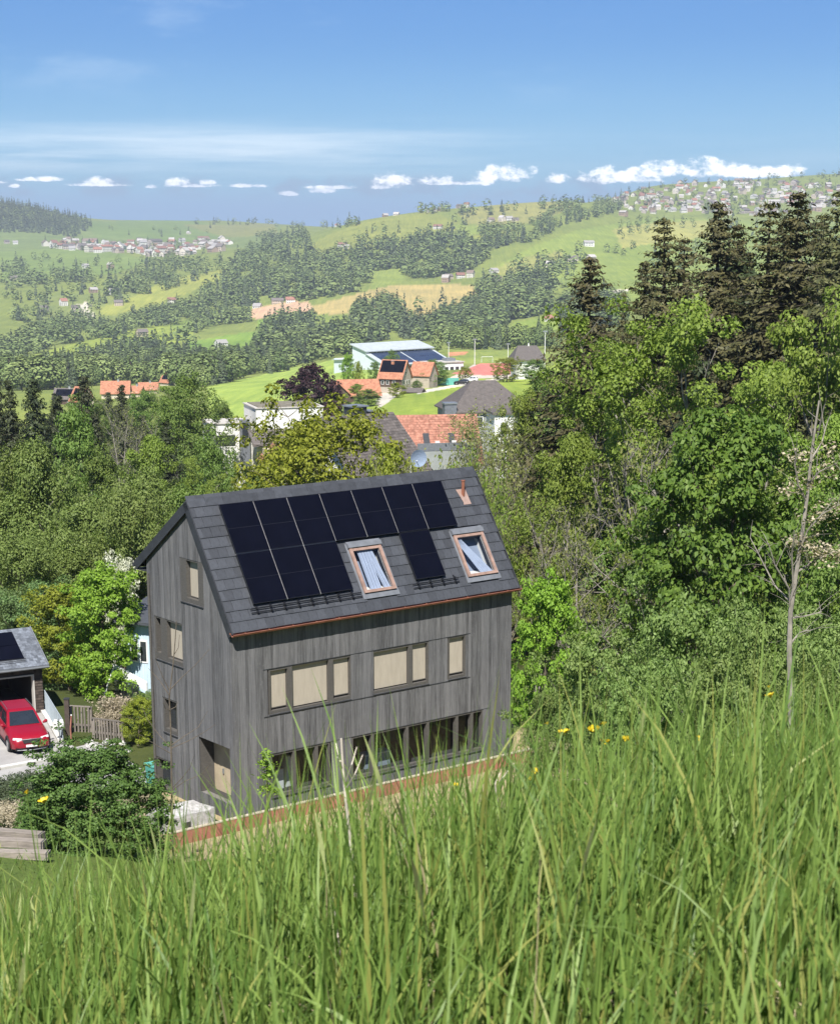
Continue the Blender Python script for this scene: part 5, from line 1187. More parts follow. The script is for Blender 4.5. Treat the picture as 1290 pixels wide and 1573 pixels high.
for (pa, ya, pb, yb, hh, n, lab) in ((108, 82.6, 139, 82.4, 1.30, 6, 'weathered wooden slat fence nearest the red pole'), (143, 81.2, 186, 80.6, 1.05, 10, 'lower weathered wooden slat fence beside the dry shrub')):
    A_, B_ = on_y(pa, ya), on_y(pb, yb); e = empty('wooden_fence', A_, math.atan2((B_-A_).y, (B_-A_).x), lab, 'fence'); Ln = (B_-A_).xy.length; dz = (B_-A_).z
    MB().box(-.05, Ln+.05, -.03, .06, hh-.05, hh).build('top_rail', M['grey_wood'], e); MB().box(0, Ln, .021, .07, .3, .4).build('cross_rail', M['grey_wood'], e)
    sm = MB().box(-.042, .042, -.02, .02, 0, hh-.06); sme = new_mesh('slat', sm.v, sm.f, [M['grey_wood']])
    for i in range(n):
        o = link('slat', sme, e); o.location = (Ln*(i+.5)/n, random.uniform(-.008, .0), dz*(i+.5)/n); o.rotation_euler = (0, random.uniform(-.03, .03), 0)
    for x in (-.02, Ln+.02): MB().box(x-.06, x+.06, .071, .18, -.2, hh-.051).build('post', M['grey_wood'], e)
e = empty('rubbish_bin', on_y(241, 60.5), YAW, 'teal green bin at the rear corner of the gable', 'bin'); mb = MB(); mb.slab([(-.25, -.25, .06), (.25, -.25, .06), (.29, -.29, .9), (-.29, -.29, .9)], (0, .54, 0)); M['teal'] = mat('teal_plastic', (.10, .36, .30), .6, .1, 3); mb.build('body', M['teal'], e); MB().box(-.31, .31, -.31, .31, .901, .96).build('lid', M['teal'], e)
for x in (-.2, .2): MB().disc((x, .27, .08), (1, 0, 0), .08, .05, 10).build('wheel', M['tyre'], e)
# white stones along the yard
M['white_stone'] = mat('white_limestone', (.40, .39, .37), .9, .3, 5, obj_var=.15, bmp=.5)
bm = bmesh.new(); bmesh.ops.create_icosphere(bm, subdivisions=2, radius=1)
for v in bm.verts: v.co *= 1+.22*math.sin(v.co.x*5+1.3)*math.cos(v.co.y*4.1)+.12*math.sin(v.co.z*7)
stone_me = bpy.data.meshes.new('white_rock'); bm.to_mesh(bm_me := stone_me); bm.free(); stone_me.materials.append(M['white_stone'])
def rock(px, y, s, label, group):
    o = link('white_rock', stone_me); g = on_y(px, y); o.location = g+Vector((0, 0, s*.3)); o.scale = (s*random.uniform(.9, 1.4), s*random.uniform(.7, 1.1), s*random.uniform(.6, .9)); o.rotation_euler = (random.uniform(-.3, .3), random.uniform(-.3, .3), random.uniform(0, 6))
    return tag(o, label, 'rock', group)
for i in range(18): rock(random.uniform(98, 202), random.uniform(77.8, 80.3), random.uniform(.10, .26), 'rough white limestone lying in the bed between drive and shrub', 'white stones edging the yard')
# pale blue house behind the gable
bh = empty('blue_house', on_y(196, 91), math.radians(-22), 'light blue boarded house with a white outside stair, mostly hidden by the gable', 'house')
M['blue_board'] = mat('light_blue_boards', (.46, .58, .68), .8, .06, 2, isl_var=.05)
MB().box(.03, 8, .03, 7, -.6, 3.9).build('wall', M['blue_board'], bh)
mb = MB(); x = 0
while x < 8: mb.box(x, x+.15, -.012, .029, -.2, 3.85); x += .157
y = .03
while y < 7: mb.box(-.012, .029, y, y+.15, -.2, 3.85); y += .157
mb.build('boarding', M['blue_board'], bh)['kind'] = 'stuff'
mb = MB(); mb.slab([(-.45, -.5, 3.86), (8.4, -.5, 3.86), (8.4, 3.5, 4.5), (-.45, 3.5, 4.5)], (0, 0, .14)); mb.slab([(-.45, 3.5, 4.5), (8.4, 3.5, 4.5), (8.4, 7.5, 3.86), (-.45, 7.5, 3.86)], (0, 0, .14)); mb.slab([(.05, .05, 3.9), (.05, 3.5, 4.45), (.05, 6.95, 3.9)], (7.9, 0, 0), 1); mb.build('roof', [M['slate'], M['blue_board']], bh)
for x0 in (.32, .86):
    mb = MB(); mb.box(x0, x0+.46, -.05, -.013, 1.75, 2.95); w = mb.build('window', M['white'], bh); MB().box(x0+.06, x0+.40, -.056, -.0505, 1.83, 2.88).build('pane', M['glass_dark'], w)
mb = MB(); mb.slab([(-.25, -.9, 1.75), (1.7, -.9, .95), (1.7, -.9, .50), (-.25, -.9, 1.30)], (0, .12, 0)); mb.build('stair_parapet', M['white'], bh)
mb = MB(); mb.tube([(-.2, -.95, 1.55), (-.75, -1.3, -.2)], .05, 6); mb.build('brace', M['white'], bh)
railing('iron_railing', on_y(178, 89.4)+Vector((0, 0, .0)), on_y(214, 88.2), 1.0, 22, 'dark_metal', 'dark iron railing in front of the light blue house')
# shrubs of the yard
P['lav'] = (*tree_mesh('lavender', 41, 1.4, .8, .0, 'bush', 16, 5, 120, 7000, .045, .16, LM['lav'], M['twig'], .015, 1.2, split=4), 1.4)
P['tangle'] = (*twig_mesh('tangle', 42, 1.8, 1.1, M['twig'], .03, 16, 7, 5, .02, LM['dry'], 2600, .05, split=6), 1.8)
KIND['lav'] = 'grey_shrub'; KIND['tangle'] = 'dry_shrub'
for px, top, y, w, lab in ((8, 1192, 53, 60, 'grey green bushy shrub at the photo edge under the kerb'), (38, 1188, 52.5, 60, 'grey green shrub with upright shoots below the drive'), (70, 1184, 53.5, 44, 'grey green shrub touching the dark rounded bush'), (24, 1208, 50, 64, 'lower grey green shrub in front of its taller neighbours')):
    plant('lav', px, top, y, lab, w)
for px, top, y, w, lab in ((16, 1240, 46, 80, 'dry tangled brush at the photo edge above the sleepers'), (48, 1250, 45, 60, 'dry tangled brush beside the yellow flower'), (184, 1068, 83, 60, 'dry brown twiggy shrub before the light blue house'), (170, 1090, 82, 44, 'smaller dry twiggy shrub over the slat fence')):
    plant('tangle', px, top, y, lab, w)
plant('yel', 212, 1070, 80, 'low yellowish green shrub against the gable corner', 52, cat='shrub'); plant('hazel2', 226, 1062, 82, 'green shrub squeezed between gable and blue house', 40)
# old sleepers
M['sleeper'] = mat('weathered_sleeper', (.24, .21, .18), .95, .35, 3, obj_var=.2, stretch=(1, 8, 8), bmp=.4)
for i, (px, y, dz, L, lab) in enumerate(((22, 39.4, .36, 1.5, 'uppermost old grey sleeper of the pile on the bank'), (14, 38.9, .18, 1.75, 'middle old grey sleeper, longest of the pile on the bank'), (26, 38.2, .0, 1.5, 'lowest old grey sleeper lying at the foot of the pile'))):
    e = empty('wooden_sleeper', on_y(px, y)+Vector((0, 0, dz)), math.radians(-14+5*i), lab, 'timber'); mb = MB(); mb.box(-L/2, L/2, -.13, .13, 0, .17)
    bo = mb.build('beam', M['sleeper'], e); mb = MB(); mb.box(L/2-.05, L/2-.02, -.132, .132, -.002, .172); mb.build('iron_band', M['dark_metal'], e)
# ------------------------------------------------------------------ buildings beyond the roof
M['orange_tile'] = mat('orange_clay_tile', (.36, .14, .08), .85, .3, 1.5, c2=(.45, .21, .125)); M['old_tile'] = mat('weathered_red_tile', (.30, .115, .075), .85, .3, 2.5, isl_var=.22, c2=(.40, .20, .14))
M['slate_roof'] = mat('brown_grey_slate_roof', (.105, .092, .085), .75, .25, 2.5, isl_var=.25); M['dark_wood'] = mat('dark_brown_wood', (.085, .058, .042), .9, .25, 2); M['cream_wall'] = mat('cream_render', (.55, .48, .38), .9, .1, 1)
M['light_shingle'] = mat('pale_wood_shingle', (.38, .33, .27), .9, .2, 1.2, stretch=(1, 1, 6)); M['hall_white'] = mat('pale_hall_cladding', (.56, .62, .66), .7, .06, .6); M['hall_roof'] = mat('pale_metal_roof', (.40, .44, .46), .5, .12, .5); M['pv_blue'] = mat('solar_array', (.030, .045, .085), .25, .15, .3, sp=.6)
M['grey_render'] = mat('grey_render', (.27, .285, .285), .9, .15, .6); M['moss_roof'] = mat('flat_roof_gravel', (.16, .145, .11), .95, .35, 1.2)
def tiled(name, mb_pts, m, parent, cols, rows):
    """lays rows of separate overlapping tiles on the slope a-b (eave) c-d (ridge)"""
    a, b_, c, d = [Vector(p) for p in mb_pts]; n = (b_-a).cross(d-a).normalized(); n = n if n.z > 0 else -n; t = MB()
    for r in range(rows):
        for k in range(cols):
            P = lambda u, v: a.lerp(b_, u).lerp(d.lerp(c, u), v)
            u0, u1 = k/cols, (k+.94)/cols; v0, v1 = r/rows, min(1, (r+1.12)/rows)
            t.add([P(u0, v0)+n*.06, P(u1, v0)+n*.06, P(u1, v1)+n*.02, P(u0, v1)+n*.02], [(0, 1, 2, 3)])
    o = t.build(name, m, parent); o['kind'] = 'stuff'; return o
def house(name, label, cat, loc, rz, L, W, hw, hr, wm, rm, ov=.5, wins=(), hip=0., group=None, tiles=None, chim=(), base=3., wmat='glass_dark', gable_mat=None):
    """a house: eaves along local x, W deep, hw to the eaves, hr more to the ridge; wins = (face, u, z, w, h)"""
    e = empty(name, loc, rz, label, cat, group)
    mb = MB(); mb.box(0, L, 0, W, -base, hw)
    if not hip: mb.slab([(0.001, 0, hw), (0.001, W, hw), (0.001, W/2, hw+hr)], (L-.002, 0, 0), 1)
    mb.build('wall', [M[wm], M[gable_mat or wm]], e)
    k = hr/(W/2); z0 = hw-ov*k; t = .16; rb = MB(); hx = hip*W/2
    e0, e1 = (-ov, -ov, z0), (L+ov, -ov, z0); r0, r1 = (-ov+hx, W/2, hw+hr), (L+ov-hx, W/2, hw+hr); f0, f1 = (-ov, W+ov, z0), (L+ov, W+ov, z0)
    up = lambda p: (p[0], p[1], p[2]+t)
    rb.add([e0, e1, r1, r0, f0, f1]+[up(p) for p in (e0, e1, r1, r0, f0, f1)], [(6, 7, 8, 9), (9, 8, 11, 10), (0, 3, 2, 1), (3, 4, 5, 2), (0, 1, 7, 6), (4, 10, 11, 5), (0, 6, 9, 3), (3, 9, 10, 4), (1, 2, 8, 7), (2, 5, 11, 8)] if not hip else
           [(6, 7, 8, 9), (9, 8, 11, 10), (6, 9, 10), (7, 11, 8), (0, 1, 7, 6), (4, 10, 11, 5), (0, 6, 10, 4), (1, 5, 11, 7), (0, 4, 5, 1)])
    ro = rb.build('roof', M[rm], e)
    if tiles: tiled('tiles', [up(e0), up(e1), up(r1), up(r0)], M[rm], ro, *tiles)
    for (x, y, s, h_, mm) in chim:
        c = MB(); c.box(x-s/2, x+s/2, y-s/2, y+s/2, hw, hw+hr+h_); co = c.build('chimney', M[mm], ro); MB().box(x-s*.6, x+s*.6, y-s*.6, y+s*.6, hw+hr+h_+.001, hw+hr+h_+.12).build('chimney_cap', M['grey_metal'], co)
    for (f, u, z, w, h_) in wins:
        mb = MB(); pb = MB()
        if f == 'f': mb.box(u, u+w, -.06, -.002, z, z+h_); pb.box(u+.1, u+w-.1, -.075, -.0605, z+.1, z+h_-.1)
        elif f == 'l': mb.box(-.06, -.002, u, u+w, z, z+h_); pb.box(-.075, -.0605, u+.1, u+w-.1, z+.1, z+h_-.1)
        else: mb.box(L+.002, L+.06, u, u+w, z, z+h_); pb.box(L+.0605, L+.075, u+.1, u+w-.1, z+.1, z+h_-.1)
        wn = mb.build('window', M['white'], e); pb.build('pane', M[wmat], wn)
    return e
def stand(px, row_top, d, height):
    """a point at depth d in column px whose top (height m up) shows at image row row_top"""
    p = at_y(px, row_top, d); return Vector((p.x, p.y, p.z-height))
# white flat roofed building
A = stand(393, 628, 240, 9.2); e = empty('concrete_house', A, math.radians(17), 'cream white flat roofed building with a taller corner block and a dark strip window', 'building')
mb = MB(); mb.box(0, 9.2, 0, 8, -9, 9.2); mb.box(-5.6, -.001, 3.0, 9, -9, 7.0); mb.build('wall', M['render_white'], e)
mb = MB(); mb.box(-.15, 9.35, -.15, 8.15, 9.201, 9.32); mb.box(.4, 8.8, .4, 7.6, 9.321, 9.42, 1); mb.box(-5.75, -.16, 2.85, 9.1, 7.001, 7.15); mb.build('roof', [M['concrete'], M['moss_roof']], e)
mb = MB(); mb.box(-5.0, -2.3, 2.93, 2.998, 4.1, 5.5); w = mb.build('window', M['dark_metal'], e); MB().box(-4.9, -2.4, 2.9, 2.9295, 4.2, 5.4).build('pane', M['glass_dark'], w)
mb = MB(); mb.box(-1.7, -.5, 2.0, 2.9, 2.0, 7.6); g_ = mb.build('stair_tower', M['flash'], e); MB().box(-1.5, -.7, 1.96, 1.999, 4.4, 7.2).build('pane', M['glass_dark'], g_)
mb = MB(); mb.slab([(-1.2, -3.5, 4.6), (7.5, -3.5, 4.6), (7.5, -.01, 6.2), (-1.2, -.01, 6.2)], (0, 0, .3)); mb.build('lean_to_roof', M['slate_roof'], e)
mb = MB(); mb.box(.0, 3.2, -5.5, -3.6, -9, 4.4, 0); mb.build('annex', M['cream_wall'], e); mb = MB(); mb.slab([(-.6, -6, 3.0), (1.6, -6, 5.2), (3.8, -6, 3.0)], (0, 3, 0)); mb.build('annex_roof', M['old_tile'], e)
# slate roofed house just behind the oak
R1 = at_y(594, 636, 165); yw = math.radians(38); hl_ = R1 - Vector((math.cos(yw)*7.5, math.sin(yw)*7.5, 0)) - Vector((-math.sin(yw), math.cos(yw), 0))*6.5
sh_ = house('slate_house', 'house with a wide brown grey slate roof and a metal capped chimney behind the oak', 'house', Vector((hl_.x, hl_.y, R1.z-10.6)), yw, 7.5, 13, 5.4, 5.2, 'render_white', 'slate_roof', .7, [('f', 2.5, 2.0, 1.2, 1.5), ('f', 4.9, 2.0, 1.2, 1.5)], tiles=(26, 26), chim=[(4.6, 7.4, 1.5, .8, 'dark_metal'), (6.2, 7.6, .8, .25, 'slate_roof')])
mb = MB(); mb.slab([(5.4, 2.6, 7.4), (6.2, 2.6, 7.4), (6.2, 3.6, 7.7), (5.4, 3.6, 7.7)], (0, 0, .35)); mb.build('roof_hatch', M['dark_metal'], sh_)
# red tiled roof with two roof lights, and the terrace before it
R2 = at_y(598, 640, 205); yw = math.radians(9)
rh = house('red_roof_house', 'house with a weathered red tile roof and two dark roof lights', 'house', Vector((R2.x, R2.y, R2.z-9.2))-Vector((-math.sin(yw), math.cos(yw), 0))*4.6, yw, 9.6, 9.2, 4.6, 4.6, 'grey_render', 'old_tile', .5, tiles=(46, 20))
for x in (3.5, 6.4):
    c_ = MB(); c_.slab([(x, 1.6, 6.25), (x+.7, 1.6, 6.25), (x+.7, 2.7, 7.35), (x, 2.7, 7.35)], (0, -.12, .14)); c_.build('roof_light', M['dark_metal'], rh)
T2 = at_y(641, 694, 196); e = empty('roof_terrace', T2-Vector((0, 0, 3)), math.radians(14), 'grey roof terrace with a glass railing and white chairs below the red tiles', 'terrace')
MB().box(0, 6.5, 0, 3.2, -4, 3).build('body', M['grey_render'], e)
MB().box(0, 6.5, .0, .04, 3.05, 3.9).build('glass_railing', M['flash'], e)
for x in (2.4, 4.3, 5.4):
    c_ = MB(); c_.box(x, x+.5, 1, 1.5, 3.4, 3.46); c_.box(x, x+.5, 1.45, 1.5, 3.46, 3.95)
    for a, b_ in ((0, 0), (.45, 0), (0, .45), (.45, .45)): c_.box(x+a, x+a+.05, 1+b_, 1.05+b_, 3.001, 3.4)
    tag(c_.build('terrace_chair', M['white']), 'white garden chair on the grey roof terrace below the red tiles', 'chair', 'white chairs on the terrace').matrix_world = Matrix.Translation(e.location) @ Matrix.Rotation(math.radians(14), 4, 'Z')
# grey building with the dark hipped roof
R3 = at_y(700, 632, 236)
gh = house('grey_building', 'large pale grey building with a dark hipped roof behind bare twigs', 'building', Vector((R3.x-.2, R3.y, R3.z-8.4)), math.radians(12), 10.4, 10, 8.4, 3.4, 'grey_render', 'slate_roof', .4, [('f', .9+i*1.9, z, 1.1, 1.5) for i in range(5) for z in (.6, 3.4, 6.2)], hip=.8, base=9)
mb = MB(); mb.box(-1.4, .2, -.6, .9, 2.0, 9.4); mb.build('stair_tower', M['flash'], gh); MB().box(-1.5, .3, -.7, 1.0, 9.401, 9.6).build('tower_cap', M['grey_metal'], gh)
e = empty('white_wall_house', stand(800, 636, 228, 5.0), math.radians(10), 'small white house wall beside the grey building, half behind the twigs', 'house'); MB().box(-3.4, 1.6, 0, 5, -5, 5).build('wall', M['white'], e); MB().box(-3.7, 1.9, -.3, 5.3, 5.001, 5.25).build('roof', M['slate_roof'], e)
for x in (-2.6, -1.0, .4): w = MB().box(x, x+.9, -.05, -.002, 2.6, 4.0).build('window', M['grey_metal'], e); MB().box(x+.1, x+.8, -.07, -.0505, 2.7, 3.9).build('pane', M['glass_dark'], w)
# satellite dish on its mast
dp = at_y(643, 704, 102); e = empty('satellite_dish', Vector((dp.x-.63, dp.y, dp.z-1.54)), 0, 'blue grey satellite dish on a white mast behind the ridge', 'satellite dish')
bm = bmesh.new(); bmesh.ops.create_circle(bm, cap_ends=False, radius=.72, segments=20); me = bpy.data.meshes.new('dish'); n0 = 20; bm.free()
mb = MB(); rings = []
for r in (0.02, .25, .5, .72): rings.append([(r*math.cos(a), -.16*(1-(r/.72)**2), r*math.sin(a)) for a in np.linspace(0, 2*PI, 21)[:-1]])
mb.v = [p for r in rings for p in r]
for i in range(3):
    for j in range(20): mb.f.append((i*20+j, i*20+(j+1) % 20, (i+1)*20+(j+1) % 20, (i+1)*20+j)); mb.m.append(0)
mb.f.append(tuple(range(20))); mb.m.append(0)
mb.xform(Matrix.Translation((.9, 0, 2.2)) @ Matrix.Rotation(math.radians(25), 4, 'Z') @ Matrix.Rotation(math.radians(180), 4, 'Z')); M['dish'] = mat('blue_grey_dish', (.22, .28, .38), .5, .12, 3); mb.build('dish', M['dish'], e); e.scale = (.7, .7, .7)
MB().tube([(0.25, .2, -3.), (0.25, .2, 1.5), (.8, .1, 2.0)], .05, 6).build('mast', M['white'], e); MB().tube([(.9, -.05, 1.6), (.7, -.75, 2.1)], .025, 5).build('feed_arm', M['grey_metal'], e)
# white garden seat behind the ridge
gs_ = empty('garden_bench', at_y(536, 741, 78)-Vector((0, 0, .9)), .3, 'white garden bench frame showing just over the ridge', 'bench')
MB().box(-.55, .55, -.2, .2, .42, .46).build('seat', M['white'], gs_); MB().box(-.55, .55, .18, .22, .75, .9).build('backrest', M['white'], gs_)
for x in (-.53, .5): MB().box(x, x+.04, -.2, .22, 0, .419).build('leg', M['white'], gs_); MB().box(x, x+.04, .181, .219, .461, .749).build('back_post', M['white'], gs_)

# the farm group and the sports hall
farm = on_y(526, 478); house('farmhouse', 'long orange tiled farm building beside the copper beech', 'farm building', stand(524, 585, 478, 6.3)-Vector((0, 0, 0)), math.radians(14), 10.5, 8, 2.6, 3.6, 'dark_wood', 'orange_tile', .5, [('f', 6.5, .6, 1, 1.2), ('f', 8.6, .6, 1, 1.2)], base=5)
ca = stand(538, 588, 473, 5.4); house('farmhouse', 'orange tiled cross gable in front of the long farm roof', 'farm building', ca, math.radians(104), 5, 6.5, 2.3, 3.0, 'dark_wood', 'orange_tile', .45, base=5)
bp = stand(582, 578, 512, 2.9); bn = house('solar_farmhouse', 'shingled farmhouse with a black solar roof edged in orange tiles', 'house', Vector((bp.x, bp.y, bp.z)), math.radians(-24), 7.0, 6.4, 2.9, 4.4, 'light_shingle', 'orange_tile', .5, [('f', .7, .7, .9, 1.2), ('f', 2.2, .7, .9, 1.2), ('f', 4.2, .7, .9, 1.2), ('r', 1.2, .7, .9, 1.2), ('r', 3.0, .7, .9, 1.2), ('r', 4.5, .7, .9, 1.2), ('r', 2.4, 3.2, 1.0, 1.2)], chim=[(3.3, 2.6, .9, -.2, 'orange_tile')], base=4)
k = 4.4/3.2; mb = MB(); mb.slab([(-.1, .75, 2.9+.75*k+.2), (7.1, .75, 2.9+.75*k+.2), (7.1, 2.95, 2.9+2.95*k+.2), (-.1, 2.95, 2.9+2.95*k+.2)], (0, -.05, .06)); mb.build('solar_panel', M['cell'], bn)
MB().box(-.02, 7.02, -.045, -.002, .05, 2.5).build('front_boarding', M['dark_wood'], bn)
b2 = stand(630, 575, 528, 3.4); house('farmhouse', 'orange tiled barn roof behind the solar farmhouse', 'farm building', b2, math.radians(-24), 6, 6, 3.4, 3.4, 'light_shingle', 'orange_tile', .4, base=4)
sp_ = stand(618, 598, 492, 2.0); house('garden_shed', 'low brown roofed shed before the solar farmhouse', 'shed', sp_, math.radians(-20), 5.4, 3, 1.4, .8, 'dark_wood', 'slate_roof', .3, base=3)
hb = on_y(590, 735); ht = at_y(590, 545, 735).z; hs = empty('sports_hall', Vector((hb.x, hb.y, ht-9.0)), math.radians(42), 'long white sports hall with stepped roofs and rows of solar panels', 'sports hall')
mb = MB(); mb.box(0, 36, 0, 11, -8, 4.75); mb.box(0, 36, 11, 20, -8, 9.7); mb.slab([(.01, .01, 4.7), (.01, 11, 4.7), (.01, 11, 8.7)], (35.9, 0, 0)); mb.slab([(.01, 11, 9.6), (.01, 20, 9.6), (.01, 20, 11.9)], (35.9, 0, 0)); mb.box(-.02, 14, 20, 32, -8, 6.0); mb.build('wall', M['hall_white'], hs)
mb = MB(); mb.slab([(-.6, -.8, 4.6), (37, -.8, 4.6), (37, 11, 8.8), (-.6, 11, 8.8)], (0, 0, .3)); mb.slab([(-.8, 10.2, 9.6), (37, 10.2, 9.6), (37, 20.8, 12.2), (-.8, 20.8, 12.2)], (0, 0, .35)); mb.slab([(-.8, 20.8, 6.0), (14.5, 20.8, 6.0), (14.5, 32.5, 5.2), (-.8, 32.5, 5.2)], (0, 0, .3)); mb.build('roof', M['hall_roof'], hs)
for x0, x1 in ((2, 17.5), (18.5, 35.5)):
    for q in range(2):
        y0, y1 = .2+q*5.4, 5.3+q*5.4; z = lambda y: 4.92+(y+.8)*4.2/11.8
        MB().slab([(x0, y0, z(y0)), (x1, y0, z(y0)), (x1, y1, z(y1)), (x0, y1, z(y1))], (0, 0, .12)).build('solar_panel', M['pv_blue'], hs)
for x in np.arange(1.5, 35, 3.0): w = MB().box(x, x+2.4, -.08, -.002, 1.6, 4.0).build('window', M['dark_metal'], hs); MB().box(x+.15, x+2.25, -.1, -.0805, 1.75, 3.85).build('pane', M['glass_dark'], hs if False else w)
for x in np.arange(1.5, 35, 4.2): MB().box(x, x+3.6, 10.9, 10.998, 8.95, 9.5).build('window', M['glass_dark'], hs)
an = stand(664, 558, 700, 5.0); e = empty('hall_annex', an, math.radians(30), 'low white flat roofed annex at the end of the sports hall', 'building'); MB().box(0, 14, 0, 9, -4, 5).build('wall', M['white'], e); MB().box(-.4, 14.4, -.4, 9.4, 5.001, 5.35).build('roof', M['concrete'], e)
for x in np.arange(.8, 13, 2.4): w = MB().box(x, x+1.6, -.06, -.002, 1.2, 3.4).build('window', M['grey_metal'], e); MB().box(x+.12, x+1.48, -.08, -.0605, 1.3, 3.3).build('pane', M['glass_dark'], w)
MB().box(8.5, 12.5, 3.5, 7.0, 5.351, 6.4).build('roof_unit', M['grey_metal'], e)
house('grey_roof_house', 'white house with a grey brown hipped roof and a white finial above the meadow', 'house', stand(792, 550, 590, 3.2), math.radians(8), 9.2, 8.5, 3.2, 3.6, 'white', 'slate_roof', .9, [('f', 1.2, .6, 1, 1.3), ('f', 4, .6, 1, 1.3), ('f', 6.8, .6, 1, 1.3)], hip=.55, base=5, chim=[(5.0, 4.2, .35, .9, 'white')])
# floodlights, goal, parked cars, green netting, garden wall
for px, r0, r1, y, lab in ((729, 522, 551, 760, 'tall white floodlight mast beside the sports field'), (780, 529, 548, 800, 'white floodlight mast on the far side of the field'), (689, 527, 545, 820, 'white floodlight mast behind the hall roof end'), (837, 510, 530, 640, 'slender white flagpole over the grey brown roof')):
    a = at_y(px, r1, y); b_ = at_y(px, r0, y); g_ = h1(a.x, a.y); e = empty('floodlight_mast', Vector((a.x, a.y, g_)), 0, lab, 'mast'); MB().tube([(0, 0, 0), (0, 0, b_.z-g_)], [.16, .10], 6).build('pole', M['white'], e); MB().box(-.8, .8, -.2, .2, b_.z-g_+.001, b_.z-g_+.5).build('lamp_head', M['grey_metal'], e)
gp = on_y(748, 800); e = empty('football_goal', gp, .2, 'white football goal on the sports field', 'goal'); MB().tube([(-2.5, 0, 0), (-2.5, 0, 2.4), (2.5, 0, 2.4), (2.5, 0, 0)], .1, 6).build('goal_frame', M['white'], e)
n_ = MB()
for i in range(11): n_.quad((-2.5+i*.5, .05, 2.35), (-2.46+i*.5, .05, 2.35), (-2.46+i*.5, 1.5, .02), (-2.5+i*.5, 1.5, .02))
n_.build('net', M['white'], e)['kind'] = 'stuff'
cp = on_y(709, 545); car('parked_car', cp+Vector((0, 0, .06)), 2.9, 'black car parked by the meadow near the red court', 'black_paint')
cp = on_y(723, 570); car('parked_car', cp+Vector((0, 0, .06)), 2.9, 'white car parked beside the red court', 'silver_paint')
e = empty('green_netting', on_y(681, 545), .1, 'teal green netting fence beside the solar farmhouse', 'fence'); MB().box(-4.6, 4.6, -.04, .04, .1, 2.2).build('netting', M['teal'], e)
for x in (-4.6, -1.5, 1.5, 4.6): MB().tube([(x, .06, -.3), (x, .06, 2.3)], .05, 5).build('post', M['grey_metal'], e)
# orange roofs low on the left
for (px, row, y, rz, L, W, hw, hr, rm, lab, pv) in (
 (82, 612, 505, -8, 8.5, 7, 3, 3.0, 'slate_roof', 'dark roofed farmhouse nearest the photo edge among the orange roofs', 1), (108, 614, 498, -40, 6, 5.6, 3, 4.0, 'orange_tile', 'steep orange roofed house with a dark solar sheet', 1),
 (156, 603, 520, 4, 10.5, 8.5, 3, 3.9, 'orange_tile', 'large plain orange roof between two dark spruces', 0), (197, 602, 530, -10, 5, 5, 2.6, 2.2, 'orange_tile', 'small orange roof next to the large plain one', 0),
 (214, 597, 545, 6, 7.5, 6, 2.6, 2.4, 'orange_tile', 'pale orange roof with a white wall above the bare trees', 0), (246, 583, 585, -38, 6.5, 6, 3, 4.0, 'orange_tile', 'orange roofed house with a dark blue solar side', 1), (277, 580, 600, 10, 7, 6, 3, 3.0, 'slate_roof', 'blue grey roofed house at the end of the orange row', 0)):
    L, W, hw, hr = L*.95, W*.95, hw*.7, hr*1.0; q_ = at(px, row+hw*2750/620., 300.)
    e = house('farmhouse', lab, 'house', q_, math.radians(rz), L, W, hw, hr, 'cream_wall' if rm == 'orange_tile' else 'dark_wood', rm, .5, [('f', L*.2, .8, 1, 1.2), ('f', L*.6, .8, 1, 1.2)], base=5, chim=[(L*.6, W*.5, .7, .7, 'grey_render')])
    if pv:
        k = hr/(W/2); mb = MB(); mb.slab([(.5, .6, hw+.6*k+.22), (L-.5, .6, hw+.6*k+.22), (L-.5, W/2-.5, hw+(W/2-.5)*k+.22), (.5, W/2-.5, hw+(W/2-.5)*k+.22)], (0, 0, .06)); mb.build('solar_panel', M['cell'], e)
# trees of the farm group
for key, px, top, y, w, lab in (('maple', 535, 543, 520, 22, 'bright round tree on the meadow left of the sports hall'), ('yel', 552, 555, 515, 16, 'small green tree between the bright round one and the hall'), ('mid1', 603, 537, 640, 22, 'dark green tree before the hall wall'), ('mid2', 575, 556, 540, 18, 'green tree against the white hall wall'),
 ('mid1', 668, 552, 540, 40, 'broad green tree between the barn roof and the annex'), ('mid2', 650, 566, 530, 32, 'dark green hedge tree behind the shingled gable'), ('yel', 610, 588, 470, 26, 'round yellowish bush beside the farm track'), ('oak', 778, 548, 560, 42, 'round golden yellow tree before the grey brown roofed house'),
 ('oak', 714, 563, 580, 20, 'small orange tinted tree beside the red court'), ('mid2', 822, 552, 520, 36, 'green tree by the wall of the grey brown roofed house'), ('mid1', 565, 597, 440, 36, 'shaded tree before the long farm roof'), ('ash2', 546, 590, 420, 30, 'thin leafing tree before the orange cross gable'), ('twig2', 730, 585, 330, 22, 'slender bare tree standing alone in the striped meadow'), ('mid2', 640, 585, 520, 30, 'low green hedge along the lane by the farmhouse')):
    plant(key, px, top, y, lab, w)
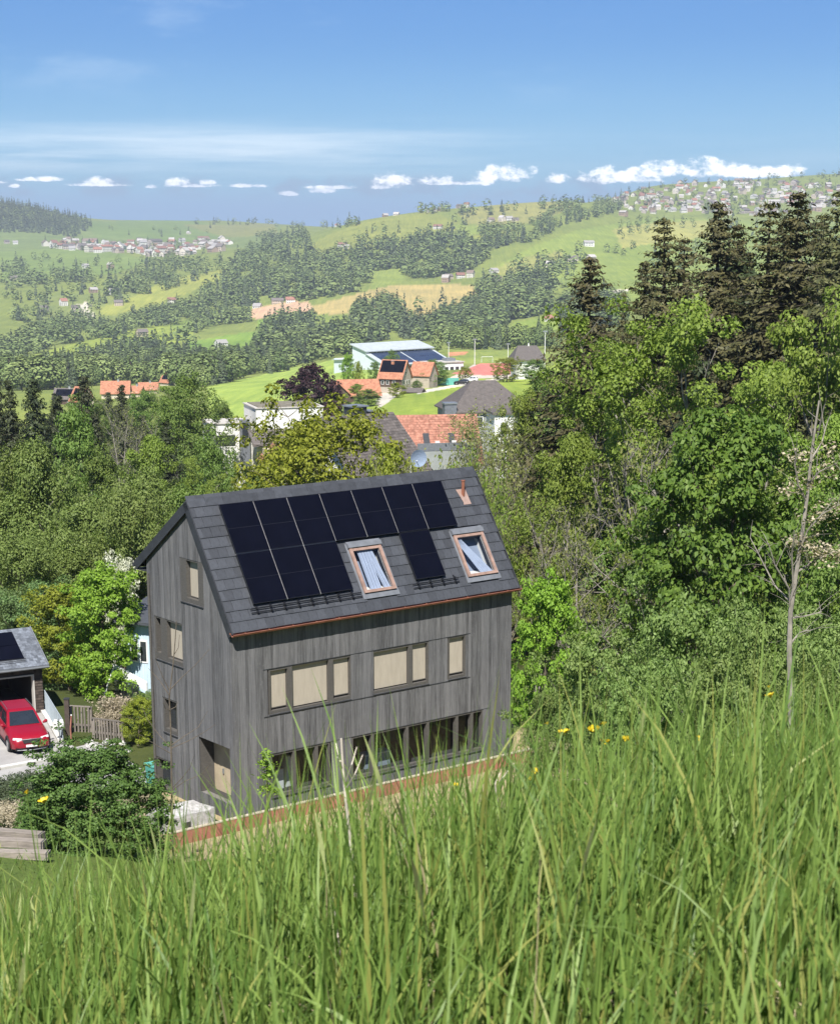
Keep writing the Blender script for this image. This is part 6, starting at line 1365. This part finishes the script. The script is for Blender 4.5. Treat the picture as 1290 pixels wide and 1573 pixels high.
# ------------------------------------------------------------------ far woods, villages and single trees
def wood_mat(name, lo, hi):
    m, nt, b = nodes(name)
    isl = nt.nodes.new('ShaderNodeNewGeometry').outputs['Random Per Island']; oi = nt.nodes.new('ShaderNodeObjectInfo').outputs['Random']
    at_ = nt.nodes.new('ShaderNodeAttribute'); at_.attribute_name = 'tree_tone'
    s = nt.nodes.new('ShaderNodeMath'); s.operation = 'ADD'; nt.links.new(oi, s.inputs[0]); nt.links.new(at_.outputs['Fac'], s.inputs[1])
    fr = nt.nodes.new('ShaderNodeMath'); fr.operation = 'FRACT'; nt.links.new(s.outputs[0], fr.inputs[0])
    ad = nt.nodes.new('ShaderNodeMath'); ad.operation = 'MULTIPLY_ADD'; ad.inputs[1].default_value = .25; nt.links.new(isl, ad.inputs[0])
    h_ = nt.nodes.new('ShaderNodeMath'); h_.operation = 'MULTIPLY'; h_.inputs[1].default_value = .75; nt.links.new(fr.outputs[0], h_.inputs[0]); nt.links.new(h_.outputs[0], ad.inputs[2])
    nt.links.new(mixc(nt, ad.outputs[0], lo, hi), b.inputs['Base Color']); b.inputs['Roughness'].default_value = .9; spec(b, .1); return m
FM = {'b': wood_mat('far_broadleaf', (.085, .128, .044), (.215, .270, .095)), 's': wood_mat('far_spruce', (.046, .068, .038), (.110, .140, .072))}
def far_broad(seed, h=16., r=5.2, n=110, c0=.95, c1=1.75):
    rg = np.random.default_rng(seed); t = rg.uniform(.0, 1, n); a = rg.uniform(0, 2*PI, n); rr = r*np.interp(t, *ENV['round'])*(1+.2*np.sin(3*a+seed)); k = rg.uniform(.6, 1, n)
    c = np.stack([np.cos(a)*rr*k, np.sin(a)*rr*k, h*(.10+.86*t)], 1); o = c.copy(); o[:, 2] = (o[:, 2]-h*.4)*.7
    v, f = leaf_cards(c, unit(unit(o)+rg.normal(0, .2, c.shape)+np.array([0, 0, .35])), rg.uniform(c0, c1, n), rg, .8); return v, f
def far_spruce(seed, h=20., r=3.0, n=96, q=1.):
    rg = np.random.default_rng(seed); t = rg.uniform(0, 1, n)**1.25; a = rg.uniform(0, 2*PI, n); rr = r*(1-t)**.85*rg.uniform(.6, 1.15, n)+.12
    c = np.stack([np.cos(a)*rr*.7, np.sin(a)*rr*.7, h*(.04+.93*t)], 1); nr = unit(np.stack([np.cos(a), np.sin(a), .55*np.ones(n)], 1)+rg.normal(0, .15, (n, 3)))
    v, f = leaf_cards(c, nr, q*(.6+1.25*(1-t))*rg.uniform(.8, 1.3, n), rg, .55, .9); return v, f
FN = {'b': [far_broad(s, n=460, c0=.42, c1=.85) for s in range(60, 66)], 's': [far_spruce(s, n=420, q=.48) for s in range(70, 75)]}
FT = {'b': [far_broad(s) for s in range(60, 66)], 's': [far_spruce(s) for s in range(70, 75)]}
FME = {}
for k_, lst in FN.items():
    FME[k_] = []
    for i, (v, f) in enumerate(lst):
        tr = np.array([[math.cos(a)*.3, math.sin(a)*.3, z] for z in (-.5, 14.) for a in (0, 2.1, 4.2)]); vv = np.concatenate([v, tr]); b0 = len(v)
        ff = np.concatenate([f, np.array([[b0, b0+1, b0+4, b0+3], [b0+1, b0+2, b0+5, b0+4], [b0+2, b0, b0+3, b0+5]])])
        mi = np.zeros(len(ff), int); mi[-3:] = 1; FME[k_].append(new_mesh('far_tree', vv, ff, [FM[k_], M['bark']], mi))
WOODS = [  # (outline on the slopes, share of spruces, spacing factor, name of the wood)
 ([(-60, 308), (15, 311), (60, 321), (110, 333), (145, 344), (130, 356), (112, 368), (95, 362), (60, 358), (0, 357), (-60, 356)], 0.76, .62, 'wood on the high hill at the photo edge'),
 ([(5, 412), (25, 404), (38, 410), (36, 425), (8, 427)], 0.30, 1., 'small copse on the pale field at the photo edge'),
 ([(30, 428), (138, 424), (143, 434), (32, 439)], 0.18, 1., 'hedge line across the pale field'),
 ([(196, 432), (212, 402), (262, 396), (300, 400), (342, 398), (346, 408), (302, 432), (252, 446), (208, 456)], 0.21, 1., 'wood beneath the far white village'),
 ([(397, 362), (440, 358), (470, 356), (478, 388), (492, 400), (533, 388), (613, 370), (690, 362), (735, 368), (790, 366), (796, 372), (745, 388), (748, 402), (715, 420), (690, 422), (660, 428), (626, 428), (616, 414), (570, 418), (566, 432), (572, 446), (520, 454), (470, 462), (440, 465), (400, 470), (350, 472), (300, 462), (330, 436), (352, 410)], 0.27, .95, 'long wood across the middle hillside'),
 ([(400, 520), (432, 494), (478, 498), (502, 522), (536, 508), (546, 480), (582, 464), (612, 474), (620, 502), (660, 500), (685, 492), (712, 478), (730, 446), (762, 436), (832, 430), (850, 444), (850, 480), (782, 494), (745, 528), (700, 530), (660, 526), (620, 520), (580, 524), (540, 545), (480, 556), (420, 576), (385, 574), (395, 548)], 0.27, .85, 'wood between the tan field and the sports hall'),
 ([(-40, 545), (30, 525), (60, 505), (118, 495), (150, 498), (180, 505), (205, 486), (240, 478), (300, 466), (345, 474), (380, 484), (386, 496), (340, 500), (300, 512), (270, 500), (235, 502), (180, 518), (130, 524), (100, 530), (30, 552), (-40, 560)], 0.24, .9, 'wood along the valley floor below the village'),
 ([(-40, 572), (30, 575), (110, 572), (170, 552), (225, 540), (290, 560), (340, 556), (395, 550), (400, 566), (370, 584), (310, 596), (230, 590), (150, 592), (60, 600), (-40, 600)], 0.30, .85, 'near wood just above the orange roofs'),
 ([(800, 352), (835, 330), (878, 308), (930, 306), (962, 312), (955, 326), (900, 338), (860, 348), (845, 360), (820, 372), (800, 374)], 0.27, .9, 'wood below the hillside town on the meadow side'),
 ([(555, 345), (520, 352), (488, 350), (490, 342), (530, 338)], 0.36, 1., 'wood on the far rim behind the round hill'),
 ([(420, 352), (448, 352), (470, 352), (470, 346), (440, 344)], 0.30, 1., 'tree group on the far rim beyond the village'),
 ([(640, 331), (690, 326), (692, 322), (645, 326)], 0.36, 1., 'trees behind the farm on the round hilltop'),
 ([(860, 470), (930, 460), (960, 470), (960, 500), (860, 520)], 0.30, .9, 'wood behind the lone brownish spruce'),
 ([(720, 356), (750, 352), (800, 352), (800, 360), (745, 362)], 0.18, 1., 'hedge below the hilltop hamlet'),
 ([(160, 440), (200, 435), (205, 452), (165, 455)], 0.24, 1.1, 'copse beside the curving valley road'),
 ([(940, 372), (1010, 352), (1100, 348), (1290, 360), (1290, 352), (1100, 340), (1000, 336), (950, 340)], 0.18, 1.9, 'trees along the lower edge of the hillside town'),
]
TOWN_A = [(935, 312), (960, 300), (990, 289), (1050, 284), (1100, 282), (1150, 279), (1215, 282), (1290, 284), (1290, 322), (1200, 330), (1130, 334), (1060, 328), (1000, 330), (965, 326)]
TOWN_B = [(62, 374), (100, 371), (140, 374), (200, 372), (345, 371), (350, 380), (335, 389), (240, 396), (200, 390), (120, 388), (60, 380)]
rg = np.random.default_rng(2025); cand = []
for wi, (poly, share, sp_, wname) in enumerate(WOODS):
    p = np.array(poly); x0, y0 = p.min(0); x1, y1 = p.max(0); y = y0
    while y < y1:
        x = x0
        while x < x1:
            jx, jy = x+rg.uniform(-3, 3), y+rg.uniform(-1.6, 1.6)
            if inside(jx, jy, poly) and (wi < 1 or math.sin(jx*.055+jy*.13+wi)+math.sin(jx*.11-jy*.09+2*wi) > -1.2):
                q = at(jx, jy, 180.)
                if q is not None:
                    clump = math.sin(q.x*.013+q.y*.006+wi)+math.sin(q.x*.031-q.y*.011)
                    cand.append((q, 's' if rg.uniform() < share+.28*clump*.5 else 'b', wi))
            x += 7.2*sp_
        y += 3.3*sp_
# scattered singles, hedgerow trees and town trees
def scat(poly, n, share, wi):
    p = np.array(poly); k = 0
    while k < n:
        a, b_ = rg.uniform(*p[:, 0][[p[:, 0].argmin(), p[:, 0].argmax()]]), rg.uniform(p[:, 1].min(), p[:, 1].max())
        if inside(a, b_, poly):
            q = at(a, b_, 180.); k += 1
            if q is not None: cand.append((q, 's' if rg.uniform() < share else 'b', wi))
WN = [w[3] for w in WOODS]; NEARW = next(i for i, w in enumerate(WN) if w.startswith('near wood'))
def zone(nm): WN.append(nm); return len(WN)-1
scat(TOWN_A, 150, .3, zone('trees among the houses of the hillside town')); scat(TOWN_B, 60, .4, zone('trees among the houses of the far white village'))
scat([(0, 390), (60, 395), (200, 405), (190, 430), (140, 442), (200, 445), (190, 480), (100, 492), (20, 500), (0, 460)], 150, .3, zone('scattered trees on the fields under the village'))
scat([(300, 340), (420, 343), (430, 350), (300, 345)], 16, .4, zone('trees on the far skyline ridge')); scat([(480, 395), (560, 345), (700, 340), (780, 352), (600, 368)], 22, .3, zone('single trees on the round green hill'))
scat([(860, 400), (930, 360), (1100, 345), (1290, 350), (1290, 420), (960, 430)], 34, .15, zone('single trees on the wide pasture below the town')); scat([(740, 440), (830, 395), (900, 400), (880, 440), (760, 470)], 46, .25, zone('trees between the orange roofed hamlet houses'))
scat([(560, 485), (700, 470), (700, 486), (600, 500), (480, 500)], 12, .4, zone('single trees along the tan field')); scat([(60, 560), (230, 520), (290, 515), (300, 540), (150, 575)], 34, .35, zone('trees dotted over the low green field'))
scat([(985, 284), (1120, 278), (1290, 262), (1290, 280), (1100, 284)], 26, .45, zone('trees on the crest above the hillside town')); scat([(640, 550), (700, 538), (860, 538), (860, 530), (700, 530)], 40, .3, zone('trees along the far side of the sports field')); scat([(860, 312), (930, 296), (985, 290), (985, 298), (900, 312)], 30, .6, zone('trees around the first houses of the town'))
scat([(160, 350), (340, 345), (340, 365), (160, 362)], 12, .3, zone('single trees on the slope above the village')); scat([(700, 326), (870, 312), (870, 322), (720, 338)], 24, .5, zone('trees on the ridge by the hilltop hamlet'))
def apparent(q): return 1./max(1., q.y)
used = {'s': 0, 'b': 0}; order = sorted(range(len(cand)), key=lambda i: -apparent(cand[i][0])); stuff = {'s': [], 'b': []}
NAME = {'s': 'spruce_tree', 'b': 'broadleaf_tree'}
small = .82
for i in order:
    q, k_, wi = cand[i]; h_ = rg.uniform(.7, 1.25)*(small if 'town' in WN[wi] or 'village' in WN[wi] else 1); wd = rg.uniform(.95, 1.4)*h_
    if q.y < 1500: h_ *= .86; wd *= .9
    if used[k_] < 288:
        used[k_] += 1; o = link(NAME[k_], FME[k_][int(rg.integers(len(FME[k_])))]); o.location = q; o.scale = (wd, wd, h_); o.rotation_euler = (0, 0, rg.uniform(0, 6.28))
        wn = WN[wi]
        if wi == NEARW:
            cx_ = proj(*q)[0]; wn = 'near wood ' + next(t for lim, t in ((45, 'above the dark roofed farmhouse'), (95, 'above the steep orange roof'), (150, 'above the big plain orange roof'), (195, 'above the small orange roofs'), (245, 'above the orange roof with the solar side'), (300, 'above the blue grey roof'), (345, 'at the tip of the bright meadow'), (9999, 'along the bright meadow edge')) if cx_ < lim)
        tag(o, ('dark pointed spruce in the ' if k_ == 's' else 'green broadleaf tree in the ') + wn if wn.startswith(('wood', 'near wood', 'long', 'small copse', 'copse', 'hedge')) else ('dark pointed spruce, one of the ' if k_ == 's' else 'green broadleaf, one of the ') + wn, 'tree', ('spruces: ' if k_ == 's' else 'broadleaf trees: ') + wn)
    else: stuff[k_].append((q, wd, h_, rg.uniform(0, 6.28), int(rg.integers(len(FT[k_]))), rg.uniform()))
for k_, nm in (('s', 'distant_spruce_woods'), ('b', 'distant_broadleaf_woods')):
    Vs, Fs, T_, n0 = [], [], [], 0
    for q, wd, h_, a, j, tone in stuff[k_]:
        v, f = FT[k_][j]; c, s = math.cos(a), math.sin(a)
        if q.y > 1500: sel = slice(0, 4*(44 if q.y > 2600 else 58)); v = v[sel]; f = f[:len(v)//4]; wd2 = wd*1.15
        else: wd2 = wd
        vv = np.stack([(v[:, 0]*c-v[:, 1]*s)*wd2, (v[:, 0]*s+v[:, 1]*c)*wd2, v[:, 2]*h_], 1)+np.array(q); Vs.append(vv); Fs.append(f+n0); n0 += len(v); T_.append(np.full(len(v), tone, np.float32))
    if Vs:
        me = new_mesh(nm, np.concatenate(Vs), np.concatenate(Fs), [FM[k_]]); a_ = me.attributes.new('tree_tone', 'FLOAT', 'POINT'); a_.data.foreach_set('value', np.concatenate(T_))
        tag(link(nm, me), kind='stuff')
print('far trees', len(cand), used)
# houses of the two villages: walls, eaves and a window row in one small mesh each
def rnd_mat(name, stops, rough=.85):
    m, nt, b = nodes(name); oi = nt.nodes.new('ShaderNodeObjectInfo').outputs['Random']; r = nt.nodes.new('ShaderNodeValToRGB'); r.color_ramp.interpolation = 'CONSTANT'
    el = r.color_ramp.elements
    while len(el) < len(stops): el.new(.5)
    for i, c in enumerate(stops): el[i].position = i/len(stops); el[i].color = (*c, 1)
    nt.links.new(oi, r.inputs[0]); nt.links.new(r.outputs[0], b.inputs['Base Color']); b.inputs['Roughness'].default_value = rough; spec(b, .2); return m
M['vwall'] = rnd_mat('village_walls', [(.62, .60, .56), (.50, .42, .34), (.66, .65, .62), (.60, .57, .50), (.34, .25, .19), (.66, .64, .60), (.46, .40, .36), (.62, .56, .50)]); M['vroof'] = rnd_mat('village_roofs', [(.22, .12, .095), (.16, .14, .13), (.30, .29, .28), (.20, .155, .13), (.36, .34, .32), (.30, .15, .11), (.13, .115, .11), (.42, .40, .38)])
def vhouse(L, W, hw, hr):
    mb = MB(); mb.box(0, L, 0, W, -3, hw); mb.slab([(0.01, 0, hw), (0.01, W, hw), (0.01, W/2, hw+hr)], (L-.02, 0, 0)); o = .6; k = hr/(W/2)
    a = [(-o, -o, hw-o*k+.1), (L+o, -o, hw-o*k+.1), (L+o, W/2, hw+hr+.1), (-o, W/2, hw+hr+.1), (-o, W+o, hw-o*k+.1), (L+o, W+o, hw-o*k+.1)]
    mb.add(a, [(0, 1, 2, 3), (3, 2, 5, 4)], 1)
    for z in np.arange(1., hw-1.2, 2.7):
        for x in np.arange(1.2, L-1.8, 2.6): mb.quad((x, -.03, z), (x+1.2, -.03, z), (x+1.2, -.03, z+1.4), (x, -.03, z+1.4), 2)
        for y in np.arange(1.2, W-1.8, 2.6): mb.quad((-.03, y, z), (-.03, y+1.2, z), (-.03, y+1.2, z+1.4), (-.03, y, z+1.4), 2)
    return new_mesh('village_house', mb.v, mb.f, [M['vwall'], M['vroof'], M['glass_dark']], mb.m)
VH = [vhouse(12, 9, 5.6, 3.4), vhouse(10, 10, 7.5, 4), vhouse(16, 10, 6, 3.2), vhouse(11, 8, 4, 3.6), vhouse(22, 11, 9, 2.6)]
def village(poly, n, label, group, sc=1.):
    p = np.array(poly); k = 0; done = []; tries = 0
    while k < n and tries < n*40:
        tries += 1; a, b_ = rg.uniform(p[:, 0].min(), p[:, 0].max()), rg.uniform(p[:, 1].min(), p[:, 1].max())
        if not inside(a, b_, poly) or any(abs(a-c) < 4.6 and abs(b_-d) < 2.1 for c, d in done): continue
        q = at(a, b_, 300.)
        if q is None: continue
        done.append((a, b_)); k += 1; o = link('village_house', VH[int(rg.choice(5, p=[.32, .24, .18, .2, .06]))]); o.location = q; o.rotation_euler = (0, 0, rg.choice([-.9, -.5, .1, .5, .9, 1.4])+rg.normal(0, .15)); s = sc*rg.uniform(.8, 1.2); o.scale = (s, s, s); tag(o, label, 'house', group)
village(TOWN_A, 184, 'small pale house in the dense hillside town on the skyline', 'houses of the hillside town', .92)
village(TOWN_B, 104, 'small white house in the far village under the bare ridge', 'houses of the far white village', 1.12)
# farmsteads one by one
FARM = [(660, 326, 2, 'white farm with a long roof on the round hilltop'), (675, 324, 0, 'second farm house on the round hilltop beside the trees'), (590, 333, 3, 'dark barn on the shoulder of the round hill'), (604, 331, 3, 'small barn beside the dark one on the round hill'), (700, 320, 0, 'red roofed house first in the ridge hamlet'), (712, 319, 1, 'red roofed house last in the ridge hamlet'),
 (760, 313, 2, 'long farm on the yellow ridge among dark trees'), (772, 313, 0, 'smaller house on the yellow ridge among dark trees'), (752, 341, 0, 'pale house low in the hollow under the ridge'), (765, 340, 1, 'second pale house in the hollow under the ridge'), (778, 339, 0, 'third pale house in the hollow under the ridge'), (788, 340, 3, 'white cottage at the end of the hollow hamlet'),
 (514, 348, 0, 'house with a pink wall among trees near the far wood'), (518, 380, 2, 'white farm at the foot of the round hill'), (527, 382, 3, 'barn beside the white farm at the foot of the round hill'), (665, 352, 2, 'grey farm roof half buried in the long wood'), (620, 408, 1, 'lone white chalet at the edge of the long wood'), (678, 434, 1, 'white house with a steep gable at the end of the tan field'), (686, 430, 0, 'white house uphill of the steep gable'),
 (702, 428, 0, 'orange roofed house above the tan field'), (716, 427, 1, 'pale house with a brown roof next to the orange roofed one'), (738, 441, 3, 'orange roofed barn below the hamlet'), (756, 421, 0, 'orange roofed house among the hamlet trees'), (762, 432, 3, 'small brown house behind the hamlet barn'), (838, 410, 0, 'orange roofed farm lowest on the wide pasture'), (872, 402, 2, 'long orange roofed farm on the wide pasture'),
 (906, 400, 0, 'white farmhouse beside the long orange farm'), (898, 378, 2, 'lone farm with a pale roof beneath a bare tree'), (836, 494, 3, 'orange roofed cottage above the sports field'), (418, 468, 2, 'farm building on the bare earth slope'), (440, 466, 0, 'reddish barn on the bare earth slope'), (388, 474, 3, 'shed at the near end of the bare earth'), (474, 458, 3, 'hut at the far end of the bare earth'),
 (258, 466, 0, 'grey roofed farmhouse at the corner of the yellow field'), (176, 470, 0, 'orange roofed house beside the valley road'), (170, 452, 2, 'long house above the valley road'), (140, 450, 0, 'white house above the valley road bend'), (110, 478, 0, 'cream house by the valley road'), (95, 470, 1, 'white house farthest down the valley road'), (214, 517, 0, 'orange roofed farm in the low wood'), (60, 478, 0, 'house at the wood edge under the pale field'), (164, 412, 1, 'bright white house alone on the pale field'), (128, 412, 0, 'brown chalet on the pale field'),
 (15, 431, 2, 'brown farm near the copse on the photo edge'), (20, 375, 0, 'white house at the start of the far village road'), (8, 374, 0, 'white house closest to the photo edge under the high wood'), (940, 308, 2, 'white apartment row at the town edge'), (950, 330, 2, 'low farm building under the town'), (286, 359, 3, 'tiny white hut on the bare ridge slope'), (335, 535, 0, 'brown roofed house behind the bright meadow')]
for px, py, kind_, lab in FARM:
    q = at(px, py, 250.)
    if q is None: continue
    o = link('farmstead', VH[kind_]); o.location = q; s = .85 if q.y > 1500 else .7; o.scale = (s, s, s); o.rotation_euler = (0, 0, rg.choice([-.7, -.35, .2, .6])); tag(o, lab, 'house', 'farmsteads on the far slopes')
# air
hz = MB().box(-6400, 6400, -70, 6600, -175, 158); bmh = new_mesh('haze', hz.v, hz.f)
m = bpy.data.materials.new('haze'); m.use_nodes = True; nt = m.node_tree
for n in list(nt.nodes): nt.nodes.remove(n)
out = nt.nodes.new('ShaderNodeOutputMaterial'); pv = nt.nodes.new('ShaderNodeVolumePrincipled'); pv.inputs['Color'].default_value = (.80, .88, 1.0, 1); pv.inputs['Density'].default_value = HAZE; pv.inputs['Anisotropy'].default_value = .2
for k_ in ('Density Attribute', 'Color Attribute', 'Temperature Attribute'):
    if k_ in pv.inputs: pv.inputs[k_].default_value = ''
nt.links.new(pv.outputs[0], out.inputs['Volume']); bmh.materials.append(m)
tag(link('haze', bmh), kind='stuff')
